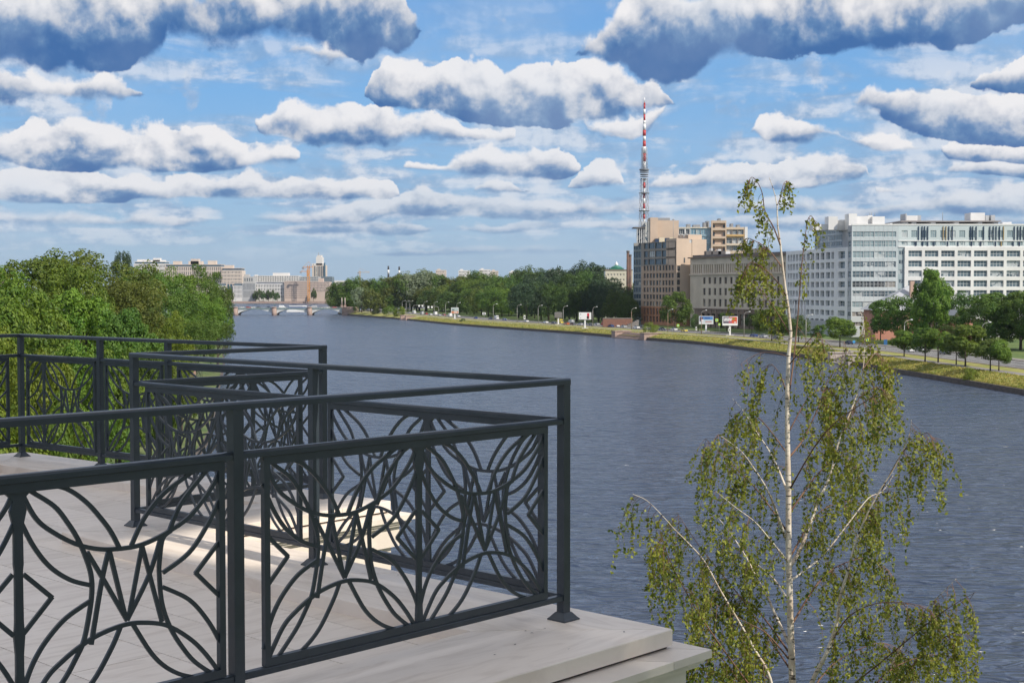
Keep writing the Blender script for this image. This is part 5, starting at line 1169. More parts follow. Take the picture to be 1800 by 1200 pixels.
# --- brown stone and blue glass building with the stepped tower
plx = Plane((66.8, 761.0), (atd(1188, 721), 721.0)); fl = Plane(tuple(plx.p1), tuple(plx.p1 - plx.n * 18.5))
bb = empty('brown_glass_building', (63, 718, Z0), 'stepped brown stone and blue glass office building with a beige rooftop tower', 'office building')
zl = lambda py: plx.z_at(1113, py) ; sl_ = lambda px: plx.s_at(px)
ztl = zl(429)
s_g = sl_(c4(355)); s_c = sl_(c4(374)); s_w = plx.L - .02; 
block(bb, plx, 0.8, plx.L - 0.05, -18.4, -0.9, Z0, ztl - .5, beige, 'core')
rb = [(zl(r4(b) + .4), zl(r4(a) + .4)) for a, b in [(312, 362), (380, 428), (444, 488), (502, 545), (560, 596), (615, 650), (668, 705), (722, 756), (775, 812), (828, 880), (890, 925)]][::-1]
facade(bb, plx, 0, s_g, Z0, ztl, grid(0.3, s_g - .2, 3, 0.93), rb, mat('green_grey_spandrel', (0.20, 0.23, 0.22), (0.25, 0.27, 0.26), 0.2, rough=0.5, world=True), wmesh=(2, 1, frame_d, glass_b, 0.08), depth=0.3)
rb2 = rb[-3:]
facade(bb, plx, s_g + .02, s_w, rb2[0][0] - .6, ztl, [(sl_(c4(377)), sl_(c4(408)))] + grid(sl_(c4(412)), sl_(c4(632)), 4, 0.93), rb2, mat('brown_glass_frame', (0.24, 0.21, 0.18), (0.28, 0.25, 0.21), 0.2, rough=0.6, world=True), wmesh=(3, 1, frame_d, glass_b, 0.10), depth=0.5)
gc = [(sl_(c4(x - 8)), sl_(c4(x + 8))) for x in (383, 408, 433, 458, 485, 510, 536, 560, 585, 610)]
gr = [(zl(r4(b) + .6), zl(r4(a) + .6)) for a, b in [(496, 535), (556, 593), (612, 650), (668, 704), (723, 759), (778, 814)]][::-1]
facade(bb, plx, s_g + .02, s_w, zl(r4(820)), rb2[0][0] - .62, gc, gr, brick_t, wmesh=(1, 1, frame_br, glass_b, 0.10), depth=0.55)
gr3 = [(zl(r4(942)), zl(r4(896))), (zl(r4(886)), zl(r4(832)))]
facade(bb, plx, s_g + .02, s_w, Z0, zl(r4(820)) - .02, gc, gr3, orange_t, wmesh=(1, 2, frame_br, glass_b, 0.12), depth=0.8)
zfl = lambda py: fl.z_at(1192, py)
sfl = lambda px: fl.s_at(px)
cw = [(zfl(r4(b)), zfl(r4(a))) for a, b in [(493, 535), (550, 592), (607, 648), (664, 702)]][::-1]
facade(bb, fl, 0.0, fl.L, Z0 + 8, zfl(464), [(sfl(1189.3), sfl(1194.6))], cw, beige, wmesh=(2, 2, frame_d, glass_d, 0.14), depth=0.45, out=0.5)
block(bb, fl, 0.0, fl.L, -1, 0.45, Z0, Z0 + 7.9, orange_t, 'ground_wall')
def boxpx(parent, name, px0, px1, yt, zb, d0, dep, m):
    mb = MB(); a = -plx.a * 0 ; x0, x1 = atd(px0, d0), atd(px1, d0); mb.box(x0, x1, d0, d0 + dep, zb, zat(yt, d0)); return part(name, mb, [m], parent)
block(bb, fl, 0.0, sfl(1211), -10, 0.3, zfl(466), zfl(419), beige, 'stair_tower')
block(bb, fl, sfl(1216), fl.L, -10, 0.2, Z0 + 20, zfl(420), beige, 'stair_tower')
block(bb, fl, sfl(1213), fl.L - 1.5, -12, -2, zfl(424), zfl(411.5), beige, 'stair_tower')
block(bb, fl, sfl(1211.1), sfl(1215.9), -8, -0.2, Z0 + 20, zfl(421), greyw, 'glass_slit')
block(bb, fl, sfl(1201), sfl(1203.5), 0.31, 0.34, zfl(462), zfl(453), frame_d, 'slit_window')
tz = zat(424, 712)
boxpx(bb, 'rooftop_tower', 1142.5, 1156, 382.3, ztl - 2, 759, 16, beige)
boxpx(bb, 'rooftop_tower', 1155, 1192.5, 387.5, ztl - 2, 761, 16, beige)
boxpx(bb, 'tower_roof_louvre', 1156, 1177, 383, zat(387.3, 765), 765, 8, metal_g)
boxpx(bb, 'tower_glass', 1133.5, 1140, 391.5, ztl - 2, 760, 8, glass_b)
boxpx(bb, 'tower_side', 1139, 1143, 389, ztl - 2, 759.5, 8, mat('tower_grey_panel', (0.36, 0.36, 0.34), rough=0.6))
boxpx(bb, 'canopy_roof', 1113.5, 1134, 399, zat(400.6, 759), 759, 12, roofd)
boxpx(bb, 'glass_lantern', 1120, 1132.5, 401, ztl - 1, 763, 8, glass_b)
for px in (1119.5, 1124, 1127.5, 1131.5): boxpx(bb, 'canopy_post', px - .4, px + .4, 400.8, ztl - .8, 759.6, 0.3, white_p)
boxpx(bb, 'tower_cap', 1127, 1134, 389.5, zat(399, 762), 762, 5, greyw)
for px0, px1, c_ in [(1151, 1158, 0), (1158, 1168, 1), (1168, 1176, 0), (1176, 1184, 1), (1184, 1192, 0)]: boxpx(bb, 'roof_cabin', px0 + .2, px1 - .2, 417.5 + (px0 % 3), ztl - 2, 756, 4, navy if not c_ else mat('cream_panel', (0.55, 0.50, 0.38), rough=0.7))
boxpx(bb, 'parapet', 1114, 1187, 427.2, ztl - 1.2, 755.6, 0.3, mat('parapet_grey', (0.30, 0.29, 0.27), rough=0.7))
for px, yt in [(1196, 411), (1203, 409.5), (1207, 412), (1183, 385), (1201, 413)]:
    p = (atd(px, 727), 727); mb = MB(); mb.tube([(p[0], p[1], zat(424, 727)), (p[0], p[1], zat(yt, 727))], 0.1, 5); mb.tube([(p[0] - .5, p[1], zat(yt + 1, 727)), (p[0] + .5, p[1] + .2, zat(yt + 1, 727))], 0.3, 6); part('roof_aerial', mb, [metal_g], bb)
# steps / podium to its left
pod = empty('brown_podium', (50, 702, Z0), 'low reddish terrace wall and stairs at the foot of the brown glass building', 'retaining wall')
mb = MB(); mb.box(atd(1060, 705), atd(1112, 705), 705, 709, Z0, zat(560, 705)); part('wall', mb, [mat('red_brick_wall', (0.24, 0.12, 0.085), (0.20, 0.10, 0.075), 0.8, rough=0.9, world=True)], pod)
mb = MB(); mb.box(atd(1060, 705), atd(1112, 705), 704.9, 709.1, zat(560, 705) + .003, zat(559, 705)); part('coping', mb, [pathm], pod)
for k in range(8): mb = MB(); mb.box(atd(1098, 700) + k * .9, atd(1098, 700) + k * .9 + .9, 700, 704.8, Z0, Z0 + .45 * (k + 1)); part('step', mb, [pathm], pod)
# --- balconied block behind
bk = empty('balcony_block', (atd(1190, 800), 800, Z0), 'beige apartment block with balconies and blue glazing rising behind the stone office', 'apartment block')
pb = Plane((atd(1186, 800), 800), (atd(1313, 800), 800)); zb_ = lambda py: pb.z_at(1250, py); sb_ = lambda px: pb.s_at(px)
block(bk, pb, 0.3, pb.L - .3, -24, -1.2, Z0, zb_(401), beige, 'core')
rr = [(zb_(b), zb_(a)) for a, b in [(402.5, 412), (415.5, 427), (430, 441), (444, 455)]][::-1]
facade(bk, pb, 0, sb_(1213), Z0, zb_(401), [(sb_(1193), sb_(1203)), (sb_(1205), sb_(1212))], rr, whitew, wmesh=(3, 1, frame_w, glass_d, 0.15), depth=0.8)
facade(bk, pb, sb_(1213.1), sb_(1249), Z0, zb_(401), grid(sb_(1214.5), sb_(1248.5), 4, 0.96), rr, mat('blue_spandrel', (0.22, 0.33, 0.40), rough=0.3), wmesh=(2, 1, frame_w, glassmat('sky_blue_glass', (0.10, 0.20, 0.27), (0.20, 0.33, 0.40), blind=0.15), 0.12), depth=0.4)
block(bk, pb, sb_(1186), sb_(1312), -1.3, 0.3, zb_(401) + .01, zb_(399.3), mat('cream_band', (0.66, 0.60, 0.50), rough=0.7), 'cornice')
r5 = [(zb_(b), zb_(a)) for a, b in [(392.5, 401), (405, 415.5), (419.5, 429.5), (433.5, 442)]][::-1]
facade(bk, pb, sb_(1249), sb_(1275.2), Z0, zb_(388), [(sb_(1251.5), sb_(1273.5))], r5, beige, wmesh=None, depth=1.6, out=2.0)
for (za, zb2) in r5:
    q = pb.pt(sb_(1251.5), 0.4); mb = MB(); mb.box(0, sb_(1273.5) - sb_(1251.5), 0, .1, za, zb2); me = mb.mesh('balcony_back', [mat('peach_plaster', (0.52, 0.40, 0.31), rough=0.85)]); link('balcony_back', me, bk, (q.x, q.y, 0))
    for px in (1251.8, 1270): link('window', win_mesh(1.3, (zb2 - za) * .62, 1, 2, frame_d, glass_d), bk, (*pb.pt(sb_(px), 0.43), za + .2))
r6 = [(zb_(b), zb_(a)) for a, b in [(403.5, 412), (418, 428), (431, 441)]][::-1]
facade(bk, pb, sb_(1275.3), sb_(1308), Z0, zb_(400), grid(sb_(1276), sb_(1306.5), 3, 0.97), r6, mat('warm_panel', (0.52, 0.42, 0.32), rough=0.7), wmesh=(3, 2, frame_w, glass_w, 0.15), depth=1.0, out=1.0)
for py in (412.5, 428.5): block(bk, pb, sb_(1275.5), sb_(1307), 1.0, 1.8, zb_(py + 3.2), zb_(py), mat('ochre_balcony', (0.50, 0.33, 0.13), rough=0.6) if py < 420 else sand, 'balcony')
block(bk, pb, sb_(1308.1), sb_(1313), -10, 1.2, Z0, zb_(399), whitew, 'end_wall')
for px0, px1, yt in [(1207, 1213, 394), (1218, 1230, 395), (1236, 1243, 391), (1241, 1246, 388.5), (1284, 1288, 393), (1295, 1300, 395), (1262, 1266, 384)]:
    mb = MB(); mb.box(atd(px0, 806), atd(px1, 806), 806, 812, zb_(401), zat(yt, 806)); part('roof_unit', mb, [metal_g], bk)
# --- pale block with green dome and two dark chimneys
gd = empty('green_domed_block', (atd(1085, 930), 930, Z0), 'pale block with a green domed roof lantern behind the park trees', 'apartment block')
pg = Plane((atd(1064, 930), 930), (atd(1112, 930), 930)); zg = lambda py: pg.z_at(1090, py)
block(gd, pg, 0.3, pg.L, -20, -.6, Z0, zg(476), whitew, 'core')
facade(gd, pg, 0, pg.L, Z0, zg(475), grid(0.8, pg.L - .8, 8, 0.45), [(zg(y + 3.2), zg(y)) for y in (544, 535, 526, 517, 508, 499, 490, 481)], mat('cream_plaster', (0.60, 0.55, 0.45), (0.54, 0.5, 0.41), .1, rough=.8, world=True), wmesh=(1, 1, frame_w, glass_d, 0.15), depth=0.4)
block(gd, pg, -.4, pg.L, -20, .4, zg(475) + .01, zg(473.6), sand2, 'cornice')
dg = mat('green_roof', (0.03, 0.17, 0.12), rough=0.5)
mb = MB(); cx = atd(1084.5, 930); mb.box(cx - 4.6, cx + 4.6, 931, 940, zg(473.5), zg(471)); part('dome_base', mb, [dg], gd)
mb = MB(); mb.tube_l([(cx, 935.5, zg(471) + h) for h in (0, 1.0, 1.7)], [4.2, 3.0, 1.4], 14, 0); part('dome', mb, [dg], gd)
mb = MB(); mb.tube_l([(cx, 935.5, zg(471) + h) for h in (1.5, 3.0, 3.6, 4.6)], [1.2, 1.1, 0.5, 0.05], 8, 0); part('lantern', mb, [white_p], gd)
for px, yt, r_, lab in [(1103.6, 440.5, 0.95, 'taller dark brick chimney left of the brown glass building'), (1107.2, 447, 0.95, 'shorter reddish chimney beside the taller dark one')]:
    c = empty('brick_chimney', (atd(px, 850), 850, Z0), lab, 'chimney', 'chimneys beside the brown glass building'); h = zat(yt, 850) - Z0
    mb = MB(); mb.tube_l([(0, 0, 0), (0, 0, h * .97), ], [r_ * 1.25, r_ * .9], 12, 0); lpart('shaft', mb, [mat('dark_chimney_brick', (0.10, 0.07, 0.06), (0.16, 0.09, 0.07), .3, rough=.9, world=True)], c)
    mb = MB(); mb.tube_l([(0, 0, h * .972), (0, 0, h)], [r_ * 1.08, r_ * 1.05], 12, 0); lpart('rim', mb, [roofd], c)
# --- pink house with grey hipped roof behind the street trees
ph = empty('pink_house', (atd(1600, 530), 530, Z0), 'pink house with a large grey hipped roof and chimney, half hidden by trees', 'house')
x0, x1 = atd(1538, 528), atd(1690, 528); ze = zat(545, 528); zr = zat(502, 536)
mb = MB(); mb.box(x0 + .8, x1 - .8, 529, 548, Z0, ze); part('wall', mb, [pinkw], ph)
mb = MB(); rx0, rx1 = atd(1596, 538), atd(1640, 538)
e = [(x0 - .6, 527.5, ze), (x1 + .6, 527.5, ze), (x1 + .6, 549.5, ze), (x0 - .6, 549.5, ze)]; r0, r1 = (rx0, 538.5, zr), (rx1, 538.5, zr)
mb.poly([e[0], e[1], r1, r0]); mb.poly([e[1], e[2], r1]); mb.poly([e[2], e[3], r0, r1]); mb.poly([e[3], e[0], r0]); mb.poly([e[3], e[2], e[1], e[0]]); part('roof', mb, [zinc], ph)
mb = MB(); mb.box(atd(1600, 533), atd(1607, 533), 533, 534.6, ze, zat(494, 533)); part('chimney', mb, [mat('pale_brick_chimney', (0.50, 0.34, 0.27), rough=0.9)], ph)
mb = MB(); mb.tube_l([(atd(1621, 538), 538.5, zr - 1 + h) for h in (0, 1.6, 2.6, 3.4, 6.5)], [1.6, 1.5, .9, .3, .08], 10, 0); part('finial', mb, [metal_g], ph)
mb = MB(); mb.box(atd(1538, 526), atd(1544, 526), 526, 528, Z0, zat(555, 526)); part('pier', mb, [pinkw], ph)
for k in range(7): link('window', win_mesh(1.3, 2.6, 2, 2, frame_w, glass_d), ph, (atd(1550 + k * 19, 529), 528.99, Z0 + 4.2)); 
gh = empty('gabled_house', (atd(1700, 505), 505, Z0), 'small grey-roofed house with a pointed gable, right of the tall round tree', 'house')
xa, xb = atd(1673, 503), atd(1712, 503); zc_ = zat(562, 503); zp = zat(545, 503)
mb = MB(); mb.box(xa, xb, 504, 516, Z0, zc_); part('wall', mb, [pinkw], gh)
mb = MB(); xm = (xa + xb) / 2 - 1
mb.poly([(xa - .5, 503, zc_ - .4), (xm, 503, zp), (xm, 517, zp), (xa - .5, 517, zc_ - .4)]); mb.poly([(xb + 3, 517, zc_ - .8), (xm, 517, zp), (xm, 503, zp), (xb + 3, 503, zc_ - .8)]); part('roof', mb, [zinc], gh)
mb = MB(); mb.poly([(xa, 503.9, zc_), (xb, 503.9, zc_), (xm, 503.9, zp - .2)]); part('gable', mb, [sand], gh)
lw = empty('white_garden_wall', (atd(1500, 560), 560, Z0), 'low white wall and dark canopy at the foot of the white office corner', 'wall')
mb = MB(); mb.box(atd(1500, 560), atd(1537, 560), 560, 561, Z0, zat(573, 560)); part('wall', mb, [whitew], lw)
mb = MB(); mb.box(atd(1496, 566), atd(1550, 566), 562, 569, zat(568, 566), zat(563, 566)); part('canopy', mb, [greyw], lw)
nw = empty('numbered_wall', (atd(1788, 455), 430, Z0), 'short white wall with black numerals beside the road at the right edge', 'wall')
dn = 440.0
mb = MB(); mb.box(atd(1779, dn), atd(1797, dn), dn, dn + .4, Z0, zat(620, dn)); part('panel', mb, [white_p], nw)
mb = MB(); mb.box(atd(1797.2, dn), atd(1840, dn), dn + .02, dn + .42, Z0, zat(622, dn)); part('panel', mb, [white_p], nw)
def text(s, size, loc, parent, m, rz=0.0, ext=0.01, name='numerals'):
    c = bpy.data.curves.new(name, 'FONT'); c.body = s; c.size = size; c.extrude = ext; c.align_x = 'CENTER'; c.align_y = 'CENTER'; c.materials.append(m)
    o = bpy.data.objects.new(name, c); COL.objects.link(o); o.parent = parent; o.location = Vector(loc) - WL[parent.name]; o.rotation_euler = (math.pi / 2, 0, rz); return o
black = mat('black_paint', (0.02, 0.02, 0.02), rough=0.5)
text('221', 1.5, (atd(1788, dn), dn - .03, zat(628, dn)), nw, black)

# ------------------------------------------------------------------ television tower
tv = empty('television_tower', (atd(1131.5, 2200), 2200, Z0), 'tall red and white lattice television mast with a dark ring platform', 'tower')
red_p = mat('red_tower_paint', (0.48, 0.035, 0.035), rough=0.5); wht_t = mat('white_tower_paint', (0.75, 0.75, 0.75), rough=0.5); dk_t = mat('dark_tower_steel', (0.17, 0.18, 0.20), rough=0.6)
tx, ty = atd(1131.5, 2200), 2200.0
segs = [(172, 181, 0.8, 'w'), (181, 184, 1.5, 'r'), (184, 192, 1.5, 'r'), (192, 201, 1.8, 'w'), (201, 212, 1.6, 'r'), (212, 218, 1.9, 'w'), (218, 229, 2.4, 'w'), (229, 239, 2.6, 'r'), (239, 248, 2.3, 'w'), (248, 258, 2.5, 'r'), (258, 269, 3.2, 'w'), (269, 284, 2.6, 'r'), (284, 297, 2.4, 'w'),
        (316, 321, 2.0, 'w'), (321, 331, 2.0, 'r'), (331, 340, 2.0, 'w'), (340, 348.5, 2.0, 'r'), (348.5, 358, 2.0, 'w'), (358, 367, 2.0, 'r'), (367, 376, 2.0, 'w'), (376, 385, 2.0, 'r'), (385, 400, 2.0, 'w'), (400, 440, 2.0, 'r')]
for a, b, r_, c in segs:
    mb = MB(); mb.tube_l([(tx, ty, zat(b, ty) + .05), (tx, ty, zat(a, ty) - .05)], [r_, r_ * .96], 10, 0); part('mast_section', mb, [red_p if c == 'r' else wht_t], tv)
def lattice(z0, z1, r0, r1, n, leg, name):
    mb = MB(); 
    for k in range(6):
        a = k * math.pi / 3; mb.tube([(tx + r0 * math.cos(a), ty + r0 * math.sin(a), z0), (tx + r1 * math.cos(a), ty + r1 * math.sin(a), z1)], leg, 4)
    for j in range(n):
        f0, f1 = j / n, (j + 1) / n; ra, rb_ = r0 + (r1 - r0) * f0, r0 + (r1 - r0) * f1; za, zb2 = z0 + (z1 - z0) * f0, z0 + (z1 - z0) * f1
        for k in range(6):
            a, b = k * math.pi / 3, (k + 1) * math.pi / 3
            mb.tube([(tx + ra * math.cos(a), ty + ra * math.sin(a), za), (tx + rb_ * math.cos(b), ty + rb_ * math.sin(b), zb2)], leg * .6, 3)
            mb.tube([(tx + ra * math.cos(b), ty + ra * math.sin(b), za), (tx + rb_ * math.cos(a), ty + rb_ * math.sin(a), zb2)], leg * .6, 3)
            mb.tube([(tx + ra * math.cos(a), ty + ra * math.sin(a), za), (tx + ra * math.cos(b), ty + ra * math.sin(b), za)], leg * .6, 3)
    part(name, mb, [mat('lattice_steel', (0.40, 0.42, 0.45), rough=0.6)], tv)
lattice(Z0, zat(313, ty), 11, 6.2, 16, 0.34, 'lattice_legs')
lattice(zat(298, ty), zat(259, ty), 5.2, 4.4, 5, 0.3, 'upper_lattice')
for ya, yb_, r0, r1 in [(300.5, 297.5, 7.0, 8.2), (303.5, 302, 7.2, 7.2), (308, 306, 6.2, 6.6), (311, 310, 6.4, 6.4), (316, 313.5, 4.6, 5.4)]:
    mb = MB(); mb.tube_l([(tx, ty, zat(ya, ty)), (tx, ty, zat(yb_, ty))], [r0, r1], 18, 0); part('platform', mb, [dk_t], tv)
for py in (340, 371): mb = MB(); mb.tube_l([(tx, ty, zat(py, ty)), (tx, ty, zat(py - 1, ty))], [8.6, 8.6], 12, 0); part('service_ring', mb, [dk_t], tv)

# ------------------------------------------------------------------ generic far buildings
def far_building(name, px0, px1, yt, d, lab, cat, wm_, nx, nz, gm, yb=None, frac=(0.5, 0.6), roof=None, band=None, depth=30, group=None, yaw=0.0):
    z1 = zat(yt, d); b = empty(name, (atd((px0 + px1) / 2, d), d, Z0), lab, cat, group)
    p = Plane((atd(px0, d), d), (atd(px1, d), d)); zt = z1 - (2.5 if band else 0)
    block(b, p, 0.2, p.L - .2, -depth, -.9, Z0, zt - .3, wm_, 'core')
    zb = zat(yb, d) if yb else Z0 + 4; hs_ = (zt - .8 - zb) / nz
    cols = grid(0.8, p.L - .8, nx, frac[0]); rows = [(zb + hs_ * (j + .2), zb + hs_ * (j + .2 + frac[1])) for j in range(nz)]
    if nx * nz <= 150: facade(b, p, 0, p.L, Z0, zt, cols, rows, wm_, wmesh=(1, 1, frame_w, gm, 0.1), depth=0.7)
    else:
        facade(b, p, 0, p.L, Z0, zt, cols, rows, wm_, wmesh=None, depth=0.7)
        mb = MB()
        for a, c in cols:
            for e, f in rows: mb.quad((a, .69, e), (c, .69, e), (c, .69, f), (a, .69, f))
        w = link('window_glass', mb.mesh('window_glass', [gm]), b, (p.p0.x, p.p0.y, 0), 0); w['kind'] = 'stuff'
    # far side walls
    if band: block(b, p, 1.5, p.L - 1.5, -depth + 2, -1.5, zt, z1, band, 'top_storey'); block(b, p, 0.5, p.L - .5, -depth + 1, -.4, z1 + .01, z1 + .8, wm_, 'roof_slab')
    if roof:
        for k, (a, c, y) in enumerate(roof):
            mb = MB(); mb.box(atd(a, d + 8), atd(c, d + 8), d + 8, d + 20, z1 - 1, zat(y, d + 8)); part('roof_unit', mb, [wm_], b)
    return b
cream = mat('far_cream', (0.58, 0.50, 0.43), (0.53, 0.45, 0.39), .03, rough=.8, world=True); pale = mat('far_white', (0.66, 0.64, 0.62), (0.6, 0.58, 0.56), .03, rough=.8, world=True); greyb = mat('far_grey', (0.42, 0.42, 0.42), (0.36, 0.37, 0.38), .03, rough=.8, world=True)
fg = glassmat('far_window_glass', (0.04, 0.05, 0.06), (0.10, 0.12, 0.14), blind=0.15); fgb = glassmat('far_blue_glass', (0.02, 0.06, 0.10), (0.05, 0.12, 0.17), blind=0.0)
G = 'pale buildings on the far embankment'
far_building('far_block', 236, 292, 460.5, 2260, 'long white block with rooftop pavilions showing above the left tree crests', 'office building', pale, 22, 8, fg, band=fgb, roof=[(242, 262, 456), (262, 290, 457), (270, 282, 453.5)], group=G)
far_building('far_block', 290, 390, 465.5, 2200, 'largest cream far block with a dark strip of top-floor windows and roof pavilions', 'office building', cream, 30, 7, fg, band=fgb, roof=[(305, 318, 459), (332, 356, 459), (336, 350, 455), (366, 380, 458)], frac=(.45, .75), group=G)
far_building('far_block', 390, 426, 472, 2190, 'cream far block with a blue glazed top floor, stepping down to the right', 'office building', cream, 14, 8, fg, band=fgb, roof=[(395, 410, 466)], group=G)
far_building('far_block', 372, 398, 498.5, 2110, 'low waterside block with tall narrow windows left of the blue glass entrance', 'office building', pale, 10, 3, fg, frac=(.45, .8), band=fgb, depth=20, group=G)
far_building('far_block', 398.2, 410, 499, 2112, 'waterside block front with the blue glass entrance bay', 'office building', cream, 2, 1, fgb, frac=(.75, .9), depth=20, group=G)
far_building('far_block', 410.2, 426, 498.5, 2110, 'waterside block with tall narrow windows right of the blue glass entrance', 'office building', pale, 6, 3, fg, frac=(.45, .8), band=fgb, depth=20, group=G)
far_building('far_block', 426.2, 449, 498, 2110, 'grey-cream waterside block with close-set slit windows beside the tree-lined gap', 'office building', greyb, 12, 2, fg, frac=(.4, .85), depth=20, group=G)
far_building('far_block', 428, 446, 486, 2200, 'small grey block with a pointed glass gable between the cream blocks', 'office building', greyb, 4, 4, fg, roof=[(430, 438, 482)], group=G)
far_building('far_block', 446, 526, 484.5, 2330, 'long white set-back block with tall bay windows on the skyline', 'apartment block', pale, 26, 3, fg, frac=(.5, .8), roof=[(480, 508, 479.5), (448, 452, 483)], yb=497, group=G)
far_building('far_block', 526, 560, 486, 2300, 'set-back white block left of the high-rise tower', 'apartment block', greyb, 12, 4, fg, frac=(.6, .6), group=G, yb=500)
far_building('far_block', 449, 500, 496, 2120, 'white waterside block with grey attic and tall window bays behind the small trees', 'apartment block', pale, 18, 4, fg, frac=(.5, .75), band=zinc, depth=25, group=G)
far_building('far_block', 500.2, 541, 494, 2115, 'pinkish stone block with a dense grid of small square windows', 'apartment block', mat('far_pink', (0.52, 0.42, 0.36), (0.47, 0.38, 0.33), .03, rough=.8, world=True), 18, 9, fg, frac=(.45, .5), depth=25, group=G)
far_building('far_block', 541.2, 580, 495, 2118, 'pinkish block with open dark floors under construction beside the crane', 'apartment block', mat('far_pink', (0.5, 0.4, 0.35)), 15, 6, fg, yb=513, frac=(.6, .55), depth=25, group=G, roof=[(560, 568, 489)])
far_building('far_block', 565, 584, 486, 2250, 'dark blue-grey glazed block at the right of the high-rise', 'office building', mat('far_slate', (0.14, 0.18, 0.21), rough=.5), 9, 7, glass_w, frac=(.5, .5), group=G)
far_building('far_block', 583, 620, 493, 2900, 'faint white block low on the skyline above the river gap', 'apartment block', pale, 12, 3, fg, group=G, frac=(.5, .5))
for px0, px1, yt, n, lab in [(766, 784, 474.5, 7, 'cream high block standing alone on the skyline above the park trees'), (806, 826, 475, 8, 'pale skyline block left of the paired white towers'), (842, 862, 473.5, 8, 'white and blue skyline block above the park, left of its pair'), (862, 876, 476, 6, 'brownish half of the paired skyline towers'), (895, 922, 477.5, 10, 'long low white skyline block left of the dark park trees'), (962, 985, 475.5, 9, 'pale grey skyline block between the dark park trees')]:
    far_building('skyline_block', px0, px1, yt, 3300, lab, 'apartment block', pale if 'white' in lab or 'pale' in lab else cream, n, 9, fg, frac=(.5, .5), group='apartment blocks on the skyline', roof=[(px0 + 3, px0 + 8, yt - 2)])
# high-rise with stepped white top
hr = empty('far_highrise', (atd(560, 2600), 2600, Z0), 'stepped cream and white high-rise with a spire, right of the orange crane', 'apartment block')
for px0, px1, yt, yb, m in [(549, 573, 466, 492, cream), (552, 570, 463, 466, pale), (556, 567, 452, 466, pale), (557.5, 565, 448.5, 452, pale), (549, 551, 463, 466, pale)]:
    mb = MB(); mb.box(atd(px0, 2600), atd(px1, 2600), 2600, 2622, Z0 if yb == 492 else zat(yb, 2600), zat(yt, 2600)); part('tier', mb, [m], hr)
for k in range(6):
    mb = MB(); x = 553 + k * 3.0; mb.box(atd(x, 2600), atd(x + 1.4, 2600), 2599.5, 2599.99, zat(490, 2600), zat(467.5, 2600)); part('window_bay', mb, [fg], hr)
mb = MB(); mb.box(atd(570, 2600), atd(572.5, 2600), 2599.4, 2599.99, zat(490, 2600), zat(462, 2600)); part('window_bay', mb, [fgb], hr)
mb = MB(); mb.tube([(atd(560.5, 2608), 2608, zat(449, 2600)), (atd(560.5, 2608), 2608, zat(443.5, 2600))], 0.5, 5); part('spire', mb, [metal_g], hr)
# cranes
crane_m = mat('crane_orange', (0.62, 0.26, 0.04), rough=0.5)
def crane(px, yt, yb, d, j0, j1, lab, m=crane_m, w=1.4):
    c = empty('tower_crane', (atd(px, d), d, Z0), lab, 'crane', 'tower cranes'); x = atd(px, d); zt = zat(yt, d); mb = MB()
    for sx in (-w, w):
        for sy in (-w, w): mb.bar((x + sx, d + sy, Z0), (x + sx, d + sy, zt), .55, .55)
    k = Z0; s = 1
    while k < zt - 4:
        for sy in (-w, w): mb.bar((x - w * s, d + sy, k), (x + w * s, d + sy, k + 4), .35, .35)
        k += 4; s = -s
    part('mast', mb, [m], c); mb = MB(); zj = zt - 3
    mb.bar((atd(j0, d), d, zj), (atd(j1, d), d, zj), .9, .9); mb.bar((atd(j0, d), d, zj), (x, d, zt + 5), .3, .3); mb.bar((atd(j1, d), d, zj), (x, d, zt + 5), .3, .3); part('jib', mb, [m], c)
    mb = MB(); xb_ = atd(j0, d); mb.box(xb_ - 1.5, xb_ + 1.5, d - 1, d + 1, zj - 3, zj); part('counterweight', mb, [metal_g], c)
crane(543, 466, 522, 2095, 533, 551, 'tall orange tower crane in front of the pinkish block')
crane(541.5, 474, 500, 2350, 529, 541, 'smaller orange crane jib just behind the tall orange crane')
crane(633, 476, 492, 2900, 630, 650, 'thin distant crane over the park trees near the bridge', mat('crane_faint', (0.5, 0.35, 0.2), rough=.6), 1.0)
for px, yt, lab in [(683, 467.5, 'left one of the two black-banded white smokestacks'), (702, 468.5, 'right one of the two black-banded white smokestacks')]:
    c = empty('smokestack', (atd(px, 3400), 3400, Z0), lab, 'chimney', 'banded smokestacks on the skyline'); h = zat(yt, 3400) - Z0
    for k in range(8):
        mb = MB(); mb.tube_l([(0, 0, h * k / 8), (0, 0, h * (k + .998) / 8)], [3.2 - .15 * k, 3.05 - .15 * k], 10, 0); lpart('shaft_band', mb, [black if k in (7, 5) else white_p], c)

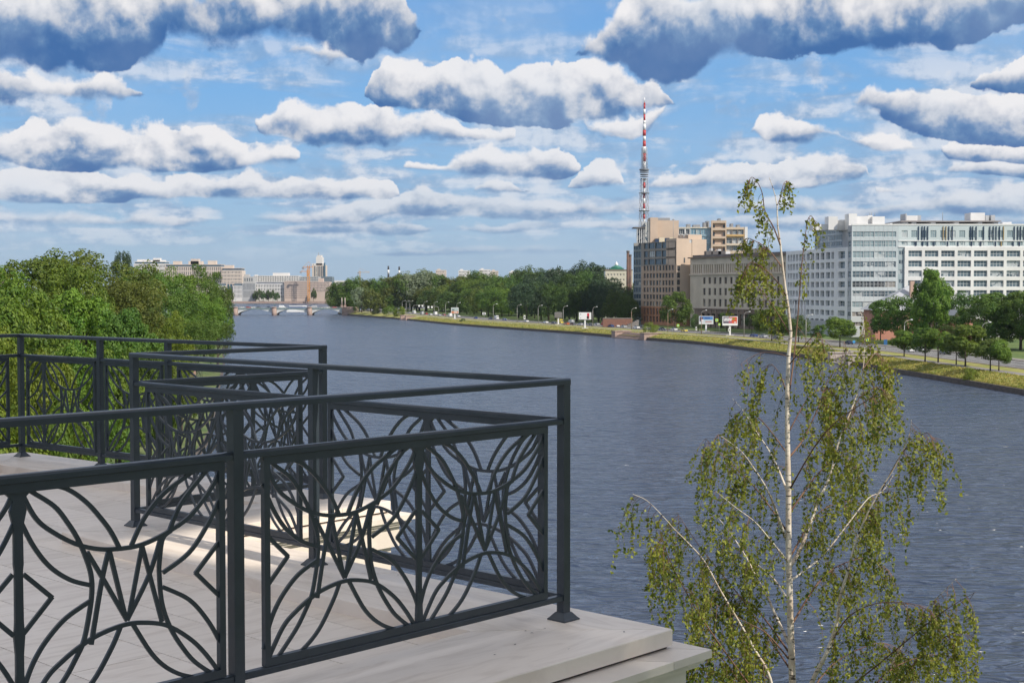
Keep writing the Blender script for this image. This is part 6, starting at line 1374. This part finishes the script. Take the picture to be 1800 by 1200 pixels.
# ------------------------------------------------------------------ bridge
BD = 1176.0
br = empty('arched_bridge', (atd(510, BD), BD, 0), 'low white arched bridge on pink granite piers crossing the river', 'bridge')
zd = zat(541.5, BD)
bw = mat('bridge_white', (0.62, 0.64, 0.63), (0.55, 0.57, 0.57), .3, rough=.5, world=True); bgreen = mat('bridge_green_girder', (0.30, 0.42, 0.38), rough=.6)
piers = [355, 417, 484.5, 546.5, 606]
for a, b in zip(piers, piers[1:]):
    xa, xb = atd(a, BD) + 1.8, atd(b, BD) - 1.8; n = 14; mb = MB()
    top = [(xa + (xb - xa) * i / n, zd - .1) for i in range(n + 1)]; bot = [(xa + (xb - xa) * i / n, 1.1 + (zd - 2.0) * (1 - (2 * i / n - 1) ** 2) ** .8) for i in range(n + 1)]
    for y0, y1 in ((BD - 6, BD - 5.4), (BD + 5.4, BD + 6)):
        for i in range(n):
            (x0_, t0), (x1_, t1), (_, b0), (_, b1) = top[i], top[i + 1], bot[i], bot[i + 1]
            mb.quad((x0_, y0, b0), (x1_, y0, b1), (x1_, y0, t1), (x0_, y0, t0)); mb.quad((x1_, y1, b1), (x0_, y1, b0), (x0_, y1, t0), (x1_, y1, t1)); mb.quad((x0_, y1, b0), (x1_, y1, b1), (x1_, y0, b1), (x0_, y0, b0))
    part('arch_span', mb, [bw], br)
mb = MB(); mb.box(atd(340, BD), atd(626, BD), BD - 6.6, BD + 6.6, zd - .5, zd); part('deck', mb, [bgreen], br)
mb = MB(); mb.box(atd(340, BD), atd(626, BD), BD - 5.4, BD + 5.4, zd + .004, zd + .05); part('roadway', mb, [asph], br)
for px in piers[:-1]:
    x = atd(px, BD); mb = MB(); mb.tube_l([(x, BD - 7.5, z) for z in (-1, 1.6, zd + .4)], [2.3, 1.9, 1.9], 10, 0); mb.box(x - 1.9, x + 1.9, BD - 7, BD + 7, -1, zd - .6); part('pier', mb, [granite_p], br)
    mb = MB(); mb.tube_l([(x, BD - 7.5, zd + .42), (x, BD - 7.5, zd + 1.1)], [2.3, 2.1], 10, 0); part('pier_cap', mb, [granite_p], br)
mb = MB(); mb.box(atd(604, BD), atd(628, BD), BD - 10, BD + 12, -1, zd + 1.0); part('abutment', mb, [granite_p], br)
for y in (BD - 6.4, BD + 6.4):
    mb = MB(); mb.bar((atd(340, BD), y, zd + 1.0), (atd(606, BD), y, zd + 1.0), .12, .12)
    for k in range(110): x = atd(340, BD) + k * 1.17; mb.bar((x, y, zd), (x, y, zd + 1.0), .07, .07)
    part('railing', mb, [metal_g], br)
for px in piers[1:4]:
    x = atd(px, BD); mb = MB(); mb.tube([(x, BD - 6.2, zd), (x, BD - 6.2, zd + 8)], [.2, .1], 6); mb.tube([(x - .8, BD - 6.2, zd + 7.6), (x + .8, BD - 6.2, zd + 7.6)], .1, 5); part('lamp_standard', mb, [mat('lamp_green', (.12, .2, .16), rough=.5)], br)
for px, lab in [(602, 'left one of the two stone obelisks on the bridge abutment'), (607.5, 'right one of the two stone obelisks on the bridge abutment')]:
    x = atd(px, BD); c = empty('obelisk', (x, BD - 4, zd + 1.0), lab, 'obelisk', 'obelisks at the bridge end'); z = zd + 1.0
    mb = MB(); mb.box(-.9, .9, -.9, .9, 0, 1.6); lpart('pedestal', mb, [granite_p], c)
    mb = MB(); hh = zat(522.5, BD) - z; mb.tube([(0, 0, 1.6), (0, 0, hh - .8), (0, 0, hh)], [.62, .42, .05], 4); lpart('shaft', mb, [mat('obelisk_stone', (.5, .44, .38), rough=.8)], c)
bt = empty('white_boat', (atd(521, 1330), 1330, 0), 'white and blue river boat behind the bridge deck', 'boat')
mb = MB(); hull = [(-11, 0), (-9, -2.4), (7, -2.4), (12, 0), (7, 2.4), (-9, 2.4)]; mb.prism(hull, -.4, 2.4); lpart('hull', mb, [white_p], bt)
mb = MB(); mb.prism([(x * .75, y * .8) for x, y in hull], 2.41, 5.2); lpart('cabin', mb, [mat('boat_blue', (.05, .10, .28), rough=.4)], bt)
mb = MB(); mb.prism([(x * .8 + .5, y * .85) for x, y in hull], 5.21, 6.0); lpart('cabin_roof', mb, [white_p], bt)

# ------------------------------------------------------------------ vehicles
def carpaint(n, c): return mat('car_paint_' + n, c, rough=0.25, spec=0.7)
car_glass = mat('car_glass', (0.015, 0.018, 0.022), rough=0.05, spec=1.0); tyre = mat('tyre', (0.02, 0.02, 0.02), rough=0.9); rimm = mat('wheel_rim', (0.4, 0.4, 0.42), rough=0.3, metal=.8)
wheel_me = None
def make_wheel():
    mb = MB(); mb.tube([(0, -.11, 0), (0, .11, 0)], .33, 12); a = mb.mesh('tyre', [tyre]); mb = MB(); mb.tube([(0, -.12, 0), (0, .12, 0)], .2, 10); return a, mb.mesh('rim', [rimm])
WH = make_wheel()
def loft(secs, y_half):
    """secs: list of (x, z0, z1, halfwidth bottom, halfwidth top)"""
    mb = MB(); n = len(mb.v)
    for x, z0, z1, w0, w1 in secs: mb.v += [(x, -w0, z0), (x, w0, z0), (x, w0 * .99, z0 + (z1 - z0) * .6), (x, w1, z1), (x, -w1, z1), (x, -w0 * .99, z0 + (z1 - z0) * .6)]
    for i in range(len(secs) - 1):
        for j in range(6): a = i * 6 + j; b = i * 6 + (j + 1) % 6; mb.f.append((a, b, b + 6, a + 6)); mb.mi.append(0); mb.sm.append(False)
    mb.f.append((5, 4, 3, 2, 1, 0)); e = (len(secs) - 1) * 6; mb.f.append(tuple(e + i for i in range(6))); mb.mi += [0, 0]; mb.sm += [False, False]; return mb
def make_car(kind, paintm, label, group):
    t = empty('car' if kind != 'van' else 'van', (0, 0, -50), label, 'car' if kind != 'van' else 'van', group)
    if kind == 'van':
        lpart('body', loft([(-2.6, .35, 2.2, .95, .85), (-2.5, .28, 2.35, .98, .9), (1.2, .28, 2.35, .98, .9), (1.7, .28, 2.0, .98, .8), (2.2, .3, 1.25, .97, .85), (2.7, .35, 1.0, .9, .8)], 1), [paintm], t)
        lpart('windscreen', loft([(1.30, 1.35, 2.24, .80, .78), (1.75, 1.35, 1.95, .82, .76), (2.17, 1.30, 1.36, .80, .78)], 1), [car_glass], t); ww, xf, xr = .9, 1.8, -1.7
    else:
        hb = kind == 'hatch'
        lpart('body', loft([(-2.15, .40, .85, .78, .70), (-2.05, .25, .95, .86, .80), (-1.2, .22, 1.0, .88, .82), (.9, .22, .98, .88, .82), (1.8, .24, .85, .86, .76), (2.15, .35, .68, .78, .66)], 1), [paintm], t)
        if hb: sec = [(-1.95, .96, 1.02, .78, .66), (-1.75, .97, 1.42, .78, .60), (-.2, .97, 1.48, .80, .60), (.35, .97, 1.42, .80, .58), (1.15, .95, .99, .80, .70)]
        else: sec = [(-1.55, .97, 1.0, .78, .66), (-.95, .97, 1.40, .78, .58), (-.1, .97, 1.44, .80, .58), (.4, .97, 1.38, .80, .56), (1.2, .94, .98, .80, .70)]
        lpart('glazing', loft(sec, 1), [car_glass], t)
        mb = MB(); mb.box(sec[1][0] + .12, sec[3][0] - .1, -.57, .57, 1.425 if not hb else 1.46, 1.462 if not hb else 1.50); lpart('roof', mb, [paintm], t); ww, xf, xr = .80, 1.35, -1.3
    for x in (xf, xr):
        for y in (-ww, ww):
            w = link('wheel', WH[0], t, (x, y, .33), 0, True); link('rim', WH[1], w, (0, 0, 0), 0, True)
    for y in (-.6, .6):
        mb = MB(); x = 2.66 if kind == 'van' else 2.10; mb.box(x, x + .06, y - .16, y + .16, .62, .78); lpart('headlight', mb, [mat('lamp_glass', (.8, .8, .8), rough=.2)], t)
    return t
PC = dict(white=(.75, .75, .75), silver=(.42, .43, .45), black=(.02, .02, .025), grey=(.10, .105, .115), blue=(.03, .06, .20), red=(.42, .03, .02), orange=(.60, .14, .02), yellow=(.65, .50, .04), darkblue=(.02, .03, .07))
CARS = {}
def car(kind, col, x, y, z, rz, label, group):
    k = (kind, col)
    if k not in CARS: t = make_car(kind, carpaint(col, PC[col]), label, group); CARS[k] = t; t.location = (x, y, z); t.rotation_euler = (0, 0, rz); return t
    return copy_tree(CARS[k], (x, y, z), rz, None, label, group)
def car_px(kind, col, px, off, label, flip=False, group='vehicles on the embankment road', z=2.905):
    d = road_d(px, off); x = atd(px, d); y0 = d
    _, a = bank_pt(max(-40, min(2000, d + off * .25)), off); return car(kind, col, x, d, z, a + (math.pi if flip else 0), label, group)
for kind, col, px, off, flip, lab in [
 ('hatch', 'white', 1599, 26, 0, 'white hatchback under the first young lawn tree'), ('hatch', 'silver', 1618, 29.5, 1, 'silver car just right of the white hatchback, between tree trunks'),
 ('hatch', 'grey', 1661, 29.5, 1, 'dark grey car glimpsed between the young lawn trees'), ('sedan', 'darkblue', 1492, 30, 0, 'dark blue car behind the bright green lawn tree'),
 ('sedan', 'blue', 1325, 24, 0, 'blue car left of the wide olive tree'), ('sedan', 'silver', 1342, 24, 0, 'silver car half under the wide olive tree'), ('sedan', 'grey', 1366, 24, 1, 'grey car behind the base of the wide olive tree'),
 ('hatch', 'yellow', 1203, 27, 1, 'yellow and white taxi on the open road below the big round tree'), ('sedan', 'white', 1185, 30, 0, 'white car left of the taxi'), ('sedan', 'darkblue', 1164, 26, 1, 'dark car right of the yellow-green bush'),
 ('sedan', 'white', 1119, 26, 0, 'white car just left of the yellow-green bush'), ('hatch', 'grey', 1128, 33, 0, 'grey car in front of the brown podium wall'), ('hatch', 'white', 1107, 34, 1, 'white car below the podium steps'), ('sedan', 'silver', 1096, 26, 0, 'silver car above the pink granite landing'),
 ('sedan', 'blue', 887, 30, 1, 'small dark blue car right of the parked white van'), ('hatch', 'white', 925, 26, 0, 'white hatchback alone on the open road'), ('hatch', 'white', 959, 26, 0, 'white car following the lone hatchback'), ('sedan', 'darkblue', 974, 25, 1, 'dark blue car right behind the white pair'),
 ('van', 'yellow', 985, 31, 1, 'yellow van on the road under the grey billboard'), ('hatch', 'orange', 996, 23.5, 0, 'orange-red hatchback on the road below the grey billboard'), ('sedan', 'grey', 1007, 26, 0, 'dark grey car right of the orange-red hatchback'),
 ('van', 'silver', 1004, 34, 0, 'silver van behind the orange-red hatchback'), ('hatch', 'silver', 1020, 25, 0, 'silver car left of the white billboard pole'), ('sedan', 'darkblue', 1028, 31, 1, 'dark car directly behind the white billboard pole'), ('hatch', 'grey', 1040, 27, 1, 'grey car right of the white billboard pole'),
 ('sedan', 'silver', 1049, 33, 0, 'silver car in the queue left of the red van'), ('van', 'red', 1063, 33, 0, 'red van in the queue near the podium'), ('sedan', 'blue', 1074, 25, 0, 'dark blue car at the end of the queue by the pink landing'), ('hatch', 'white', 1084, 29, 1, 'white car behind the pink granite landing'),
 ('van', 'white', 873, 34, 1, 'white delivery van parked on the far side of the road'), ('sedan', 'blue', 836, 26, 0, 'dark blue car between the picture billboard and the lamp posts'), ('sedan', 'darkblue', 862, 30, 0, 'dark car left of the parked white van'),
 ('van', 'white', 791, 26, 0, 'white van in front of the picture billboard pole'), ('hatch', 'white', 806, 29, 1, 'white car right of the picture billboard pole'),
 ('hatch', 'red', 749, 30, 0, 'red car in the middle of the far traffic queue'), ('van', 'white', 728, 32, 1, 'white box van in the far traffic queue, left one'), ('van', 'silver', 742, 26, 0, 'silver van in the far traffic queue'), ('van', 'white', 765, 32, 0, 'tall white van in the far traffic queue, right one'),
 ('hatch', 'white', 757, 25, 1, 'white hatchback at the front of the far traffic queue'), ('sedan', 'silver', 772, 27, 0, 'silver car right of the far traffic queue'), ('hatch', 'red', 781, 31, 1, 'red hatchback at the right end of the far traffic queue'), ('sedan', 'silver', 719, 27, 0, 'silver car at the left end of the far traffic queue'), ('sedan', 'white', 711, 30, 0, 'white car approaching the bridge end')]:
    car_px(kind, col, px, off, lab, bool(flip))
for kind, col, px, dy, lab in [('sedan', 'white', 425, 2, 'white car on the bridge above the left pier'), ('hatch', 'red', 437, -2, 'red car on the bridge left of the grey car'), ('hatch', 'white', 444, 2, 'white hatchback on the bridge, between the red and grey cars'), ('sedan', 'grey', 455, -2, 'grey car on the bridge over the left arch'), ('sedan', 'darkblue', 472, 2, 'dark car on the bridge just before the middle pier'), ('van', 'white', 496, -2, 'white van on the bridge right of the middle pier'), ('van', 'silver', 552, 2, 'pale minibus on the bridge above the right pier'), ('hatch', 'silver', 566, -2, 'silver car on the bridge over the right arch'), ('sedan', 'white', 576, 2, 'white car on the bridge near the obelisks'), ('hatch', 'red', 588, -2, 'red car on the bridge closest to the obelisks')]:
    car(kind, col, atd(px, BD + dy), BD + dy, zd + .055, 0 if dy < 0 else math.pi, lab, 'vehicles on the bridge')

# ------------------------------------------------------------------ street lamps, billboards, signs, people, quay landings
pole_m = mat('lamp_pole', (0.34, 0.33, 0.31), rough=0.6, metal=0.2); rust_m = mat('old_pole', (0.28, 0.19, 0.13), rough=.8)
def lamp_proto(h=10.2):
    t = empty('street_lamp', (0, 0, -60), None, 'street lamp', 'lamp posts along the embankment road')
    mb = MB(); mb.tube([(0, 0, 0), (0, 0, h - 1.6)], [.16, .10], 8); lpart('pole', mb, [pole_m], t)
    mb = MB(); mb.tube([(0, 0, h - 1.6), (.15, 0, h - .8), (.7, 0, h - .25), (1.9, 0, h)], [.09, .08, .07, .06], 6); lpart('arm', mb, [pole_m], t)
    mb = MB(); mb.tube([(1.8, 0, h), (2.1, 0, h + .05), (2.6, 0, h + .06), (2.7, 0, h + .03)], [.08, .2, .17, .06], 7); lpart('lamp_head', mb, [mat('lamp_head', (.55, .56, .56), rough=.4)], t)
    return t
LPR = lamp_proto(); first = True
lamps = [(707, 18.5, 0, 'lamp post left of the far traffic queue'), (714, 18.7, 0, 'second lamp post, close right of the leftmost one'), (720.5, 18.7, 0, 'third lamp post by the far traffic queue, with a tall arm'), (745, 18.5, 0, 'lamp post over the white box van'), (763, 18.5, 0, 'lamp post over the silver and white vans of the queue'), (783, 18.7, 0, 'lamp post left of the picture billboard'), (803, 18.7, 0, 'lamp post right of the picture billboard'), (867, 19.0, 0, 'lamp post left of the parked white van'), (909, 19.0, 0, 'lamp post left of the lone white hatchback'), (946, 19.0, 0, 'lamp post right of the lone white hatchback'), (990, 19.0, 0, 'lamp post right of the grey billboard'), (1042, 19.0, 0, 'lamp post right of the white billboard'), (1110, 19.0, 1, 'brown lamp post in front of the brown glass building edge'), (1174, 19.2, 1, 'brown lamp post in front of the big round tree'), (1233, 19.2, 1, 'brown lamp post in front of the blue billboard'), (1308, 19.2, 0, 'lamp post right of the red billboard'), (1417, 19.2, 0, 'tall lamp post right of the birch trunk'), (1590, 19.2, 0, 'curved lamp post above the first young lawn tree'), (1727, 30, 0, 'curved lamp post rising from the young trees at right')]
for px, off, rusty, lab in lamps:
    d = road_d(px, off); x = atd(px, d); a = 0.0
    t = copy_tree(LPR, (x, d, 2.88), R(20 if px < 1300 else 10), None, lab) if not first else LPR
    if first: LPR.location = (x, d, 2.88); LPR['label'] = lab; first = False
    if rusty:
        for c in t.children:
            if c.name.startswith('pole'): c.data = c.data.copy(); c.data.materials.clear(); c.data.materials.append(rust_m)
def billboard(px, yt, yb, w, ybase, lab, face, colpx=0.0, ext=0.0):
    d = 19.6 * FPX / (ybase - 507); x = atd(px, d); b = empty('billboard', (x, d, 2.85), lab, 'billboard', 'billboards by the embankment road'); W_ = w / FPX * d; z1, z0 = zat(yt, d) - 2.85, zat(yb, d) - 2.85
    mb = MB(); mb.box(-.35, .35, .3, .9, 0, z0 + .3); lpart('pole', mb, [white_p], b); mb = MB(); mb.box(-1.6, 1.6, -.2, 1.4, 0, .35); lpart('base', mb, [mat('concrete_base', (.5, .48, .45), rough=.9)], b)
    mb = MB(); mb.box(-W_ / 2, W_ / 2, 0, 1.0, z0, z1); lpart('cabinet', mb, [white_p], b)
    face(b, W_, z0, z1); return b
def facebox(b, x0, x1, z0, z1, c, name='poster', y=-.02):
    mb = MB(); mb.box(x0, x1, y, -.004 if y > -.03 else y + .012, z0, z1); lpart(name, mb, [mat('ad_%02d%02d%02d' % tuple(int(v * 99) for v in c), c, rough=.5)], b)
def f_red(b, W_, z0, z1):
    h = z1 - z0; lo = z0 + h * .24; x0, x1 = -W_ / 2 + .25, W_ / 2 - .25
    facebox(b, x0, x0 + (x1 - x0) * .40, lo, z1 - .2, (.13, .11, .15)); facebox(b, x0 + (x1 - x0) * .402, x0 + (x1 - x0) * .62, lo, z1 - .2, (.42, .09, .14)); facebox(b, x0 + (x1 - x0) * .622, x1, lo, z1 - .2, (.62, .10, .05))
    for (u0, u1, v) in ((.03, .07, .66), (.10, .30, .66), (.31, .52, .66), (.53, .82, .66), (.04, .22, .42), (.23, .44, .42), (.46, .60, .44)): facebox(b, x0 + (x1 - x0) * u0, x0 + (x1 - x0) * u1, lo + (z1 - lo) * (v - .08), lo + (z1 - lo) * (v + .08), (.8, .8, .8), 'lettering', -.04)
    facebox(b, x0 + (x1 - x0) * .78, x0 + (x1 - x0) * .94, lo + .25, lo + .6, (.8, .8, .8), 'lettering', -.04)
def f_blue(b, W_, z0, z1):
    x0, x1 = -W_ / 2 + .2, W_ / 2 - .2; h = z1 - z0
    facebox(b, x0, x1, z0 + h * .55, z1 - .15, (.08, .22, .50)); facebox(b, x0, x1, z0 + h * .15, z0 + h * .548, (.50, .60, .62))
    facebox(b, x0, x0 + W_ * .25, z0 + h * .35, z1 - .5, (.10, .07, .12), 'poster', -.04); facebox(b, x0 + W_ * .4, x0 + W_ * .85, z0 + h * .2, z0 + h * .38, (.50, .30, .30), 'poster', -.04)
    facebox(b, x0 + W_ * .35, x0 + W_ * .72, z1 - 1.1, z1 - .6, (.03, .08, .25), 'lettering', -.04)
    facebox(b, x0 + W_ * .1, x0 + W_ * .28, z0 + h * .25, z0 + h * .6, (.7, .66, .68), 'poster', -.055)
def f_white(b, W_, z0, z1):
    facebox(b, W_ * .16, W_ * .34, z0 + .3, z1 - .4, (.55, .03, .05)); facebox(b, W_ * .14, W_ * .30, z0 + .3, z0 + 1.7, (.03, .03, .03), 'poster', -.04)
    facebox(b, -W_ * .38, -W_ * .34, z1 - 1.2, z1 - .6, (.03, .03, .03), 'lettering'); facebox(b, -W_ * .38, -W_ * .34, z0 + .5, z0 + .9, (.03, .03, .03), 'lettering')
def f_pic(b, W_, z0, z1):
    x0, x1 = -W_ / 2 + .2, W_ / 2 - .2; h = z1 - z0; facebox(b, x0, x1, z0 + h * .4, z1 - .2, (.40, .48, .48)); facebox(b, x0, x1, z0 + .2, z0 + h * .398, (.55, .18, .08)); facebox(b, x0 + .4, x0 + W_ * .4, z0 + h * .5, z0 + h * .7, (.10, .14, .14), 'poster', -.04); facebox(b, x0 + W_ * .35, x1 - .6, z0 + h * .15, z0 + h * .3, (.75, .7, .65), 'lettering', -.04)
def f_grey(b, W_, z0, z1): facebox(b, -W_ / 2 + .02, W_ / 2 - .02, z0 + .02, z1 - .02, (.16, .15, .14)); [facebox(b, -W_ / 2 + .6, W_ / 2 - .6, z0 + k, z0 + k + .12, (.3, .3, .29), 'lettering', -.04) for k in (1.2, 2.2, 3.2)]
billboard(1283.5, 556, 572, 26.5, 590, 'white-framed billboard with a grey and red poster, on a thick white post', f_red)
billboard(1241.5, 555.5, 569.5, 25, 583, 'blue picture billboard left of the red one', f_blue)
billboard(1028.5, 549, 561.5, 21.5, 577, 'white billboard with a red and black figure at its right', f_white)
billboard(799.5, 540.5, 551, 13, 560.5, 'landscape picture billboard by the far traffic queue', f_pic)
billboard(981.5, 549, 558.5, 13, 570.5, 'dull grey billboard seen from behind, left of the white one', f_grey)
# road signs
def sign(px, yt, yb, ybase, lab, c, w=6, shape='box'):
    d = 19.5 * FPX / (ybase - 507); x = atd(px, d); s = empty('road_sign', (x, d, 2.9), lab, 'road sign', 'road signs along the embankment'); z1, z0 = zat(yt, d) - 2.9, zat(yb, d) - 2.9
    mb = MB(); mb.tube([(0, .06, 0), (0, .06, z1)], .05, 6); lpart('pole', mb, [pole_m], s); w_ = w / FPX * d / 2
    mb = MB()
    if shape == 'round': r_ = (z1 - z0) / 2; mb.tube([(0, 0, (z0 + z1) / 2), (0, -.04, (z0 + z1) / 2)], r_, 16)
    else: mb.box(-w_, w_, -.04, 0, z0, z1)
    lpart('plate', mb, [mat('sign_' + c, dict(y=(.55, .75, .05), b=(.05, .28, .60), w=(.75, .75, .75), db=(.03, .12, .28))[c], rough=.4)], s)
    if shape == 'box' and c in 'yw':
        mb = MB(); mb.box(-w_ * .5, w_ * .5, -.055, -.042, z0 + (z1 - z0) * .3, z0 + (z1 - z0) * .7); lpart('symbol', mb, [black if c == 'w' else mat('sign_b', (.05, .28, .6))], s)
for a in [(1192, 569.5, 574, 582, 'yellow-green crossing sign below the big round tree', 'y', 4.5), (1260, 560, 565, 583, 'upper yellow-green crossing sign between the two billboards', 'y', 5), (1264.5, 568, 572, 588, 'bright yellow-green sign low on the post left of the red billboard', 'y', 3.5), (1204, 560, 565, 578, 'white round-bordered sign right of the big round tree', 'w', 5), (1224, 574, 580.5, 588, 'white oval-shaped sign in front of the blue billboard', 'w', 2.2), (1282, 577, 582, 590, 'small white board behind the red billboard post', 'w', 4), (1525, 594, 600, 615, 'yellow-green crossing sign left of the pink house pier', 'y', 5.5), (1557, 596.5, 606, 613, 'blue poster stand in front of the pink house', 'db', 6), (1501.5, 598, 603, 611, 'round blue sign right of the bright green lawn tree', 'b', 5, 'round'), (922, 554, 561, 567, 'oval grey sign right of the lone hatchback lamp', 'w', 3), (851, 549, 553, 566, 'small white board on the park lawn left of the white van', 'w', 6)]:
    sign(*a)
# overhead gantry signs by the far queue
for px, side_, lab in [(726, 1, 'gantry with round white sign arching over the far queue from the left'), (771, -1, 'gantry with white signs arching over the far queue from the right')]:
    d = road_d(px, 19); x = atd(px, d); g = empty('sign_gantry', (x, d, 2.9), lab, 'sign gantry', 'sign gantries over the far traffic queue'); h = 7.0; L = 7.5 * side_
    mb = MB(); mb.tube([(0, 0, 0), (0, 0, h - 1), (L * .08, 0, h - .2), (L * .2, 0, h), (L, 0, h)], .14, 6); lpart('arch', mb, [pole_m], g)
    for k in (0.62, 0.95): mb = MB(); mb.box(L * k - .6, L * k + .6, -.2, -.1, h - 1.1, h + .3); lpart('sign_plate', mb, [white_p], g)
# people
def person(x, y, z, rz, top, legs, lab, phase=0.35):
    P = {'pel': (0, 0, .93), 'ch': (0.02, 0, 1.30), 'nk': (.02, 0, 1.48), 'hd': (.04, 0, 1.62), 'hd2': (.05, 0, 1.74)}
    V = [(0, 0, .93), (0, 0, 1.12), (.02, 0, 1.34), (.02, 0, 1.49), (.04, 0, 1.60), (.04, 0, 1.72)]; Rd = [.15, .14, .16, .06, .095, .08]; Ed = [(0, 1), (1, 2), (2, 3), (3, 4), (4, 5)]
    for s in (-1, 1):
        q = phase * s; i = len(V); V += [(0, .09 * s, .88), (q * .45, .10 * s, .50), (q * .75 - .05, .10 * s, .09), (q * .75 + .12, .10 * s, .04)]; Rd += [.10, .065, .045, .04]; Ed += [(0, i), (i, i + 1), (i + 1, i + 2), (i + 2, i + 3)]
        i = len(V); V += [(.02, .19 * s, 1.40), (-q * .3, .25 * s, 1.14), (-q * .3 + .12, .23 * s, .90)]; Rd += [.07, .048, .035]; Ed += [(2, i), (i, i + 1), (i + 1, i + 2)]
    me = bpy.data.meshes.new('person'); me.from_pydata(V, Ed, []); tmp = bpy.data.objects.new('person_rig', me); COL.objects.link(tmp)
    md = tmp.modifiers.new('skin', 'SKIN'); 
    if not me.skin_vertices: pass
    for k, r_ in enumerate(Rd): me.skin_vertices[0].data[k].radius = (r_, r_)
    me.skin_vertices[0].data[0].use_root = True
    tmp.modifiers.new('sub', 'SUBSURF').levels = 1
    dg_ = bpy.context.evaluated_depsgraph_get(); dg_.update(); m2 = bpy.data.meshes.new_from_object(tmp.evaluated_get(dg_)); bpy.data.objects.remove(tmp)
    m2.materials.clear()
    for m in (mat('skin', (.50, .30, .21), rough=.6), top, legs, mat('hair', (.05, .035, .025), rough=.8)): m2.materials.append(m)
    for p in m2.polygons:
        c = p.center; p.material_index = 3 if c.z > 1.66 or (c.z > 1.56 and c.x < .03) else (0 if c.z > 1.47 else (2 if c.z < .95 and abs(c.y) < .2 else 1)); p.use_smooth = True
    m2.name = 'person'; o = link('person', m2, None, (x, y, z), rz); tag(o, lab, 'person', 'people walking on the promenade'); return o
def person_px(px, yfoot, top, legs, lab, rz=1.6):
    d = 19.72 * FPX / (yfoot - 507); return person(atd(px, d), d, 2.80, rz, top, legs, lab)
redj = mat('red_jacket', (.60, .03, .03), rough=.8); darkj = mat('dark_jacket', (.02, .02, .03), rough=.8); greyj = mat('grey_jacket', (.3, .3, .3), rough=.8); jean = mat('dark_trousers', (.03, .04, .07), rough=.9)
person_px(1536, 625.5, darkj, jean, 'person in dark clothes walking beside the one in red', 1.7); person_px(1543.5, 625.8, redj, jean, 'person in a red jacket walking on the promenade', 1.6)
person_px(1488, 622, darkj, jean, 'person in black standing above the pale quay steps', .3); person_px(1494, 622, greyj, jean, 'person in grey standing above the pale quay steps', 2.4)
# quay landings
def landing(px0, px1, lab, m, steps=True, h=2.2, deep=6.0):
    d0, d1 = road_d(px0, 0.2), road_d(px1, 0.2); p0, p1 = Vector((atd(px0, d0), d0)), Vector((atd(px1, d1), d1)); pl = Plane(tuple(p0), tuple(p1)); L = pl.L
    e = empty('quay_landing', (p0.x, p0.y, 0), lab, 'landing', 'granite landings on the quay'); w = max(1.4, L * .12)
    block(e, pl, 0, w, -deep, 1.2, -.8, h + .7, m, 'pedestal'); block(e, pl, L - w, L, -deep, 1.2, -.8, h + .7, m, 'pedestal')
    block(e, pl, -.3, w + .3, -deep - .1, 1.35, h + .702, h + .95, m, 'pedestal_cap'); block(e, pl, L - w - .3, L + .3, -deep - .1, 1.35, h + .702, h + .95, m, 'pedestal_cap')
    block(e, pl, w + .01, L - w - .01, -deep + 1, 2.2, -.8, .45, m, 'platform')
    for k in range(7): block(e, pl, w + .02, L - w - .02, -deep + 1, 1.0 - k * .75, .452 + k * .3, .45 + (k + 1) * .3, m, 'step')
pale_gr = mat('pale_quay_granite', (0.44, 0.39, 0.35), (0.36, 0.31, 0.28), .6, rough=.8, world=True)
landing(1079, 1137, 'pink granite landing with steps in the middle of the quay', granite_p, deep=7)
landing(1462, 1499, 'pale stone landing with steps below the lawn trees', pale_gr)
landing(706, 716, 'small pink landing near the bridge end', granite_p, h=2.4)

# a few dry leaf specks lying on the terrace stone
rg = np.random.default_rng(4); P = []
for px, py in [(905, 1132), (1097, 1110), (1157, 1098), (935, 1112), (924, 1108), (342, 842), (352, 838), (115, 795), (168, 809), (1000, 1140), (870, 1150), (957, 1104), (700, 1010), (610, 985), (560, 1010)]: P.append((*onz(px, py, ZF + .003), ZF + .004))
P = np.array(P); V, Fq = leaf_quads(P, np.tile([0.0, 0.05, 1.0], (len(P), 1)) + rg.normal(size=(len(P), 3)) * .1, 0.008, rg)
tag(link('leaf_litter', mesh_np('leaf_litter', V, Fq, [mat('dry_leaf', (0.05, 0.035, 0.025), rough=.9)])), 'tiny dry leaf specks scattered on the pale border stones', 'leaf litter', None, 'stuff')

# ------------------------------------------------------------------ thin summer haze
mb = MB(); mb.box(-16500, 16500, -1200, 17500, -3, 345)
m, N = _new('haze'); out = N.new('ShaderNodeOutputMaterial'); pv = N.new('ShaderNodeVolumePrincipled'); pv.inputs['Color'].default_value = (0.72, 0.84, 1.0, 1); pv.inputs['Density'].default_value = 0.00003; pv.inputs['Anisotropy'].default_value = 0.2
N.l.new(pv.outputs[0], out.inputs['Volume'])
tag(link('haze', mb.mesh('haze', [m])), 'thin bluish summer haze over the river and the far city', 'haze', None, 'stuff')
